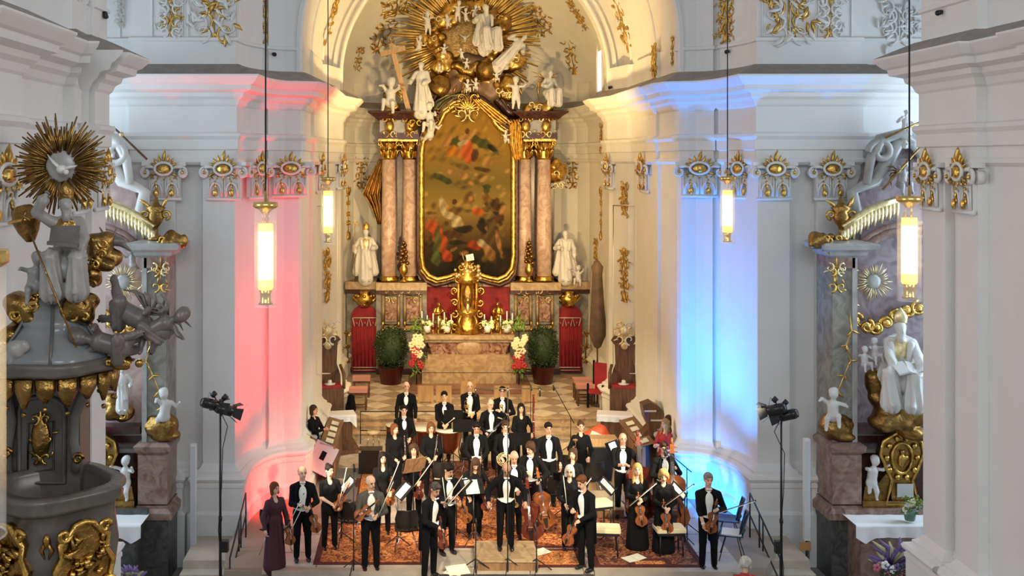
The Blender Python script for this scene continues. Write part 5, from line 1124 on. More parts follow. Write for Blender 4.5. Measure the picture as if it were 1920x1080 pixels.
    me = bpy.data.meshes.new('canvas'); me.from_pydata(V, [], Fc); at = me.color_attributes.new('paint', 'FLOAT_COLOR', 'POINT')
    buf = np.concatenate([col.reshape(-1, 3), np.ones((col.size // 3, 1))], 1).astype(np.float32); at.data.foreach_set('color', buf.reshape(-1))
    mm = mat('oil_painting', (1, 1, 1), .6, spec=.15); nt = mm.node_tree; a_ = nt.nodes.new('ShaderNodeVertexColor'); a_.layer_name = 'paint'; nt.links.new(a_.outputs[0], nt.nodes['Principled BSDF'].inputs['Base Color'])
    me.materials.append(mm); link('canvas', me, WP.t)
paint()
m = MB().use(GOLD); q = [P(x, y, YP - .06) for x, y in outl]; m.tube(q, .10, 8, closed=True); m.tube([(v - P(876.5, 370, YP)) * 1.035 + P(876.5, 370, YP) for v in q], .07, 6, closed=True); WP.part(m, 'frame')
m = MB().use(DREDM); m.tube([(v - P(876.5, 370, YP)) * 1.075 + P(876.5, 370, YP) for v in q], .07, 6, closed=True); WP.part(m, 'dark_outer_frame')
m = MB(); rocaille(m, 1.0, .7, random.Random(5), GOLD, PALEGOLD, .035, 1.2); m.use(GOLD)
for i in range(9): leaf2(m, 0, -.1, PI * (.08 + .105 * i), .52, .2, 0)
m.v = [(v[0] + sX(877, YP), v[1] + YP - .15, v[2] + sZ(200, YP)) for v in m.v]; WP.part(m, 'crest')
# ---- glory: rays, cloud ring, figures
YG = YA - .1
GC = P(877, 72, YG)
sunburst('gilded ray glory above the high altar painting', GC, 1.0, 2.55, 130, mat('ray_gilding', (.95, .66, .22), .34, .9, var=.2, vs=6), el=1.0, seed=3, nb=12)
r_ = random.Random(8); t = WT('gilded_cloud', 'brown and gold cloud ring around the oval opening of the glory', 'sculpture', GC); pr = []
for i in range(26):
    a = 2 * PI * i / 26; rr = 1.12 + r_.uniform(-.1, .15); pr.append(ell((GC.x + rr * math.cos(a) * .95, YG - .15, GC.z + rr * .92 * math.sin(a)), (r_.uniform(.2, .32), .25, r_.uniform(.16, .28)), None, r_.choice((0, 0, 1)), noise=.06))
t.field(pr, 'mass', [OLDGOLD, GOLD], .05, .06)
t = WT('gilded_cloud', 'broad brown cloud mass between the painting and the glory', 'sculpture', P(876, 150, YG)); pr = []
for i in range(34): pr.append(ell(P(r_.uniform(822, 950), r_.uniform(108, 172), YG), (r_.uniform(.25, .42), .28, r_.uniform(.2, .34)), None, r_.choice((0, 0, 0, 1)), noise=.08))
BRC = mat('brown_cloud_stucco', (.22, .13, .08), .5, .2, var=.3, vs=3); t.field(pr, 'mass', [BRC, OLDGOLD], .05, .08)
t = WT('glory_disc', 'gilded oval field with a small white dove in the glory', 'sculpture', GC); m = MB().use(OLDGOLD); m.ball(GC + V3((0, .1, 0)), (1.15, .12, 1.1), 28); t.part(m, 'field')
m = MB().use(WHITE); c = P(872, 72, YG - .15); m.ball(c, (.06, .06, .10), 8); m.tube([c, c + V3((-.14, 0, .1)), c + V3((-.2, 0, .16))], [.05, .04, .01], 6, .5); m.tube([c, c + V3((.14, 0, .1)), c + V3((.2, 0, .16))], [.05, .04, .01], 6, .5); m.ball(c + V3((0, -.05, -.1)), .04, 6); t.part(m, 'dove')
robed('white robed bearded figure seated in the clouds at the right of the glory', P(915, 92, YG - .45), 1.9, .35, seat=True, lean=-.06, lh=(-.45, -.35, 1.25), rh=(.38, -.2, .9), cape=WHITE, turn=.3, beard=True, flow=1)
robed('white robed woman standing on clouds left of the glory holding the cross', P(789, 214, YG - .5), 1.75, -.35, lean=.02, lh=(-.34, -.2, 1.05), rh=(.18, -.30, 1.0), hair=1, flow=.6)
t = WT('wooden_cross', 'large leaning wooden cross at the left of the glory', 'cross', P(768, 213, YG - .3)); m = MB().use(WOOD3); a, b = P(768, 213, YG - .3), P(733, 82, YG - .3); d = (b - a).normalized(); R2 = frame(d, (0, 1, 0)); m.box(-.08, .08, -.06, .06, 0, (b - a).length, R2, tuple(a)); t.part(m, 'beam')
m = MB().use(WOOD3); c = a.lerp(b, .89); x = R2 @ V3((1, 0, 0)); m.box(-.42, .42, -.08, .07, -.08, .08, R2, tuple(c)); t.part(m, 'crossbar')
for i, (px, py, h, yaw, pose, wg, lab) in enumerate([(858, 42, .62, .2, 'stand', None, 'small white putto with raised arms at the top of the glory'), (874, 37, .5, -.4, 'fly', None, 'small white putto lying beside the top putto'), (889, 31, .5, .2, 'sit', GOLD, 'white cherub with folded wings above the seated figure'),
        (802, 66, .7, .4, 'stand', None, 'white putto reaching left on the clouds'), (840, 48, .5, -.3, 'fly', None, 'small white cherub left of the oval'), (786, 92, .6, .5, 'fly', None, 'white putto lying on the lower left cloud'), (832, 100, .42, 0, 'sit', None, 'small white cherub head on the brown cloud left'),
        (866, 108, .42, -.4, 'fly', None, 'small white cherub in the centre of the brown cloud'), (875, 126, .40, 0, 'sit', None, 'small white cherub beside the gilded globe'), (931, 150, .45, .2, 'sit', None, 'small white cherub right below the globe'), (824, 134, .36, 0, 'sit', None, 'tiny white cherub head at the left cloud edge'),
        (963, 100, .45, -.3, 'fly', GOLD, 'small winged cherub head on the right clouds'), (876, 170, .5, .3, 'sit', GOLD, 'white cherub just above the frame crest left'), (893, 166, .46, -.3, 'sit', GOLD, 'white cherub just above the frame crest right'),
        (808, 238, 1.05, -.5, 'sit', OLDGOLD, 'white angel putto at the upper left of the painting frame'), (806, 258, .95, .5, 'fly', OLDGOLD, 'white angel child diving beside the left frame shoulder'), (967, 205, .95, .2, 'stand', GOLD, 'white putto above the golden drapery on the right'),
        (733, 200, 1.25, -.3, 'sit', GOLD, 'white angel seated on the left column cornice'), (948, 265, .5, .3, 'sit', GOLD, 'small white cherub on the right frame shoulder'), (800, 35, .4, 0, 'fly', GOLD, 'tiny cherub at the upper left of the rays')]):
    putto(lab, P(px, py, YG - (.55 if pose != 'fly' else .5)), h, yaw, i, WHITE, wg, pose)
robed('white angel with a raised golden wing seated on the right column cornice', P(1028, 196, YG - .35), 1.45, .5, seat=True, lean=.05, lh=(-.35, -.3, 1.1), rh=(.3, -.25, 1.0), wings=GOLD, turn=-.4)
robed('white reclining angel with legs stretched to the lower right of the glory', P(930, 128, YG - .5), 1.5, .4, lean=.0, lh=(-.35, -.2, 1.4), rh=(.3, -.2, 1.2), R=roty(.75), flow=.5)
t = WT('gilded_globe', 'gilded globe beneath the seated figure', 'sculpture', P(911, 132, YG - .35)); m = MB().use(OLDGOLD); m.ball(P(911, 132, YG - .35), .36, 20); t.part(m, 'globe'); m = MB().use(GOLD); m.tube([P(911, 132, YG - .35) + V3((.37 * math.cos(a), -.02, .37 * math.sin(a) * .3)) for a in [2 * PI * i / 20 for i in range(20)]], .03, 5, closed=True); t.part(m, 'band')
t = WT('urn', 'round gilded vessel lying at the left above the painting', 'sculpture', P(825, 158, YG - .35)); m = MB().use(OLDGOLD); m.lathe([(0, -.3), (.3, -.3), (.36, -.1), (.36, .1), (.3, .25), (0, .25)], 18, P(825, 160, YG - .3), rotx(PI / 2)); t.part(m, 'drum')
for px, py, n, sp, r0, sd, lab, mm in ((803, 78, 8, (.35, .1, .12), .2, 3, 'bright gold cloud puffs left of the oval', GOLD), (829, 118, 8, (.22, .1, .3), .2, 4, 'bright gold drapery fold on the brown cloud', GOLD), (962, 112, 8, (.2, .1, .2), .22, 5, 'gold cloud puffs at the right of the globe', GOLD), (947, 168, 9, (.25, .12, .25), .25, 6, 'gold drapery bunch at the right above the pediment', GOLD),
        (742, 206, 6, (.25, .1, .1), .18, 7, 'gold cloud under the left cornice angel', GOLD), (1008, 203, 8, (.35, .1, .12), .2, 8, 'gold cloud under the right cornice angel', GOLD), (838, 38, 6, (.3, .1, .12), .2, 9, 'gold cloud at the upper left of the oval', GOLD), (934, 45, 10, (.25, .1, .25), .2, 10, 'gold cloud at the upper right of the oval', OLDGOLD), (782, 232, 6, (.25, .1, .12), .2, 12, 'brown gold cloud beside the left frame shoulder', OLDGOLD)):
    cloud(lab, P(px, py, YG - .3), n, sp, r0, sd, mm)
t = WT('gilded_drapery', 'golden drapery swag over the right shoulder of the frame', 'drapery', P(940, 220, YG - .4)); drapery(t, pl([(893, 186), (915, 205), (935, 222), (950, 232), (960, 222), (966, 235), (968, 270), (972, 300)], YG - .4), [.3, .5, .6, .5, .4, .45, .5, .3], GOLD, folds=4)
t = WT('gilded_drapery', 'dark drapery under the arch of rays left of the frame top', 'drapery', P(840, 190, YG - .2)); drapery(t, pl([(870, 176), (850, 180), (832, 192), (820, 208)], YG - .25), [.4, .5, .5, .3], mat('olive_gilding', (.26, .24, .10), .35, .7, var=.4, vs=5), folds=3)
t = WT('gilded_drapery', 'brown gold drapery hanging left of the outer left column', 'drapery', P(705, 340, YA)); drapery(t, pl([(715, 300), (706, 330), (697, 365), (705, 385), (712, 420)], YA), [.15, .4, .65, .4, .15], OLDGOLD, folds=4, amp=.08)
cloud('gold shell sculpture right of the outer right column', P(1044, 330, YA - .1), 8, (.14, .1, .4), .22, 21, GOLD)
# ---- statues on the ledge
zl = sZ(527, YA - .3)
robed('white bishop statue with crozier and gilded mitre left of the altar columns', (sX(686, YA - .35), YA - .35, zl), 1.78, .1, trim=PALEGOLD, mitre=GOLD, staff=GOLD, cape=WHITE, lh=(-.36, -.2, 1.0), rh=(.2, -.28, 1.12))
robed('white bearded saint statue in a hooded cape right of the altar columns', (sX(1060, YA - .35), YA - .35, zl), 1.72, -.1, trim=WHITE, cape=WHITE, lh=(-.2, -.28, 1.2), rh=(.30, -.22, .9), beard=True, turn=.2)
putto('small white putto sitting beside the hooded saint', (sX(1084, YA - .5), YA - .5, zl), .72, -.3, 33, WHITE, None, 'sit')
for px, lab in ((757, 'gilded vase with flowers between the left columns'), (992, 'gilded vase with flowers between the right columns')):
    t = WT('gilded_vase', lab, 'vase', (sX(px, YA - .55), YA - .55, zl)); x, y = t.b.x, t.b.y; m = MB().use(GOLD); m.lathe([(.12, 0), (.12, .05), (.04, .1), (.05, .2), (.13, .32), (.14, .45), (.07, .55), (.1, .62), (0, .62)], 16, (x, y, zl)); t.part(m, 'vase'); m = MB().use(PALEGOLD)
    for i in range(16): a = i * 2.4; m.ball((x + .12 * math.cos(a) * (1 - i / 20), y + .1 * math.sin(a), zl + .62 + .045 * i), .07, 6)
    m.tube([(x, y, zl + .6), (x, y, zl + 1.45)], .012, 5); t.part(m, 'flower_spray', OLDGOLD)
# ---- doors with red curtains
for px, lab in ((684, 'red draped arched door left of the altar'), (1066, 'red draped arched door right of the altar')):
    Yd = YA - .08; t = WT('draped_door', lab, 'door', (sX(px, Yd), Yd, .4)); hw = 24.5; arch = [(px - hw, 697), (px - hw, 592)] + [(px - hw * math.cos(a), 592 - 21 * math.sin(a)) for a in (.3, .6, .9, 1.25, 1.57, 1.9, 2.25, 2.55, 2.85)] + [(px + hw, 592), (px + hw, 697)]
    m = MB().use(REDC); m.prism([(sX(a, Yd), sZ(b, Yd)) for a, b in arch], Yd - .06, Yd); t.part(m, 'red_cloth'); m = MB().use(PINKM)
    m = MB().use(REDC)
    for q in range(7): x = sX(px - 21 + 7 * q, Yd); m.tube([(x, Yd - .06, sZ(602, Yd)), (x + .01, Yd - .07, sZ(694, Yd))], .03, 6)
    t.part(m, 'cloth_folds'); m = MB().use(mat('pinkish_braid', (.72, .50, .42), .6)); m.tube(pl([(px - 22, 596), (px + 22, 596)], Yd - .1), .022, 5); m.tube(pl([(px - 23 + 46 * i / 12, (600, 612, 604, 612)[i % 4] - (4 if i % 4 == 0 else 0)) for i in range(13)], Yd - .1), .02, 5); m.tube(pl([(px - 22, 689), (px + 22, 689)], Yd - .12), .02, 5); m.tube(pl([(px - 22, 694), (px + 22, 694)], Yd - .12), .014, 5); t.part(m, 'braid')
    m = MB().use(GOLD); c = P(px, 562, Yd - .15); m.lathe([(.16, -.22), (.26, -.1), (.3, .08), (.18, .2), (.2, .28), (0, .3)], 12, c); 
    for i in range(8): a = 2 * PI * i / 8; m.ball(c + V3((.3 * math.cos(a), .3 * math.sin(a), .14)), .06, 6); leaf2(m, c.x, c.z, a, .1)
    m.tube([c + V3((-.4, 0, .1)), c + V3((-.25, 0, -.05)), c + V3((0, -.2, -.15)), c + V3((.25, 0, -.05)), c + V3((.4, 0, .1))], .05, 6); t.part(m, 'gilded_crown')
# ---- altar table, steps, tabernacle
YM = 33.6; at = WT('altar_table', 'marble altar table with pale slab and reddish veined front', 'altar', (sX(879, YM), YM, .5)); X0, X1 = sX(797, YM), sX(961, YM)
m = MB().use(OCHM); m.smooth = False; m.box(X0 - .05, X1 + .05, YM - .1, YM + 1.2, sZ(636, YM), sZ(628, YM)); m.box(X0, X1, YM - .02, YM + 1.2, sZ(642, YM), sZ(636, YM)); at.part(m, 'slab')
m = MB().use(VEINM); m.smooth = False; m.prism([(X0 + .22, sZ(665, YM)), (X1 - .22, sZ(665, YM)), (X1 - .08, sZ(642, YM)), (X0 + .08, sZ(642, YM))], YM + .05, YM + 1.1); at.part(m, 'front_panel'); m = MB().use(OCHM); m.ball(P(880, 653, YM + .05), (.42, .1, .28), 16); at.part(m, 'medallion')
m = MB().use(OCHM); m.smooth = False
for i, (py0, py1, e) in enumerate(((673, 665, .12), (684, 673, .2), (697, 684, .3))): m.box(X0 + .2 - e, X1 - .2 + e, YM + .1 - e, YM + 1.2, sZ(py0, YM), sZ(py1, YM))
m.box(X0 - .1, X1 + .1, YM - .2, YM + 1.2, .5, sZ(696, YM)); at.part(m, 'base')
m = MB().use(mat('reddish_step_stone', (.30, .15, .09), .4, var=.3, vs=3)); m.smooth = False; m.box(sX(772, 33), sX(990, 33), 32.6, 35, .39, .50); m.box(sX(765, 33), sX(998, 33), 32.3, 35, .39, .45); struct(m.build('trim_10'), 'low reddish stone step under the altar table')
YT = 34.0; tb = WT('tabernacle', 'tall gilded tabernacle with crown on the altar table', 'tabernacle', (sX(876, YT), YT, sZ(622, YT))); g = lambda px, py: P(px, py, YT)
m = MB().use(GOLD); m.lathe([(.46, sZ(624, YT)), (.44, sZ(612, YT)), (.34, sZ(600, YT)), (.38, sZ(586, YT)), (.40, sZ(580, YT)), (.30, sZ(578, YT)), (.30, sZ(530, YT)), (.40, sZ(527, YT)), (.36, sZ(520, YT)), (.28, sZ(505, YT)), (.12, sZ(495, YT)), (.1, sZ(488, YT)), (0, sZ(486, YT))], 12, (sX(876, YT), YT, 0)); tb.part(m, 'shrine')
m = MB().use(OLDGOLD); m.ball(g(876, 555) + V3((0, -.28, 0)), (.17, .08, .38), 14); tb.part(m, 'niche'); m = MB().use(PALEGOLD); m.ball(g(876, 575) + V3((0, -.38, 0)), (.07, .05, .16), 8); m.ball(g(876, 560) + V3((0, -.38, 0)), .05, 8); tb.part(m, 'figurine')
m = MB().use(GOLD)
for sx in (-1, 1):
    for k in range(6): c = g(876 + sx * (24 - (k > 3) * 6 * (k - 3)), 610 - 22 * k); m.tube([(x, YT - .2, z) for x, z in spiral(c.x, c.z, .13, 1, PI / 2 * k, sx, 12, .35)], .035, 6); m.ball(c + V3((0, -.1, 0)), .06, 6)
    m.tube([g(876 + sx * 17, 584) + V3((0, -.2, 0)), g(876 + sx * 17, 530) + V3((0, -.2, 0))], .05, 8); m.tube([g(876 + sx * 10, 618) + V3((0, -.4, 0)), g(876 + sx * 17, 600) + V3((0, -.4, 0)), g(876 + sx * 12, 588) + V3((0, -.35, 0))], .05, 6)
tb.part(m, 'scrollwork'); m = MB().use(PALEGOLD); m.box(-.12, .12, -.02, .02, 0, .2, roty(-.2), tuple(g(882, 488) + V3((0, -.1, 0)))); m.tube([g(872, 496), g(866, 474)], .012, 5); tb.part(m, 'cross')
rr = random.Random(2); m = MB().use(GOLD)
for i in range(26): m.ball(g(876 + rr.uniform(-24, 24), rr.uniform(490, 522)) + V3((0, -.25, 0)), rr.uniform(.04, .08), 6)
tb.part(m, 'flower_garland', PALEGOLD)
for px, yw, lab in ((822, .5, 'gilded kneeling angel left of the tabernacle'), (934, -.5, 'gilded kneeling angel right of the tabernacle')):
    robed(lab, (sX(px, 34.3), 34.3, sZ(616, 34.3)), 1.45, yw, GOLD, seat=True, vox=.035, wings=None, lh=(-.15, -.3, 1.2), rh=(.15, -.3, 1.25)).scale = (.62,) * 3
for i, (px, h) in enumerate(((791, 30), (801, 22), (812, 26), (822, 20), (833, 28), (846, 24), (908, 24), (921, 20), (938, 22), (950, 30), (960, 26))):
    Yc = 33.95; x, z = sX(px, Yc), sZ(624, Yc); t = thing('altar_candle', 'white candle with gilt holder on the altar, %s' % (('leftmost of the row', 'second from the left end', 'third from the left end', 'under the left angel', 'right of the left angel', 'next to the tabernacle on its left', 'next to the tabernacle on its right', 'left of the right angel', 'under the right angel', 'second from the right end', 'rightmost of the row')[i]), 'candle', (x, Yc - .1, z), group='candles on the altar table')
    m = MB().use(GOLD); m.lathe([(.06, 0), (.05, .03), (.015, .06), (.02, .2), (.045, .22), (0, .22)], 10); m.build('holder', None, t); m = MB().use(CLOTH); m.lathe([(.02, .2), (.02, .2 + h * .0168), (0, .2 + h * .0168)], 8); m.build('wax', None, t)
# flowers on the table and flower columns
def flowers(label, c, n, sp, seed, petals, leaf=GREEN2, name='flower_arrangement', r=.05, pot=None):
    t = thing(name, label, 'flowers', c); rr = random.Random(seed)
    m = MB().use(leaf)
    for _ in range(n * 2): a = rr.uniform(0, 6.28); o = V3((rr.uniform(-1, 1) * sp[0], rr.uniform(-1, 1) * sp[1], rr.uniform(-1, 1) * sp[2])); m.tube([o, o + V3((math.cos(a) * .09, -.05, .06 * math.sin(a) + .03)), o + V3((math.cos(a) * .18, -.08, .04))], [.008, .035, .004], 5, .3)
    m.build('leaves', None, t)['kind'] = 'stuff'
    for pi, pm in enumerate(petals):
        m = MB().use(pm)
        for _ in range(n // len(petals)):
            o = V3((rr.uniform(-1, 1) * sp[0], -sp[1] * rr.uniform(.6, 1.1), rr.uniform(-1, 1) * sp[2]))
            for q in range(5): a = 2 * PI * q / 5; m.ball(o + V3((math.cos(a) * r * .8, -.01, math.sin(a) * r * .8)), (r * .6, r * .3, r * .6), 6)
        m.build('blossoms', None, t)['kind'] = 'stuff'
    if pot: m = MB().use(pot); m.lathe([(.09, -sp[2] - .16), (.13, -sp[2] + .05), (0, -sp[2] + .05)], 12); m.build('pot', None, t)
    return t
for px, lab in ((801, 'white blossoms on the altar table far left'), (838, 'white blossoms on the altar table left of the tabernacle'), (914, 'white blossoms on the altar table right of the tabernacle'), (950, 'white blossoms on the altar table far right')):
    flowers(lab, P(px, 608, 33.7), 14, (.17, .08, .09), px, [FLOW], r=.045, pot=CLOTH)
for px, sd, lab in ((781, 1, 'tall column of cream and red flowers left of the altar table'), (973, 2, 'tall column of cream and red flowers right of the altar table')):
    t = WT('flower_column', lab, 'flowers', (sX(px, 33.2), 33.2, .5)); rr = random.Random(sd)
    m = MB().use(METAL); m.tube([(t.b.x, 33.2, .5), (t.b.x, 33.2, 2.2)], .02, 6); t.part(m, 'stand')
    for mm, ys, n in ((GREEN2, (598, 696), 60), (FLOW, (630, 668), 16), (ROSE, (645, 690), 10)):
        m = MB().use(mm)
        for _ in range(n):
            py = rr.uniform(*ys)
            if mm is GREEN2 and 625 < py < 672 and rr.random() < .75: py = rr.choice((rr.uniform(592, 622), rr.uniform(675, 700)))
            c = P(px + rr.uniform(-11, 11), py, 33.1)
            if mm is GREEN2: a = rr.uniform(0, 6.28); m.tube([c, c + V3((.1 * math.cos(a), -.05, .1 * math.sin(a))), c + V3((.22 * math.cos(a), -.05, .2 * math.sin(a)))], [.01, .05, .01], 5, .3)
            else:
                for q in range(5): a = 2 * PI * q / 5; m.ball(c + V3((math.cos(a) * .06, -.1, math.sin(a) * .06)), (.05, .025, .05), 6)
        t.part(m, 'leaves' if mm is GREEN2 else 'blossoms')['kind'] = 'stuff'
REDP = mat('dark_red_planter', (.12, .01, .012), .4)
def bush(label, px, pw, py0, py1, Y, z0):
    s = F0 / Y; x = sX(px, Y); w_ = pw / s / 2; zt = sZ(py0, Y); zb = sZ(py1, Y); t = WT('potted_shrub', label, 'plant', (x, Y, z0)); m = MB().use(REDP); m.lathe([(w_ * .6, z0), (w_ * .8, zb + .1), (w_ * .84, zb + .1), (0, zb + .05)], 16, (x, Y, 0)); t.part(m, 'planter')
    rr = random.Random(int(px)); m = MB().use(GREEN); m.ball((x, Y, (zt + zb) / 2), (w_ * .85, w_ * .7, (zt - zb) * .45), 14)
    for _ in range(1500):
        th = math.acos(rr.uniform(-1, 1)); ph = rr.uniform(0, 6.283); u = V3((math.sin(th) * math.cos(ph), math.sin(th) * math.sin(ph) * .8, math.cos(th)))
        k_ = max(abs(u.x), abs(u.z)) ** -.35; c = V3((x, Y, (zt + zb) / 2)) + V3((u.x * w_ * k_, u.y * w_, u.z * (zt - zb) * .5 * k_)) * rr.uniform(.82, 1.04)
        d = V3((rr.uniform(-1, 1), rr.uniform(-1, .4), rr.uniform(-.6, 1))).normalized() * rr.uniform(.05, .09); e = d.cross(V3((.3, 1, .2))).normalized() * .018; m.add([c, c + d * .5 + e, c + d, c + d * .5 - e], [(0, 1, 2, 3)])
    t.part(m, 'foliage')['kind'] = 'stuff'
bush('dark green clipped shrub in red planter left of the altar', 733, 62, 612, 692, 33.9, .4); bush('dark green clipped shrub in red planter right of the altar', 1018, 56, 612, 692, 33.9, .4)
# ================= side altars =================
def side_altar(side):
    rt = side == 'right'; M = (lambda x: x) if rt else (lambda x: 1869 - x); sg = 1 if rt else -1
    YS = 21.35; q = lambda px, py, Y=YS: P(M(px), py, Y)
    A = WT('side_altar', 'grey and brown marble side altar behind the %s near pier' % side, 'altar', (sX(M(1640), YS), YS, -.8))
    def bx(mb, a, b, y0, y1, p0, p1): xa, xb = sorted((sX(M(a), YS), sX(M(b), YS))); mb.box(xa, xb, y0, y1, sZ(p1, YS), sZ(p0, YS))
    m = MB().use(GRNM); m.smooth = False; bx(m, 1552, 1590, YS - .25, YS + .6, 478, 832); A.part(m, 'pilaster_shaft')
    m = MB().use(GREYST); m.smooth = False; bx(m, 1587, 1596, YS - .30, YS + .5, 478, 832); A.part(m, 'pale_edge'); m = MB().use(GOLD); bx(m, 1597, 1600, YS - .1, YS + .4, 440, 832); A.part(m, 'gilded_edge')
    m = MB().use(BRNM); m.smooth = False; bx(m, 1550, 1592, YS - .3, YS + .5, 478, 500); bx(m, 1548, 1602, YS - .35, YS + .5, 845, 935); A.part(m, 'pedestal_die', split=True)
    m = MB().use(REDM); m.smooth = False
    x0, x1 = sorted((sX(M(1552), YS), sX(M(1598), YS))); path = [(x1, YS + .5), (x1, YS - .30), (x0, YS - .30), (x0, YS + .5)]
    for pts in ([(.02, 845), (.10, 838), (.12, 828), (.06, 824), (0, 822)], [(.02, 940), (.14, 950), (.14, 962), (0, 962)]): sweep(m, path, [(o, sZ(py, YS)) for o, py in pts][::-1] if 0 else [(o, sZ(py, YS)) for o, py in pts])
    bx(m, 1548, 1602, YS - .33, YS + .5, 822, 845); bx(m, 1546, 1604, YS - .36, YS + .5, 938, 966); A.part(m, 'pedestal_moulding', BRNM)
    m = MB().use(BLKM); m.smooth = False; bx(m, 1545, 1606, YS - .38, YS + .6, 964, 1100); A.part(m, 'dark_plinth')
    m = MB().use(PURM if not rt else BRNM); m.smooth = False
    sweep(m, [(x1, YS + .5), (x1, YS - .28), (x0 + .02, YS - .28), (x0 + .02, YS + .5)], [(o, sZ(py, YS)) for o, py in ((.0, 482), (.12, 476), (.14, 470), (.30, 464), (.32, 456), (.28, 453), (0, 448))], [GREYST]); bx(m, 1552, 1598, YS - .28, YS + .5, 448, 482); A.part(m, 'pilaster_cornice')
    # inner field with its curved top
    f = [(1596, 1000), (1596, 470), (1612, 400), (1625, 350), (1650, 300), (1690, 262), (1745, 262), (1790, 300), (1830, 420), (1830, 1000)]
    m = MB().use(PURM if rt else mat('pinkish_marble', (.52, .38, .36), .4, col2=(.36, .24, .22), vs=2.2, kind='marble')); m.prism([(sX(M(a), YS), sZ(b, YS)) for a, b in f], YS + .25, YS + .55); A.part(m, 'marble_field')
    gm = GREYST if rt else WHITE
    m = MB().use(gm); m.tube([q(*v, YS + .1) for v in ((1600, 455), (1604, 400), (1598, 360), (1612, 352), (1640, 340), (1662, 305), (1680, 268), (1712, 262), (1738, 300))], [.14, .15, .12, .1, .13, .15, .17, .16, .14], 8); A.part(m, 'curved_gable')
    m = MB().use(gm); m.tube([V3((x, YS - .05, z)) for x, z in spiral(q(1650, 285).x, q(1650, 285).z, .26, 1.2, PI, -sg, 18, .25)], [.07] * 19, 8); m.tube([q(1625, 345, YS), q(1632, 300, YS), q(1650, 262, YS), q(1690, 250, YS), q(1735, 290, YS)], [.08, .1, .13, .12, .1], 8); A.part(m, 'gable_volute')
    m = MB().use(BRNM); m.tube([q(*v, YS - .05) for v in ((1612, 470), (1635, 450), (1660, 437), (1690, 430), (1730, 428))], [.12, .14, .15, .15, .15], 8, .8); m.tube([q(*v, YS - .15) for v in ((1608, 460), (1632, 440), (1658, 427), (1690, 420), (1730, 418))], .06, 6); A.part(m, 'arched_cornice')
    m = MB().use(PALEGOLD); pts = [(1582, 432), (1605, 414), (1630, 398), (1655, 388), (1682, 380)]
    for i in range(16):
        t_ = i / 15 * 4; k = min(3, int(t_)); a = V3((*pts[k], 0)).lerp(V3((*pts[k + 1], 0)), t_ - k); c = q(a.x, a.y, YS - .3); m.tube([c, c + V3((0, 0, -.16)), c + V3((0, 0, -.26 - .06 * (i % 2)))], [.06, .055, .015], 6, .5)
    m.tube([q(a, b - 5, YS - .3) for a, b in pts], .07, 6); A.part(m, 'gilded_fringe')
    m = MB().use(GOLD)
    for (cx, cy) in ((1568, 490), (1568, 520)):
        c = q(cx, cy, YS - .35); rocaille(m2 := MB(), .42, .5, random.Random(cy), GOLD, PALEGOLD, .025, .7); m.mats = m2.mats; b0 = len(m.v); m.v += [(v[0] + c.x, v[1] + c.y, v[2] + c.z) for v in m2.v]; m.f += [tuple(i + b0 for i in f_) for f_ in m2.f]; m.m += m2.m; m.sm += m2.sm
    A.part(m, 'gilded_mask')
    m = MB(); sprig(m, [(0, 0), (.05, -.3), (-.06, -.6), (.03, -.9), (-.1, -1.2), (-.22, -1.5), (-.3, -1.8), (-.32, -2.1)], random.Random(3), GOLD, .016, .17); c = q(1592, 590, YS - .36); m.v = [(v[0] * sg + c.x, v[1] + c.y, v[2] + c.z) for v in m.v]; A.part(m, 'gilded_leaf_chain')
    m = MB(); sprig(m, [(0, 0), (.02, -.35), (-.03, -.7), (.02, -1.05), (0, -1.4)], random.Random(4), PALEGOLD, .014, .13); c = q(1600, 470, YS - .2); m.v = [(v[0] + c.x, v[1] + c.y, v[2] + c.z) for v in m.v]; A.part(m, 'gilded_leaf_chain')
    for py0, py1, d, mm in ((798, 812, .35, DREDM), (812, 818, .2, GREYST), (818, 832, .15, DREDM), (843, 850, .22, GREYST), (850, 1000, .05, DREDM)):
        m = MB().use(mm); m.smooth = False; bx(m, 1604, 1830, YS + .25 - d, YS + .5, py0, py1); A.part(m, 'altar_ledge')
    cloud('gold cloud scroll at the outer end of the %s side altar cornice' % side, q(1545, 452, YS - .3), 6, (.22, .1, .08), .13, 31 + sg, OLDGOLD, .03)
    t = WT('gilded_urn', 'gilded urn with leafy handles on the %s side altar cornice' % side, 'urn', q(1577, 450, YS - .2)); c = t.b; m = MB().use(OLDGOLD); m.lathe([(.16, 0), (.15, .05), (.05, .12), (.05, .25), (.12, .34), (.17, .45), (.14, .56), (.2, .64), (.08, .70), (.03, .85), (0, .86)], 16, c); t.part(m, 'vase')
    m = MB().use(GOLD)
    for sx in (-1, 1): m.tube([V3((x, c.y, z)) for x, z in spiral(c.x + sx * .2, c.z + .5, .10, 1.1, -PI / 2, sx, 12, .3)], .028, 6); leaf2(m, c.x + sx * .1, c.z + .62, PI / 2 - sx * .7, .3, .25)
    m2 = m; m2.v = [tuple(v) if abs(v[1] - c.y) < .5 else (v[0], v[1] + c.y, v[2]) for v in m2.v]; t.part(m2, 'handle')
    sb = sunburst('gilded sunburst on the %s side altar field' % side, q(1638, 528, YS + .1), .13, .42, 34, PALEGOLD, seed=9, nb=4, core=GREYST)
    t = WT('gilded_garland', 'gilded scroll garland across the %s side altar' % side, 'ornament', q(1665, 598, YS)); m = MB().use(GOLD)
    for i, (a, b) in enumerate(((1603, 600), (1625, 612), (1643, 614), (1662, 606), (1678, 592), (1700, 582), (1722, 578))): c = q(a, b, YS + .05); m.tube([V3((x, c.y, z)) for x, z in spiral(c.x, c.z, .16 - .01 * (i % 2), 1.1, i * 1.3, -1 if i % 2 else 1, 12, .3)], .04, 6); m.ball(c, (.10, .05, .09), 8)
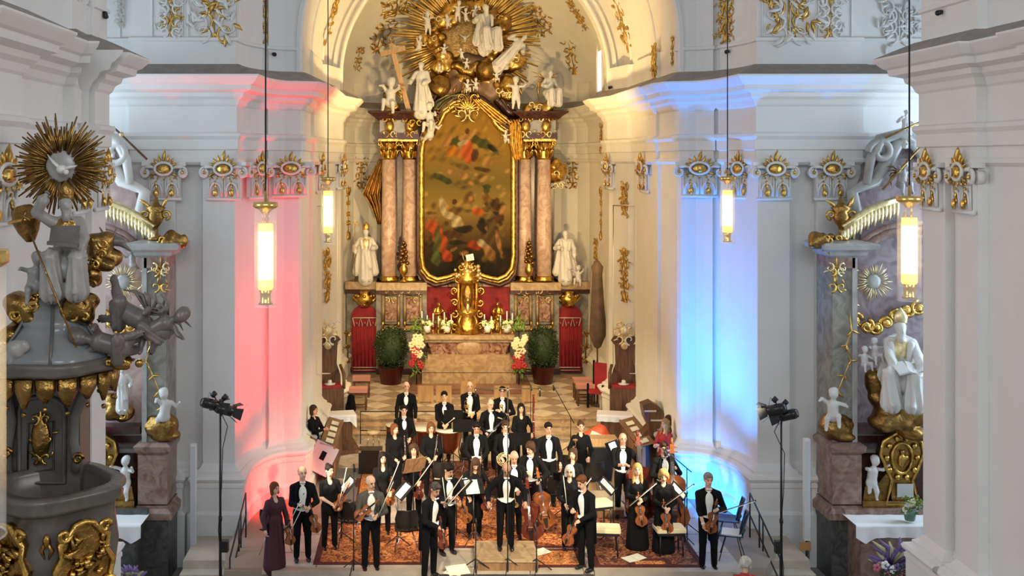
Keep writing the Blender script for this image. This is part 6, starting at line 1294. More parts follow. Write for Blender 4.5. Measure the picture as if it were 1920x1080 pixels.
    m.tube([q(a, b, YS + .1) for a, b in ((1600, 600), (1625, 618), (1660, 608), (1700, 584), (1740, 576))], .04, 6); t.part(m, 'scrolls')
    r_ = random.Random(5); putto('white putto seated on a golden ball at the %s side altar pedestal' % side, q(1562, 788, YS - .45), .85, -.4 * sg, 12 if rt else 15, WHITE, None, 'sit' if rt else 'fly')
    t = WT('gilded_ball', 'gilded cloud ball carrying a putto on the %s side altar pedestal' % side, 'sculpture', q(1566, 822, YS - .15)); c = q(1568, 797, YS - .1); t.field([ell(c, (.36, .3, .28), None, 0, 'u', .03), ell(c + V3((-.12 * sg, -.1, .02)), (.25, .22, .26), None, 0, 'u', .03), ell(c + V3((.1, 0, -.2)), (.3, .28, .12))], 'ball', [OLDGOLD], .03, .05)
    putto('white putto standing low on the inner part of the %s side altar' % side, q(1634, 938, YS - .3), .78, .3 * sg, 19, WHITE, None, 'stand')
    if rt:
        robed('large white bishop statue with golden mitre seated reading on the right side altar', q(1688, 752, YS - .55), 2.05, -.35, trim=PALEGOLD, seat=True, mitre=PALEGOLD, cape=WHITE, lh=(-.12, -.52, .98), rh=(.30, -.50, 1.0), vox=.028, R=None, turn=.3, beard=True)
        t = WT('open_book', 'open white book on the knees of the large bishop statue', 'book', q(1700, 688, YS - 1.1)); c = t.b; m = MB().use(WHITE); m.box(-.22, .0, -.16, .16, -.02, .02, roty(-.25) @ rotx(.5), tuple(c)); m.box(.0, .22, -.16, .16, -.02, .02, roty(.25) @ rotx(.5), tuple(c)); t.part(m, 'pages')
        for px, py, sd, lab in ((1621, 688, 3, 'white cherub with spread arms left of the large bishop statue'), (1641, 672, 4, 'white cherub looking up beside the large bishop statue')): putto(lab, q(px, py, YS - .35), .55, .2, sd, WHITE, None, 'sit')
        t = WT('gilded_cloud', 'rocky gilded cloud seat under the large bishop statue', 'sculpture', q(1690, 790, YS - .4)); r_ = random.Random(7)
        t.field([ell(q(r_.uniform(1650, 1745), r_.uniform(752, 812), YS - .4), (r_.uniform(.15, .28), .28, r_.uniform(.12, .22)), None, 0, 'u', .04) for _ in range(22)] + [ell(q(r_.uniform(1636, 1658), r_.uniform(695, 750), YS - .2), (.17, .2, .18), None, 0, 'u', .04) for _ in range(8)], 'mass', [OLDGOLD], .035, .05)
        putto('small white and grey angel perched high on the right side altar gable', q(1690, 352, YS - .1), .75, .2, 27, GREYST, OLDGOLD, 'sit'); robed('slender white statue at the top of the right side altar', q(1698, 272, YS), .72, .3, vox=.025, lh=(-.4, -.1, 1.3), rh=(.4, -.1, 1.0), flow=.4)
        for i, (a, b, lab) in enumerate((((1655, 355), (1738, 262), 'long thin gilded spear crossing the right side altar gable'), ((1660, 258), (1735, 225), 'short thin staff at the top of the right side altar'))): t = WT('spear', lab, 'spear', q(*a, YS - .25)); m = MB().use(OLDGOLD); m.tube([q(*a, YS - .25), q(*b, YS - .2)], .022, 6); t.part(m, 'shaft'); m = MB().use(OLDGOLD); m.ball(q(*b, YS - .2), (.05, .03, .07), 6); t.part(m, 'tip')
    else:
        robed('white angel head and shoulders on a gilded scroll inside the left side altar', q(1640, 770, YS - .3), .9, .3, vox=.025, lh=(-.3, -.2, 1.0), rh=(.3, -.2, 1.0)); cloud('gilded cloud under the white angel of the left side altar', q(1645, 765, YS - .1), 7, (.2, .1, .12), .18, 77, OLDGOLD, .03)
        putto('small grey angel high beside the left side altar sunburst', q(1620, 500, YS), .5, 0, 41, GREYST, None, 'fly')
        t = WT('spear', 'thin pole leaning from the left side altar top', 'spear', P(214, 240, 20.4)); m = MB().use(WOOD); m.tube([P(212, 238, 20.4), P(276, 299, 20.6)], .022, 6); t.part(m, 'shaft'); m = MB().use(PALEGOLD); m.ball(P(228, 252, 20.35), .05, 6); t.part(m, 'knob')
    # gilded tabernacle with oval relief, altar table with cloth
    Yt = YS - .35; t = WT('side_tabernacle', 'aged gold carved tabernacle with oval relief on the %s side altar' % side, 'tabernacle', q(1690, 950, Yt)); z_ = lambda py: sZ(py, Yt); X = lambda px: sX(M(px), Yt)
    m = MB().use(OLDGOLD); pts = [(1660, 945), (1672, 900), (1662, 880), (1650, 850), (1655, 828), (1675, 815), (1690, 806), (1706, 815), (1726, 828), (1731, 850), (1720, 880), (1710, 900), (1722, 945)]; pp = [(X(a), z_(b)) for a, b in pts]; m.prism(pp, Yt, Yt + .2); t.part(m, 'body')
    m = MB().use(GOLD); m.tube([(x, Yt - .02, z) for x, z in pp], .035, 6, closed=True); c = q(1690, 858, Yt); m.tube([c + V3((.20 * math.cos(a), -.04, .30 * math.sin(a))) for a in [2 * PI * i / 20 for i in range(20)]], .03, 6, closed=True)
    for a in range(10): an = a * .628; m.ball(c + V3((.30 * math.cos(an), -.04, .40 * math.sin(an))), (.06, .04, .06), 6)
    t.part(m, 'frame'); m = MB().use(GOLD); m.ball(c + V3((0, -.02, -.05)), (.08, .05, .14), 10); m.ball(c + V3((0, -.04, .12)), .045, 8); m.ball(c + V3((.06, -.03, 0)), (.09, .03, .05), 8); t.part(m, 'relief_figure')
    m = MB().use(SILVER); cc = q(1695, 918, Yt); m.box(cc.x - .16, cc.x + .16, Yt - .06, Yt - .02, cc.z - .13, cc.z + .13); t.part(m, 'silver_plaque')
    m = MB().use(OLDGOLD); m.smooth = False; x0_, x1_ = sorted((X(1616), X(1760))); m.box(x0_, x1_, Yt - .05, Yt + .3, z_(952), z_(938)); m.prism([(X(a), z_(b)) for a, b in ((1618, 938), (1622, 912), (1648, 906), (1668, 880), (1672, 938))], Yt, Yt + .2); t.part(m, 'base')
    Yq = YS - 1.1; t = WT('cloth_table', 'small altar table under a white cloth at the %s side altar' % side, 'table', (sX(M(1680), Yq), Yq, -.8)); xa, xb = sorted((sX(M(1608), Yq), sX(M(1790), Yq))); zt = sZ(985, Yq)
    m = MB().use(BLKM); m.smooth = False; m.box(xa + .1, xb - .1, Yq + .1, Yq + .9, -.8, zt - .03); m.box(xa, xb, Yq + .6, Yq + 1.1, zt, zt + .10); t.part(m, 'base', BRNM if rt else BLKM)
    def clf(u, v):
        x = xa - .03 + (xb - xa + .06) * u
        if v < .5: return (x - t.b.x, Yq + .9 - 1.8 * v - t.b.y, zt + .004 * math.sin(u * 30) - t.b.z)
        w_ = (v - .5) * 2; return (x - t.b.x, Yq - .0 - .015 * math.sin(u * 34) * w_ - t.b.y, zt - w_ * (.24 + .12 * (1 - min(1, abs(u - (.1 if rt else .9)) / .1))) - t.b.z)
    m = MB().use(CLOTH); m.grid(clf, 48, 12); c_ = m.build('white_cloth', None, t.t)
    return q, YS, Yq, zt
for side in ('right', 'left'):
    q, YS, Yq, zt = side_altar(side)
    if side == 'right':
        flowers('white flowers in a green pot on the right side altar cloth', V3((sX(1708, Yq + .1), Yq + .15, zt + .33)), 22, (.13, .08, .12), 5, [CLOTH, FLOW], r=.04, pot=mat('green_pot', (.10, .22, .16), .3))
# big flower arrangements in front of both side altars
LIL = mat('lilac_petals', (.16, .10, .26), .6); PNK = mat('pink_petals', (.50, .14, .20), .6); PGR = mat('pale_green_stems', (.42, .42, .22), .6)
for px, py, lab, sd in ((1672, 1062, 'lilac and pink flower arrangement with curling pale stems at the bottom right', 1), (243, 1085, 'purple flower arrangement behind the pulpit at the bottom left', 2)):
    Yf = 19.6; t = WT('flower_arrangement', lab, 'flowers', P(px, py, Yf)); c = P(px, py, Yf); r_ = random.Random(sd); k = 1 if sd == 1 else .55
    for mm, n, nm in ((LIL, 16, 'lilac_spike'), (PGR, 9, 'pale_stem')):
        m = MB().use(mm)
        for i in range(n): a = PI * (.12 + .76 * i / (n - 1)); L = r_.uniform(.4, .62) * k; m.tube([c, c + V3((math.cos(a) * L * .5, -.1, math.sin(a) * L * .5)), c + V3((math.cos(a) * L * .8 + .05, -.15, math.sin(a) * L * .75)), c + V3((math.cos(a) * L + (.06 if i % 2 else -.06), -.1, math.sin(a) * L))], [.01, .035, .045, .012], 6)
        t.part(m, nm)['kind'] = 'stuff'
    for mm, n in ((PNK, 7), (CLOTH, 3), (LIL, 8), (GREEN, 14)):
        m = MB().use(mm)
        for _ in range(n): o = c + V3((r_.uniform(-.4, .5) * k, -.25, r_.uniform(-.18, .12) * k)); [m.ball(o + V3((math.cos(b) * .045, 0, math.sin(b) * .045)), (.04, .03, .04), 6) for b in (0, 1.25, 2.5, 3.8, 5)]
        t.part(m, 'blossoms')['kind'] = 'stuff'
    m = MB().use(BLKM); m.lathe([(.16 * k, -.8 - c.z), (.22 * k, 0), (0, 0)], 12, c); t.part(m, 'pot')
# ================= pulpit =================
YQ = 12.5; SQ = F0 / YQ; zq = lambda py: sZ(py, YQ); xq = lambda px: sX(px, YQ); PX = xq(103)
PU = WT('pulpit', 'grey brown rococo pulpit with domed canopy and gilded reliefs on the left near pier', 'pulpit', (PX, YQ, zq(1130)))
wob = lambda a, z: .045 * math.cos(6 * a + .3)
m = MB().use(mat('grey_blue_canopy_stucco', (.23, .235, .235), .22, var=.2, vs=2)); m.lathe([(.70, zq(672)), (.66, zq(655)), (.55, zq(638)), (.44, zq(618)), (.38, zq(606)), (.40, zq(600)), (.36, zq(594)), (.30, zq(575)), (.24, zq(552)), (.1, zq(535)), (0, zq(530))], 48, (PX, YQ, 0), wob=wob); PU.part(m, 'canopy_roof')
m = MB().use(DARKST); m.lathe([(0, zq(688)), (.62, zq(690)), (.72, zq(688)), (.76, zq(680)), (.74, zq(674)), (.78, zq(668)), (.72, zq(664)), (.60, zq(662))], 48, (PX, YQ, 0), wob=wob); PU.part(m, 'canopy_rim')
for k in range(6):
    a = k * PI / 3 + .78; m = MB().use(DARKST); m.tube([(PX + math.cos(a) * r, YQ + math.sin(a) * r, z) for r, z in ((.70, zq(668)), (.58, zq(638)), (.47, zq(617)), (.40, zq(600)), (.32, zq(572)), (.22, zq(548)))], .022, 6); PU.part(m, 'canopy_rib')
for k in range(18):
    a = 2 * PI * k / 18; m = MB().use(OLDGOLD); c = V3((PX + math.cos(a) * .68, YQ + math.sin(a) * .68, zq(700))); m.tube([c + V3((0, 0, .06)), c + V3((0, 0, -.08)), c + V3((0, 0, -.2 - .06 * (k % 2)))], [.12, .11, .03], 8, .5, up=(math.cos(a), math.sin(a), 0)); m.ball(c + V3((0, 0, -.27 - .06 * (k % 2))), .03, 6); PU.part(m, 'lambrequin')
# back panel between canopy and parapet
Yb = YQ + .45
m = MB().use(PULP); m.smooth = False; bx0, bx1 = sX(18, Yb), sX(150, Yb); m.box(bx0, bx1, Yb, Yb + .15, sZ(960, Yb), sZ(690, Yb)); m.box(-5.3, bx1, Yb + .15, Yb + .4, sZ(1130, Yb), sZ(720, Yb)); PU.part(m, 'back_wall')
m = MB().use(DARKST); ap = [(35, 905), (35, 770)] + [(78 - 43 * math.cos(a), 770 - 26 * math.sin(a)) for a in (.4, .8, 1.2, 1.57, 1.95, 2.35, 2.75)] + [(121, 770), (121, 905)]; m.tube([P(a, b, Yb - .02) for a, b in ap], .03, 6, closed=True); m.tube([P(a, b, Yb - .02) for a, b in ((52, 795), (100, 790), (100, 880), (52, 885))], .014, 4, closed=True); PU.part(m, 'panel_frame')
m = MB().use(OLDGOLD); rocaille(m, .30, .62, random.Random(6), GOLD, OLDGOLD, .022, 1.2); m.use(OLDGOLD).ball((0, 0, 0), (.12, .05, .24), 12); c = P(76, 822, Yb - .04); m.v = [(v[0] + c.x, v[1] + c.y, v[2] + c.z) for v in m.v]; PU.part(m, 'gilded_relief')
for pts, nm in ((((160, 690), (168, 720), (152, 750), (140, 780), (138, 830), (146, 860), (140, 885)), 0), (((22, 700), (8, 740), (20, 790), (12, 850), (16, 900)), 1)):
    m = MB().use(PULP); m.tube([P(a, b, Yb - .1) for a, b in pts], [.10, .09, .07, .06, .06, .07, .05][:len(pts)], 8); e = P(*pts[-2], Yb - .18); m.use(OLDGOLD); m.tube([V3((x, e.y, z)) for x, z in spiral(e.x, e.z, .07, 1.2, 0, 1, 14, .3)], .022, 6); PU.part(m, 'side_scroll')
# parapet
m = MB().use(PULP); m.lathe([(.25, zq(1130)), (.50, zq(1100)), (.66, zq(1060)), (.70, zq(1010)), (.66, zq(960)), (.66, zq(935)), (.70, zq(933)), (.74, zq(925)), (.73, zq(915)), (.78, zq(908)), (.78, zq(902)), (.62, zq(900)), (.60, zq(910)), (.58, zq(960)), (0, zq(965))], 48, (PX, YQ, 0), wob=lambda a, z: .06 * math.cos(4 * a + .2)); PU.part(m, 'parapet')
vdir = V3((-PX, -YQ, 0)).normalized()
for da, sz_, py in ((.42, 1.0, 1012), (-.75, .9, 1010)):
    R_z = Matrix.Rotation(da, 3, 'Z') @ vdir; c = V3((PX, YQ, zq(py))) + R_z * .72; th = math.atan2(R_z.y, R_z.x) + PI / 2; m = MB(); RR = rotz(th)
    pr = [(0, .45), (.12, .42), (.22, .30), (.33, .22), (.30, .05), (.40, -.1), (.36, -.30), (.2, -.42), (0, -.45)]; pr = [(a * .86 * sz_, b * .9) for a, b in pr]; full = pr + [(-a, b) for a, b in pr[::-1][1:-1]]
    m.use(OLDGOLD); m.prism(full, -.03, .05); m.use(GOLD); m.tube([(a, -.05, b) for a, b in full], .035, 6, closed=True); rr = random.Random(int(py))
    for _ in range(22): x, z = rr.uniform(-.22, .22), rr.uniform(-.30, .18); m.use(OLDGOLD if rr.random() < .4 else GOLD); m.tube([(x, -.04, z), (x + rr.uniform(-.1, .1), -.08, z + rr.uniform(-.02, .1)), (x + rr.uniform(-.14, .14), -.05, z + rr.uniform(-.05, .14))], [.02, .035, .012], 6)
    for _ in range(5): m.ball((rr.uniform(-.18, .18), -.07, rr.uniform(-.2, .1)), .035, 8)
    m.use(GOLD)
    for sx in (-1, 1): m.tube([(a, -.06, b) for a, b in spiral(sx * .24 * sz_, .30, .08, 1.1, 0, sx, 12, .3)], .03, 6); m.tube([(a, -.06, b) for a, b in spiral(sx * .3 * sz_, -.34, .08, 1.1, PI, -sx, 12, .3)], .03, 6)
    m.v = [tuple(RR @ V3(v) + c) for v in m.v]; PU.part(m, 'gilded_cartouche')
m = MB().use(OLDGOLD); c = V3((PX, YQ, zq(975))) + (Matrix.Rotation(-.12, 3, 'Z') @ vdir) * .72; m.ball(c, (.05, .04, .08), 8)
for s_ in (-1, 1): m.tube([c, c + V3((s_ * .06, 0, -.1)), c + V3((s_ * .02, 0, -.2))], [.02, .03, .01], 6)
PU.part(m, 'gilded_drop')
m = MB().use(PULP); m.smooth = False; m.box(-5.25, PX + .25, YQ - .2, YQ + .35, zq(1125), zq(1080)); PU.part(m, 'bracket')
# sculpture group on the canopy
sunburst('large brown gold sunburst above the pulpit', P(116, 312, 12.95), .17, .60, 120, OLDGOLD, seed=5, nb=12, yaw=.0, core=GREYST)
t = WT('dove', 'white dove with spread wings in front of the pulpit sunburst', 'sculpture', P(116, 318, 12.8)); c = t.b.copy(); m = MB().use(WHITE); m.ball(c, (.07, .08, .06), 12); m.ball(c + V3((.07, -.06, -.03)), .035, 8); m.tube([c, c + V3((-.09, 0, .08)), c + V3((-.18, .02, .18))], [.06, .05, .012], 6, .4); m.tube([c, c + V3((.10, 0, .03)), c + V3((.17, 0, .04))], [.05, .06, .015], 6, .4); t.part(m, 'body')
robed('grey white saint seated in robes on the pulpit canopy pointing upward', P(124, 545, YQ - .15), 1.42, .25, GREYST if 0 else mat('pale_grey_statue', (.34, .32, .295), .35, var=.15, vs=4), trim=OLDGOLD, seat=True, lh=(-.28, -.25, 1.75), rh=(.22, -.42, 1.05), vox=.024, hair=1, turn=.3, beard=True, cape=None, mitre=OLDGOLD, lean=.0)
PGS = MT['pale_grey_statue']
t = WT('stone_tablet', 'dark tablet book resting on the knee of the pulpit saint', 'book', P(118, 458, YQ - .65)); c = t.b.copy(); m = MB().use(DARKST); m.box(-.17, .17, -.03, .03, -.02, .02, roty(.1), tuple(c)); m.box(-.16, .16, .0, .02, .0, .22, rotx(-.4), tuple(c)); t.part(m, 'tablet')
t = WT('staff', 'long thin golden staff slanting across the pulpit canopy', 'staff', P(143, 652, YQ - .85)); m = MB().use(OLDGOLD); m.tube([P(143, 652, YQ - .85), P(50, 420, YQ - .6)], .012, 6); t.part(m, 'shaft'); m = MB().use(OLDGOLD); c = P(44, 408, YQ - .55); m.tube([c + V3((-.07, 0, .05)), c + V3((.07, 0, -.03))], .015, 5); m.tube([c + V3((-.02, 0, -.06)), c + V3((.03, 0, .09))], .015, 5); t.part(m, 'cross_head')
t = WT('gilded_helmet', 'large dark gold domed hat at the upper left of the pulpit group', 'sculpture', P(52, 440, YQ)); m = MB().use(OLDGOLD); c = P(50, 415, YQ); m.lathe([(0, -.25), (.05, -.24), (.12, -.12), (.16, .0), (.19, .02), (.16, .05), (.14, .13), (.08, .19), (0, .2)], 18, c, roty(-.2)); t.part(m, 'dome'); m = MB().use(GOLD); m.tube([c + roty(-.2) @ V3((.19 * math.cos(a), .19 * math.sin(a), .02)) for a in [2 * PI * i / 18 for i in range(18)]], .02, 5, closed=True); t.part(m, 'brim')
putto('pale grey putto crouching at the left on the pulpit canopy', P(62, 548, YQ - .25), .62, .5, 6, PGS, None, 'sit')
for px, py, n, sp, r0, sd, lab in ((48, 575, 9, (.14, .1, .12), .13, 1, 'big gold cloud at the left of the pulpit canopy'), (30, 630, 8, (.10, .1, .08), .10, 2, 'gold cloud lower left on the pulpit canopy'), (95, 545, 7, (.14, .1, .05), .08, 3, 'bright gold scrolls under the pulpit saint'), (150, 578, 9, (.13, .1, .10), .12, 4, 'gold cloud right of the pulpit saint feet'), (192, 470, 9, (.10, .1, .16), .11, 5, 'gold cloud behind the right shoulder of the pulpit saint'), (172, 520, 6, (.10, .1, .08), .09, 6, 'gold cloud beside the knees of the pulpit saint')):
    cloud(lab, P(px, py, YQ + (.1 if px > 160 else -.1)), n, sp, r0, sd, OLDGOLD, .022)
DG2 = mat('dark_grey_statue', (.15, .13, .12), .35, var=.25, vs=4)
putto('dark grey falling winged figure leaning over the right of the pulpit canopy', P(212, 575, YQ - .2), .95, .3, 6, DG2, DG2, 'fly', roty(1.9) @ rotz(.5), DG2)
putto('dark grey demon with curly head tumbling at the lower right of the canopy', P(240, 655, YQ - .3), .9, .2, 11, DG2, None, 'fly', roty(-1.25) @ rotz(-.4), DG2)
putto('dark grey bearded figure clinging to the outer end of the canopy', P(272, 628, YQ - .25), .75, .2, 23, DG2, DG2, 'fly', roty(.9) @ rotz(.3), DG2)
t = WT('bat_wing', 'dark horned creature above the right gold cloud of the pulpit', 'sculpture', P(205, 455, YQ + .2)); t.field([ell(P(215, 452, YQ + .2), (.13, .08, .06)), cap(P(200, 448, YQ + .2), P(186, 425, YQ + .2), .03, .008), cap(P(212, 444, YQ + .2), P(220, 425, YQ + .2), .025, .006), cap(P(225, 455, YQ + .2), P(245, 470, YQ + .2), .04, .015)], 'body', [DG2], .016, .03)
cloud('gold tassels hanging under the dark figures right of the canopy', P(238, 678, YQ - .2), 7, (.2, .06, .06), .06, 9, OLDGOLD, .02)
t = WT('stone_bust', 'pale carved curled bust at the left end of the canopy rim', 'sculpture', P(32, 655, YQ - .6)); t.field([ell(P(28, 655, YQ - .6), (.10, .08, .11), None, 0, 'u', .02), ell(P(45, 650, YQ - .6), (.06, .06, .07), None, 0, 'u', .02), cap(P(18, 668, YQ - .6), P(20, 690, YQ - .6), .06, .03)], 'body', [PGS], .018, .03)
# ================= rugs, platforms, furniture on the stage =================
def rug_mat(name, base, c2, c3, sc_=9):
    m = mat(name, base, .9); nt = m.node_tree; b = nt.nodes['Principled BSDF']; tc = nt.nodes['Texture Coordinate'] if 'Texture Coordinate' in nt.nodes else nt.nodes.new('ShaderNodeTexCoord')
    v = nt.nodes.new('ShaderNodeTexVoronoi'); v.inputs['Scale'].default_value = sc_; v.feature = 'F1'; n = nt.nodes.new('ShaderNodeTexNoise'); n.inputs['Scale'].default_value = sc_ * 1.4; n.inputs['Detail'].default_value = 5; n.inputs['Distortion'].default_value = 1.5
    for x in (v, n): nt.links.new(tc.outputs['Object'], x.inputs['Vector'])
    r = nt.nodes.new('ShaderNodeValToRGB'); e = r.color_ramp.elements; e[0].position = .40; e[0].color = (*c2, 1); e[1].position = .50; e[1].color = (*base, 1); q = e.new(.62); q.color = (*c3, 1); nt.links.new(n.outputs[0], r.inputs[0])
    mx = nt.nodes.new('ShaderNodeMix'); mx.data_type = 'RGBA'; r2 = nt.nodes.new('ShaderNodeValToRGB'); r2.color_ramp.elements[0].position = .10; r2.color_ramp.elements[1].position = .22; r2.color_ramp.elements[0].color = (1, 1, 1, 1); r2.color_ramp.elements[1].color = (0, 0, 0, 1)
    nt.links.new(v.outputs['Distance'], r2.inputs[0]); nt.links.new(r2.outputs[0], mx.inputs[0]); nt.links.new(r.outputs[0], mx.inputs[6]); mx.inputs[7].default_value = (*c2, 1); nt.links.new(mx.outputs[2], b.inputs['Base Color']); return m
RUG = rug_mat('oriental_rug_orange', (.50, .13, .03), (.10, .015, .01), (.66, .30, .08)); RUG2 = rug_mat('oriental_rug_dark', (.20, .05, .025), (.04, .01, .01), (.42, .18, .06), 7); RUG3 = rug_mat('oriental_rug_bright', (.60, .20, .04), (.24, .03, .01), (.72, .38, .12), 12)
BORD = mat('rug_border', (.12, .02, .015), .9, var=.5, vs=14)
def rug(label, x0, x1, y0, y1, m_, z=.004, rz=0):
    t = thing('oriental_rug', label, 'rug', ((x0 + x1) / 2, (y0 + y1) / 2, z), rz); a, b = (x1 - x0) / 2, (y1 - y0) / 2
    m = MB().use(BORD); m.box(-a, a, -b, b, 0, .008); m.build('border', None, t); m = MB().use(m_); m.box(-a + .12, a - .12, -b + .12, b - .12, .008, .012); m.build('field', None, t); return t
rug('long orange oriental rug on the left of the stage reaching to the front edge', -1.95, .15, 19.75, 22.0, RUG)
rug('narrow orange rug strip running back on the left side of the orchestra', -1.45, -.78, 22.1, 26.2, RUG3, .006)
rug('large red brown oriental rug under the centre strings', .2, 3.2, 20.6, 24.6, RUG)
rug('orange oriental rug at the front between podium and right strings', 1.75, 3.1, 19.62, 20.55, RUG3)
rug('dark red oriental rug under the right hand viola players', 3.25, 5.3, 19.62, 22.4, RUG2); rug('small orange rug patch at the far right front', 3.9, 4.7, 19.6, 20.0, RUG3, .020)
rug('dark brown rug under the middle woodwind rows', -.6, 3.6, 24.7, 27.0, RUG2)
t = thing('floor_mat', 'dark grey mat on the floor at the left rear of the orchestra', 'mat', (sX(650, 25.5), 25.5, .004)); m = MB().use(GREYMAT); m.box(-.45, .35, -.4, .4, 0, .015); m.build('mat', None, t)
t = thing('floor_mat', 'second dark grey mat in front of the first on the left', 'mat', (sX(640, 23.9), 23.9, .004)); m = MB().use(GREYMAT); m.box(-.35, .35, -.5, .5, 0, .015); m.build('mat', None, t)
def platform(label, px, py, Y, w_, d, h, m_):
    x = sX(px, Y); t = thing('stage_platform', label, 'platform', (x, Y, 0)); m = MB().use(m_); m.box(-w_ / 2, w_ / 2, -d / 2, d / 2, h - .04, h); m.build('deck', None, t); m = MB().use(WOOD2); m.box(-w_ / 2 + .03, w_ / 2 - .03, -d / 2 + .03, d / 2 - .03, 0, h - .04); m.build('frame', None, t); return t
LW = mat('pale_yellow_wood', (.74, .58, .34), .5, var=.15, vs=3)
platform('pale wooden platform under the trumpets at the right', 1136, 920, 22.9, .62, 1.2, .22, LW); platform('low pale platform under the rear wind players', 900, 830, 27.3, 4.6, 1.5, .02 + .03, LW)
t = thing('wooden_crate', 'orange wooden box with black case hanging on it right of the trumpet lady', 'crate', (sX(1128, 24.2), 24.2, 0)); m = MB().use(WOOD3); m.box(-.36, .36, -.03, .35, 0, 1.18); m.build('panel', None, t); m = MB().use(METAL); m.prism([(-.25, .25), (.2, .25), (.27, 1.0), (-.27, 1.0)], -.12, -.03); m.build('black_case', None, t)
# --- chairs
cl = [('black chair with grey seat pad at the far left front', 517, 20.35, 2.7, GREYMAT), ('black chair behind the grey haired front violinist', 655, 20.9, 2.9, None), ('black chair between the two front left violinists', 762, 20.4, 3.2, None), ('black chair in the second row far left', 632, 21.9, 2.8, None), ('dark chair right of the long haired woman at the centre', 935, 22.4, 3.1, None),
      ('dark chair behind the front left violinists', 730, 22.6, 3.0, None), ('chair with yellow pad behind the young dark haired violinist', 832, 23.6, 3.0, LW), ('black chair beside the dark red cello', 1040, 22.6, 3.3, None), ('chair under the woman with dark bob', 1060, 24.2, 3.2, None), ('chair in the third row left', 745, 24.9, 3.1, None), ('chair in the third row centre', 880, 25.2, 3.1, None), ('chair behind the tall man with broad white shirt', 1010, 25.6, 3.1, None), ('black chair in the right middle beside the crate', 1110, 23.6, 3.3, None)]
for lab, px, Y, rz, cu in cl: chair(lab, sX(px, Y), Y, rz, None, 0, cu)
BLUELITC = mat('blue_lit_chair_shell', (.012, .03, .07), .3)  # black shells, with the blue light on them put into the colour
chair('dark shell chair standing in blue light nearer the wall', sX(1366, 20.9), 20.9, -1.9, BLUELITC); chair('dark shell chair in blue light with a pale cloth on its seat', sX(1372, 20.1), 20.1, -1.9, BLUELITC, 0, CLOTH)
bench('pale padded stool at the right front edge under the blond woman', sX(1255, 20.3), 20.3, .05); bench('pale padded stool near the front right violist', sX(1135, 20.3), 20.3, -.1); bench('pale padded stool in the rug area right of centre', sX(1118, 22.0), 21.8, .3)
# --- music stands (px, desk py, Y, yaw, height)
st = [('tilted music stand with pale sheets between the two left violinists', 640, 20.8, 1.95, 1.05, .8), ('music stand with pale sheets right of the grey haired violinist', 745, 20.6, 1.95, 1.0, .8), ('music stand with pale sheets before the young dark haired violinist', 856, 21.0, 1.95, 1.0, .8), ('music stand with open score left of the conductor', 888, 20.8, .25 + PI, .98, .75),
      ('music stand seen edge on right of the front right violist', 1150, 20.9, -1.95, 1.0, .8), ('music stand seen edge on right of the short blond woman', 1284, 20.6, -1.95, 1.0, .8), ('music stand with white sheets beside the bald bassist', 1158, 22.9, -2.3, 1.15, .5), ('music stand with score in the middle before the bearded man', 868, 25.4, .1, 1.05, .35),
      ('music stand with sheets in front of the bald man behind the conductor', 930, 23.9, .1, 1.0, .45), ('brown music stand behind the half turned violinist', 775, 21.9, .5, 1.12, .4), ('music stand held before the auburn flutist', 742, 23.9, .3, 1.15, .35), ('music stand near the black case at the right', 1060, 22.3, -.2, .8, .8), ('low music stand on the rug right of the conductor', 1075, 21.0, -2.2, .85, .7), ('music stand before the bassoon player', 975, 24.6, .0, .95, .4), ('music stand at the timpani', 850, 26.4, .0, 1.05, .4)]
for lab, px, Y, rz, h_, tl in st: music_stand(lab, sX(px, Y), Y, h_, rz + PI if False else rz, tl, True, .48, 0, WOOD2 if 'brown' in lab else None)
t = thing('notice_board', 'large pale grey board leaning at the left choir stalls', 'board', P(602, 862, 24.6)); m = MB().use(mat('pale_grey_board', (.42, .43, .46), .6)); m.box(-.28, .28, -.02, .02, -.3, .38, rotx(-.3) @ roty(.45)); m.build('board', None, t); m = MB().use(METAL); m.tube([(0, .06, .0), (.02, .08, -.72)], .012, 6); m.build('pole', None, t); m = MB().use(BLACK); m.box(-.06, .06, -.03, -.02, .0, .2, rotx(-.3) @ roty(.45)); m.build('black_mark', None, t)
t = thing('sheet_music', 'open white score lying at the bottom edge left of the podium', 'sheet music', P(858, 1070, 19.35)); t.location.z = .06; m = MB().use(PAPER)
m.box(-.20, .0, -.14, .14, .0, .012, rotz(.3) @ rotx(.25)); m.box(0, .20, -.14, .14, .0, .012, rotz(.3) @ rotx(.25)); m.box(-.2, .12, -.2, -.02, -.02, -.008, rotz(-.4)); m.build('pages', None, t)
for px, Y, lab in ((1098, 21.4, 'white score lying on the rug right of the podium'), (1188, 20.0, 'white sheet lying at the right front edge'), (1010, 20.3, 'white papers at the right corner of the podium')):
    t = thing('sheet_music', lab, 'sheet music', (sX(px, Y), Y, .03)); m = MB().use(PAPER); m.box(-.2, .0, -.13, .13, 0, .008, rotz(.5)); m.box(.01, .2, -.13, .13, 0, .01, rotz(.5) @ roty(-.06)); m.build('pages', None, t)
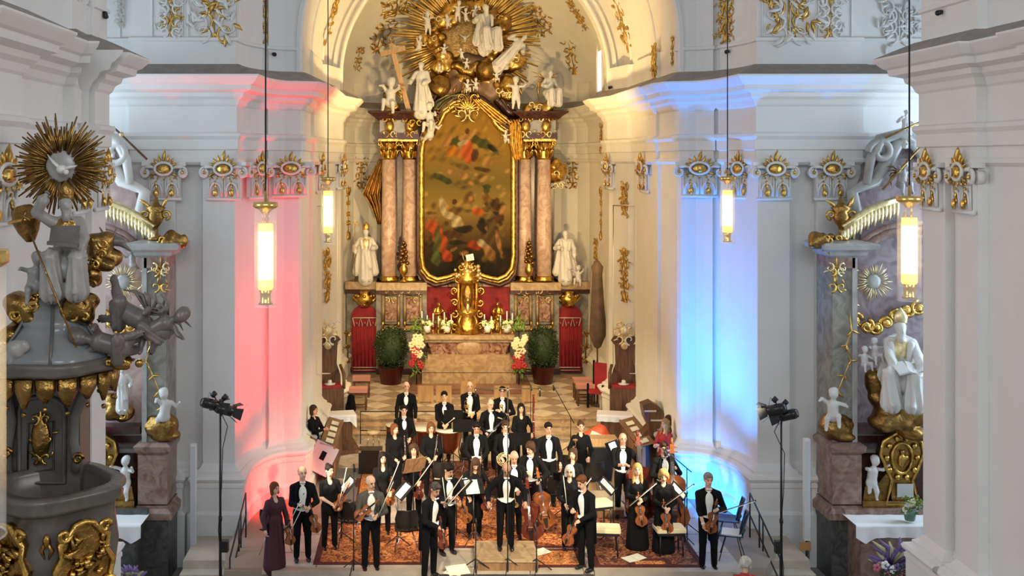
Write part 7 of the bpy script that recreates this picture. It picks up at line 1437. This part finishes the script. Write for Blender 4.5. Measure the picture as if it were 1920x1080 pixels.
# --- timpani, percussion rail
def timp(label, px, Y, r):
    t = thing('timpani', label, 'drum', (sX(px, Y), Y, 0)); m = MB().use(mat('copper_kettle', (.36, .13, .06), .25, .9)); m.lathe([(.06, .22), (r * .5, .28), (r * .85, .45), (r, .78), (r * 1.02, .80), (r * 1.02, .82)], 28); kt = m.build('kettle', None, t)
    m = MB().use(PAPER); m.lathe([(r, .815), (r, .83), (0, .832)], 28); m.build('drum_head', None, kt)
    for a in (0, 2.1, 4.2): m = MB().use(METAL); m.tube([(r * 1.03 * math.cos(a), r * 1.03 * math.sin(a), .8), (r * .8 * math.cos(a), r * .8 * math.sin(a), .3), (r * .95 * math.cos(a), r * .95 * math.sin(a), 0)], .015, 6); m.build('leg', None, t)
timp('left copper timpani before the smiling timpanist', 795, 26.6, .36); timp('right copper timpani before the smiling timpanist', 840, 26.4, .33); timp('small copper drum left of the percussionist', 745, 26.9, .30)
t = thing('guard_rail', 'thin black metal rail behind the percussion at the left rear', 'rail', (sX(676, 28.2), 28.2, 0)); x2 = sX(822, 28.2) - sX(676, 28.2)
for nm, a, b in (('top_bar', (0, 0, .85), (x2, 0, .85)), ('middle_bar', (0, 0, .35), (x2, 0, .35)), ('post', (0, 0, 0), (0, 0, .87)), ('post', (x2, 0, 0), (x2, 0, .87)), ('post', (x2 / 2, 0, 0), (x2 / 2, 0, .87))): m = MB().use(METAL); m.tube([a, b], .014, 6); m.build(nm, None, t)
t = thing('equipment_case', 'black amplifier case at the left rear of the orchestra', 'case', (sX(695, 25.6), 25.6, 0)); m = MB().use(LEATHER); m.box(-.28, .28, -.2, .2, .03, .58); m.build('body', None, t); m = MB().use(SILVER)
for sx in (-1, 1): m.box(sx * .25 - .03, sx * .25 + .03, -.21, -.19, .53, .58)
m.build('corner', None, t)
t = thing('drum_stool', 'small gold and black round stool at the left rear', 'stool', (sX(700, 27.3), 27.3, 0)); m = MB().use(LW); m.lathe([(0, .5), (.17, .5), (.18, .56), (0, .57)], 16); m.build('seat', None, t); m = MB().use(BRASS)
for a in (0, 1.57, 3.14, 4.71): m.tube([(.12 * math.cos(a), .12 * math.sin(a), .5), (.17 * math.cos(a), .17 * math.sin(a), 0)], .015, 6)
m.build('leg_frame', None, t)
t = thing('harp_case', 'orange folded bag with red and white on the crate at the right', 'bag', (sX(1118, 26.3), 26.3, 0)); 
sdf_obj('bag', [cap((-.3, 0, .62), (.1, 0, .80), .14, .17), cap((.1, 0, .80), (.34, 0, .52), .17, .12)], [mat('orange_red_bag', (.70, .10, .04), .5)], t, .03, .05); m = MB().use(METAL); m.box(-.35, .4, -.2, .2, 0, .48); m.build('case', None, t); m = MB().use(PAPER); m.box(-.42, .05, -.22, -.18, .46, .78, roty(.4), (-.05, 0, .0)); m.build('white_flap', None, t)
# --- microphones
def mic_stand(label, px, Y, top, boom=None, bar=None, z0=0, low=False):
    x = sX(px, Y); t = thing('microphone_stand', label, 'microphone stand', (x, Y, z0)); m = MB().use(METAL); m.tube([(0, 0, 0), (0, 0, top)], [.013, .010], 6); m.build('pole', None, t)
    for a in (.3, 2.4, 4.5): m = MB().use(METAL); m.tube([(0, 0, .25), (.3 * math.cos(a), .3 * math.sin(a), .01)], .010, 6); m.build('leg', None, t)
    if boom: m = MB().use(METAL); m.tube([(-boom[0] * .2, 0, top - boom[1] * .2), (boom[0], 0, top + boom[1])], .010, 6); m.build('boom', None, t); e = V3((boom[0], 0, top + boom[1]))
    else: e = V3((0, 0, top))
    if bar:
        m = MB().use(METAL); m.tube([(-bar / 2, 0, top), (bar / 2, 0, top)], .009, 6); m.build('cross_bar', None, t)
        for sx in (-1, -.0, 1): m = MB().use(LEATHER); m.lathe([(0, -.14), (.016, -.14), (.018, -.02), (.016, .02), (0, .02)], 8, (sx * bar * .48, 0, top)); m.build('microphone', None, t)
    else: m = MB().use(LEATHER); m.tube([e, e + V3((.02, -.02, -.14))], [.018, .024], 8); m.build('microphone', None, t)
    return t
mic_stand('very tall microphone stand with cross bar in front of the conductor', 952, 19.42, sZ(729, 19.42), None, 1.22).location.z = 0
mic_stand('thin microphone stand left of the grey haired front violinist', 663, 19.35, sZ(870, 19.35)); mic_stand('short thin stand at the left corner of the podium', 892, 19.4, sZ(972, 19.4)); mic_stand('short thin stand at the right corner of the podium', 1006, 19.4, sZ(972, 19.4))
mic_stand('boom microphone stand leaning left at the right rear', 1070, 27.2, sZ(782, 27.2), (sX(1037, 27.2) - sX(1070, 27.2), sZ(722, 27.2) - sZ(782, 27.2))); mic_stand('boom microphone stand at the foot of the blue pier', 1288, 21.3, sZ(878, 21.3), (-.45, .38)); mic_stand('small stand with dark microphone above the bassoon', 995, 28.2, sZ(722, 28.2))
# --- tall lamp stands left and right
def lamp_stand(label, px, Y, top_py, sgn, col):
    x = sX(px, Y); zt = sZ(top_py, Y); t = thing('stage_lamp_stand', label, 'stage light', (x, Y, -.8)); H_ = zt + .8
    m = MB().use(METAL); m.tube([(0, 0, .35), (0, 0, H_)], [.028, .018], 8); m.lathe([(.035, H_ * .45), (.035, H_ * .45 + .08)], 8); m.build('pole', None, t)
    for a in (-.4, 1.7, 3.7): m = MB().use(METAL); m.tube([(0, 0, .62), (.45 * math.cos(a), .45 * math.sin(a), .012)], .014, 6); m.tube([(0, 0, .3), (.25 * math.cos(a), .25 * math.sin(a), .26)], .009, 5); m.build('leg', None, t)
    m = MB().use(METAL); m.tube([(-.2, 0, H_), (.2, 0, H_)], .018, 6); m.build('cross_bar', None, t)
    aim = V3((1.6, 22.5, .9)) - V3((x, Y, zt)); d = aim.normalized()
    for i, o in enumerate(((-.14, -.02, .10), (.10, .05, -.02))):
        m = MB().use(LEATHER); R2 = frame(d); o = V3(o) + V3((0, 0, H_)); m.lathe([(0, -.22), (.07, -.22), (.095, -.16), (.10, .10), (.085, .12), (.075, .12)], 16, o, R2); lh_ = m.build('lamp_head', None, t)
        m = MB().use(mat('lit_stage_lens', (1, .9, .7), .3, emit=8, ecol=(1, .86, .6))); m.lathe([(0, .09), (.07, .09), (0, .095)], 14, o, R2); m.build('lens', None, lh_)
        for k, (u_, v_) in enumerate(((1, 0), (-1, 0), (0, 1), (0, -1))):
            m = MB().use(METAL); a_ = R2 @ V3((u_, v_, 0)); b_ = R2 @ V3((-v_, u_, 0)); c = o + d * .12 + a_ * .10; e = c + d * .14 + a_ * .07
            m.add([c - b_ * .08, c + b_ * .08, e + b_ * .11, e - b_ * .11], [(0, 1, 2, 3)]); m.add([c - b_ * .08 + a_ * .006, c + b_ * .08 + a_ * .006, e + b_ * .11 + a_ * .006, e - b_ * .11 + a_ * .006], [(3, 2, 1, 0)]); m.build('barn_door', None, lh_)
    m = MB().use(METAL)
    for o in ((-.12, .0, .28), (.08, .02, .22), (.0, 0, .12)): m.lathe([(0, -.05), (.045, -.05), (.05, .05), (0, .05)], 10, V3(o) + V3((0, 0, H_)), roty(.8)); m.tube([V3((0, 0, H_)), V3(o) + V3((0, 0, H_))], .012, 5)
    m.build('clamp', None, t)
    m = MB().use(METAL); m.tube([(.0, -.02, H_ - .02), (sgn * .14, -.03, H_ - .3), (.05, -.03, H_ - .7), (.03, -.03, H_ - 1.4), (-.03, -.03, H_ - 2.2), (.03, -.03, .8), (.02, 0, .1)], .008, 5); m.tube([(0, 0, H_ + .1), (-.2, 0, H_ + .32), (-.25, 0, H_ + .1)], .006, 5); m.build('cable', None, t)
    m = MB().use(LEATHER); m.box(.0, .15, -.08, .06, H_ * .30, H_ * .30 + .2) if sgn > 0 else m.box(-.12, .0, -.06, .05, H_ * .30, H_ * .30 + .22); m.build('dimmer_box', None, t); return t
lamp_stand('tall black tripod with stage lamps left of the pink pier', 413, 19.6, 768, 1, WW); lamp_stand('tall black tripod with stage lamps right of the blue pier', 1465, 19.6, 778, -1, WW)
# --- handrails to the side steps
def rail(label, pts, z_low):
    a, b = V3(pts[0]), V3(pts[1]); t = thing('handrail', label, 'rail', a); d = b - a; up = V3((0, 0, .88))
    for nm, p0, p1 in (('top_rail', up, d + up), ('middle_rail', up * .5, d + up * .5), ('post', V3(), up), ('post', d * .33, d * .33 + up), ('post', d * .45, d * .45 + up), ('post', d, d + up)): m = MB().use(METAL); m.tube([p0, p1], .016, 6); m.build(nm, None, t)
    return t
rail('black metal handrail on the steps left of the stage', [(sX(461, 21.2), 21.2, 0), (sX(431, 19.6), 19.6, -.7)], 0); rail('black metal handrail on the steps right of the stage', [(sX(1406, 21.2), 21.2, 0), (sX(1463, 19.6), 19.6, -.7)], 0)
mb = MB(); mb.use(ST3); mb.smooth = False
for i in range(4):
    mb.box(-4.5, -3.52, 19.5 + .3 * i, 22.2, -.82, -.8 + .16 * (i + 1)); mb.box(6.4, 7.5, 19.5 + .3 * i, 22.2, -.82, -.8 + .16 * (i + 1))
struct(mb.build('trim_11'), 'stone side steps beside the stage')
# --- white column loudspeakers
def colsp(label, px, Y, py0, py1, stand):
    x = sX(px, Y); t = thing('column_loudspeaker', label, 'loudspeaker', (x, Y, -.8)); z0, z1 = sZ(py1, Y) + .8, sZ(py0, Y) + .8; m = MB().use(PLASTER); m.box(-.055, .055, -.06, .05, z0, z1); m.build('cabinet', None, t); m = MB().use(mat('speaker_grille', (.55, .56, .58), .5)); m.box(-.042, .042, -.07, -.06, z0 + .04, z1 - .04); m.build('grille', None, t)
    m = MB().use(METAL); m.tube([(0, 0, .02), (0, 0, z0)], .02, 6); m.box(-.18, .18, -.15, .15, 0, .03); m.build('stand', None, t)
    if stand: m = MB().use(mat('wooden_tag', (.42, .20, .06), .5)); m.box(-.16, .06, -.09, -.07, z0 - .18, z0 - .02); m.build('wooden_sign', None, t)
colsp('slim white column loudspeaker before the left wall', 363, 21.3, 832, 1038, False); colsp('slim white column loudspeaker before the right wall with a small wooden box', 1512, 21.0, 822, 1012, True)
# ================= chancel furniture =================
def sedile(label, px, Y, rz):
    t = thing('prelate_throne', label, 'chair', (sX(px, Y), Y, .0), rz); m = MB().use(WOOD); m.prism([(-.36, 1.25), (.36, 1.25), (.34, 1.7), (.24, 2.0), (.26, 2.5), (.36, 2.62), (.30, 2.72), (.12, 2.80), (-.12, 2.80), (-.30, 2.72), (-.36, 2.62), (-.26, 2.5), (-.24, 2.0), (-.34, 1.7)], .18, .28); m.build('backrest', None, t)
    m = MB().use(PALEGOLD); rocaille(m, .6, .5, random.Random(3), PALEGOLD, WHITE, .03, 1); m.use(PALEGOLD).ball((0, 0, 0), (.14, .06, .18), 10); m.v = [(a, b + .15, c + 2.85) for a, b, c in m.v]; m.build('gilded_crest', None, t)
    m = MB().use(PALEGOLD); m.ball((0, .17, 2.5), (.11, .03, .12), 10); m.build('medallion', None, t)
    m = MB().use(WOOD); m.box(-.36, .36, -.25, .2, .0, 1.42); m.build('seat_box', None, t); m = MB().use(REDC); m.box(-.30, .30, -.22, .16, 1.42, 1.50); m.build('red_cushion', None, t)
    for sx in (-1, 1): m = MB().use(WOOD); m.tube([(sx * .34, .2, 1.95), (sx * .36, .0, 1.85), (sx * .36, -.2, 1.80), (sx * .36, -.26, 1.6), (sx * .36, -.2, 1.4)], [.04, .04, .05, .045, .05], 6); m.build('armrest', None, t)
    m = MB().use(WHITE); m.lathe([(0, 1.5), (.14, 1.51), (.15, 1.53), (.06, 1.54), (.05, 1.62), (0, 1.63)], 12, (0, -.12, 0)); m.build('white_dish', None, t); return t
sedile('tall dark carved seat with crest before the right chancel strip', 1170, 28.6, -.25); sedile('tall dark carved seat with crest before the left chancel strip', 617, 28.6, .25)
def credence(label, px, Y, rz):
    t = thing('credence_table', label, 'table', (sX(px, Y), Y, 0), rz); m = MB().use(WOOD); m.box(-.36, .36, -.2, .3, .30, .92); m.box(-.26, .26, -.22, -.2, .40, .84); m.build('cabinet', None, t, None)
    m = MB().use(WOOD)
    for i in range(3): m.box(-.40 - .06 * (2 - i), .40 + .06 * (2 - i), -.3 - .08 * (2 - i), .3, .1 * i, .1 * i + .10)
    m.build('plinth', None, t)
    def cf(u, v):
        x = -.46 + .92 * u
        if v < .5: return (x, .32 - 1.16 * v, .94)
        k = (v - .5) * 2; return (x, -.27 - .015 * math.sin(u * 28) * k, .94 - k * (.16 + .16 * (u > .82) * (u - .82) / .18))
    m = MB().use(CLOTH); m.grid(cf, 40, 10); m.grid(lambda u, v: (-.46, .32 - .6 * u, .94 - .16 * v), 6, 3); m.grid(lambda u, v: (.46, .32 - .6 * u, .94 - .25 * v), 6, 3); m.build('white_cloth', None, t); return t
credence('dark wooden cabinet with white cloth before the right carved seat', 1153, 27.6, -.2); credence('dark wooden cabinet with white cloth before the left carved seat', 633, 27.6, .2)
STW = WOOD2
def stall(label, side):
    sx = 1 if side == 'right' else -1; X = AX + sx * 3.62; t = thing('choir_stall', label, 'choir stall', (X, 27.0, 0)); L = 2.1
    m = MB().use(WOOD2); m.box(-.04, .04, -2.3, .15, 0, .86); m.build('front', None, t)
    for i in range(3): m = MB().use(WOOD3 if 0 else WOOD2); y = -2.2 + .78 * i; m.box(-sx * .06 - .015, -sx * .06 + .015, y, y + .66, .12, .74); m.build('panel', None, t)
    m = MB().use(WOOD2); m.add([(-.10, -2.35, .86), (.26, -2.35, .96), (.26, .2, .96), (-.10, .2, .86)] if sx > 0 else [(-.26, -2.35, .96), (.10, -2.35, .86), (.10, .2, .86), (-.26, .2, .96)], [(0, 1, 2, 3)]); m.box(-.11 if sx > 0 else .05, -.05 if sx > 0 else .11, -2.35, .2, .82, .88); m.build('desk_top', None, t)
    m = MB().use(WOOD); 
    for y in (-2.3, -1.5, -.7, .1): m.prism([(y - .03 + a, b) for a, b in ((0, 0), (.06, 0), (.06, 1.0), (0, 1.0))], sx * .38, sx * .62, 'x'); m.tube([(sx * .36, y, 1.0), (sx * .62, y, 1.15)], .04, 6)
    m.build('seat_divider', None, t); m = MB().use(WOOD); m.box(min(sx * .36, sx * .62), max(sx * .36, sx * .62), -2.3, .1, .42, .48); m.build('seat_board', None, t)
    for i in range(4): b = thing('hymn_book', 'book lying open on the %s choir stall desk, %s' % (side, ('nearest to the orchestra', 'second from the orchestra end', 'third from the orchestra end', 'farthest from the orchestra')[i]), 'book', (X + sx * .06, 24.95 + .55 * i, .905 + .022)); b.rotation_euler = (0, -sx * .27, 0); m = MB().use(PAPER); m.box(-.09, .09, -.14, .0, 0, .02); m.box(-.09, .09, .0, .14, 0, .018, rotx(.05)); m.build('pages', None, b)
    return t
stall('wooden choir stall with slanting desk at the right of the chancel steps', 'right'); stall('wooden choir stall with slanting desk at the left of the chancel steps', 'left')
t = thing('choir_organ', 'dark carved stall back with shelves at the right behind the blond woman', 'cabinet', (sX(1236, 25.2), 25.45, 0)); m = MB().use(WOOD); m.prism([(-.38, 0), (.42, 0), (.42, .95), (.30, 1.25), (.05, 1.62), (-.15, 1.74), (-.36, 1.66), (-.30, 1.35), (-.20, 1.15), (-.38, .95), (-.30, .6)], -.1, .3); m.build('carved_side', None, t)
for i, (x, z) in enumerate(((-.20, 1.52), (-.05, 1.30), (.10, 1.08))): m = MB().use(PAPER if 0 else mat('pale_shelf_edge', (.50, .46, .42), .4)); m.box(x - .12, x + .16, -.14, -.10, z, z + .035); m.build('shelf', None, t)
def stool(label, px, py, Y):
    t = thing('upholstered_stool', label, 'stool', (sX(px, Y), Y, .4)); 
    if 'ust' in STN:
        bpy.data.objects.remove(t); return copy_tree(STN['ust'], loc=(sX(px, Y), Y, .4), label=label)
    STN['ust'] = t; m = MB().use(mat('pink_upholstery', (.62, .27, .20), .6)); m.prism([(-.26, -.18), (.26, -.18), (.27, 0), (.26, .18), (-.26, .18), (-.27, 0)], .50, .62, 'z'); m.build('seat', None, t); m = MB().use(WOOD); m.box(-.25, .25, -.17, .17, .44, .50); m.build('apron', None, t)
    for a in (-1, 1):
        for b in (-1, 1): m = MB().use(WOOD); m.lathe([(.022, 0), (.03, .04), (.02, .1), (.032, .2), (.02, .28), (.03, .44)], 8, (a * .22, b * .14, 0)); m.build('leg', None, t)
    m = MB().use(WOOD); m.tube([(-.22, -.14, .1), (.22, -.14, .1)], .018, 6); m.tube([(-.22, .14, .1), (.22, .14, .1)], .018, 6); m.build('stretcher', None, t); return t
stool('pink topped stool at the left, farther from the orchestra', 678, 715, 32.0); stool('pink topped stool at the left, nearer to the orchestra', 672, 745, 30.4); stool('pink topped stool at the right, farther from the orchestra', 1091, 715, 31.7); stool('pink topped stool at the right, nearer to the orchestra', 1097, 735, 30.9)
t = thing('black_bag', 'black bag on the floor beside the left carved seat', 'bag', (sX(658, 30.0), 30.0, .4)); sdf_obj('body', [cap((0, 0, .12), (0, 0, .42), .15, .10)], [BLACK], t, .03, .03)
for i, px in enumerate((798, 832, 941, 993, 878)):
    Y = 31.2 if i != 4 else 31.8; t = thing('wooden_screen', 'upright orange wooden board on the chancel floor, %s' % ('leftmost behind the percussionist', 'second from the left behind the timpanist', 'behind the man with glasses', 'rightmost with dark microphone before it', 'behind the bald trumpeter')[i], 'board', (sX(px, Y), Y, .4)); m = MB().use(WOOD3); m.box(-.23, .23, -.02, .02, .03, .50); m.build('board', None, t); m = MB().use(WOOD3); m.box(-.23, -.17, -.1, .12, 0, .04); m.box(.17, .23, -.1, .12, 0, .04); m.build('foot', None, t)
# processional banner, wall sconces, right side
t = WT('furled_banner', 'tall brown furled banner standing at the right apse corner', 'banner', (sX(1120, 30.9), 30.9, .4)); m = MB().use(mat('brown_banner_cloth', (.17, .10, .055), .7, var=.4, vs=4)); x = t.b.x; m.lathe([(.05, sZ(489, 30.9)), (.16, sZ(500, 30.9)), (.13, sZ(515, 30.9)), (.17, sZ(560, 30.9)), (.25, sZ(625, 30.9)), (.10, sZ(650, 30.9)), (0, sZ(655, 30.9))], 16, (x, 30.9, 0), wob=lambda a, z: .12 * math.sin(5 * a + z)); t.part(m, 'cloth')
m = MB().use(WOOD); m.tube([(x, 30.9, .4), (x, 30.9, sZ(488, 30.9))], .025, 6); m.box(x - .2, x + .2, 30.7, 31.1, .4, .46); t.part(m, 'pole')
t = thing('celebrant_chair', 'dark chair with crimson back at the right apse corner', 'chair', (sX(1124, 30.4), 30.6, .4), -.6); m = MB().use(REDC); m.box(-.2, .2, .16, .22, .5, 1.25); m.build('backrest', None, t); m = MB().use(REDC); m.box(-.24, .24, -.22, .2, .42, .52); m.build('seat', None, t); m = MB().use(BLACK)
for a in (-1, 1):
    for b in (-1, 1): m.box(a * .23 - .025, a * .23 + .025, b * .2 - .025, b * .2 + .025, 0, 1.3 if b > 0 else .7)
m.build('frame', None, t)
for px, lab in ((652, 'gilded wall sconce at the left apse corner'), (1098, 'gilded ornament beside the right draped door')):
    t = WT('wall_sconce', lab, 'wall lamp', P(px, 640, 34.9)); m = MB(); rocaille(m, .3, 1.1, random.Random(px), OLDGOLD, PALEGOLD, .03, 1.2); m.use(OLDGOLD); m.tube([(0, 0, -.5), (0, 0, .5)], .03, 6); c = P(px, 650, 34.9); m.v = [(v[0] + c.x, v[1] + c.y, v[2] + c.z) for v in m.v]; t.part(m, 'scrollwork')
# ---------------- shared group phrases for the repeats ----------------
GR = {'pilaster_capital': 'white and gold pilaster capitals', 'pendant_lantern': 'glowing pendant lanterns', 'wall_camera': 'small dark wall cameras', 'gold_ornament': 'gold stucco ornaments of the chancel', 'stucco_ornament': 'stucco cartouches of the upper walls',
      'violin': 'violins of the orchestra', 'viola': 'violas of the orchestra', 'cello': 'cellos of the orchestra', 'double_bass': 'double basses', 'bow': 'string players bows', 'trumpet': 'brass trumpets', 'flute': 'silver flutes', 'bassoon': 'bassoons', 'putto': 'putti of the altars and pulpit',
      'statue': 'carved statues', 'gilded_cloud': 'gilded carved clouds', 'gilded_sunburst': 'gilded sunbursts', 'gilded_drapery': 'gilded draperies', 'draped_door': 'red draped doors beside the altar', 'gilded_vase': 'gilded vases between the columns', 'potted_shrub': 'clipped shrubs beside the altar', 'stage_chair': 'black chairs of the orchestra', 'padded_stool': 'pale padded stools',
      'music_stand': 'music stands of the orchestra', 'microphone_stand': 'microphone stands', 'oriental_rug': 'oriental rugs under the orchestra', 'timpani': 'copper kettledrums', 'stage_lamp_stand': 'tripod lamp stands', 'handrail': 'black metal handrails', 'column_loudspeaker': 'white column loudspeakers', 'hymn_book': 'books on the choir stalls', 'upholstered_stool': 'pink topped stools of the chancel',
      'wooden_screen': 'orange wooden boards on the chancel floor', 'prelate_throne': 'carved chancel seats', 'credence_table': 'cloth covered cabinets', 'choir_stall': 'choir stalls', 'sheet_music': 'loose sheet music', 'side_altar': 'side altars', 'flower_arrangement': 'flower arrangements'}
for o in list(sc.objects):
    if o.parent is None and 'category' in o and 'group' not in o:
        k = o.name.split('.')[0]
        if k in GR: o['group'] = GR[k]
        elif k == 'person' and 'audience' not in o['label'] and 'choir stalls' not in o['label']: o['group'] = 'musicians of the orchestra'
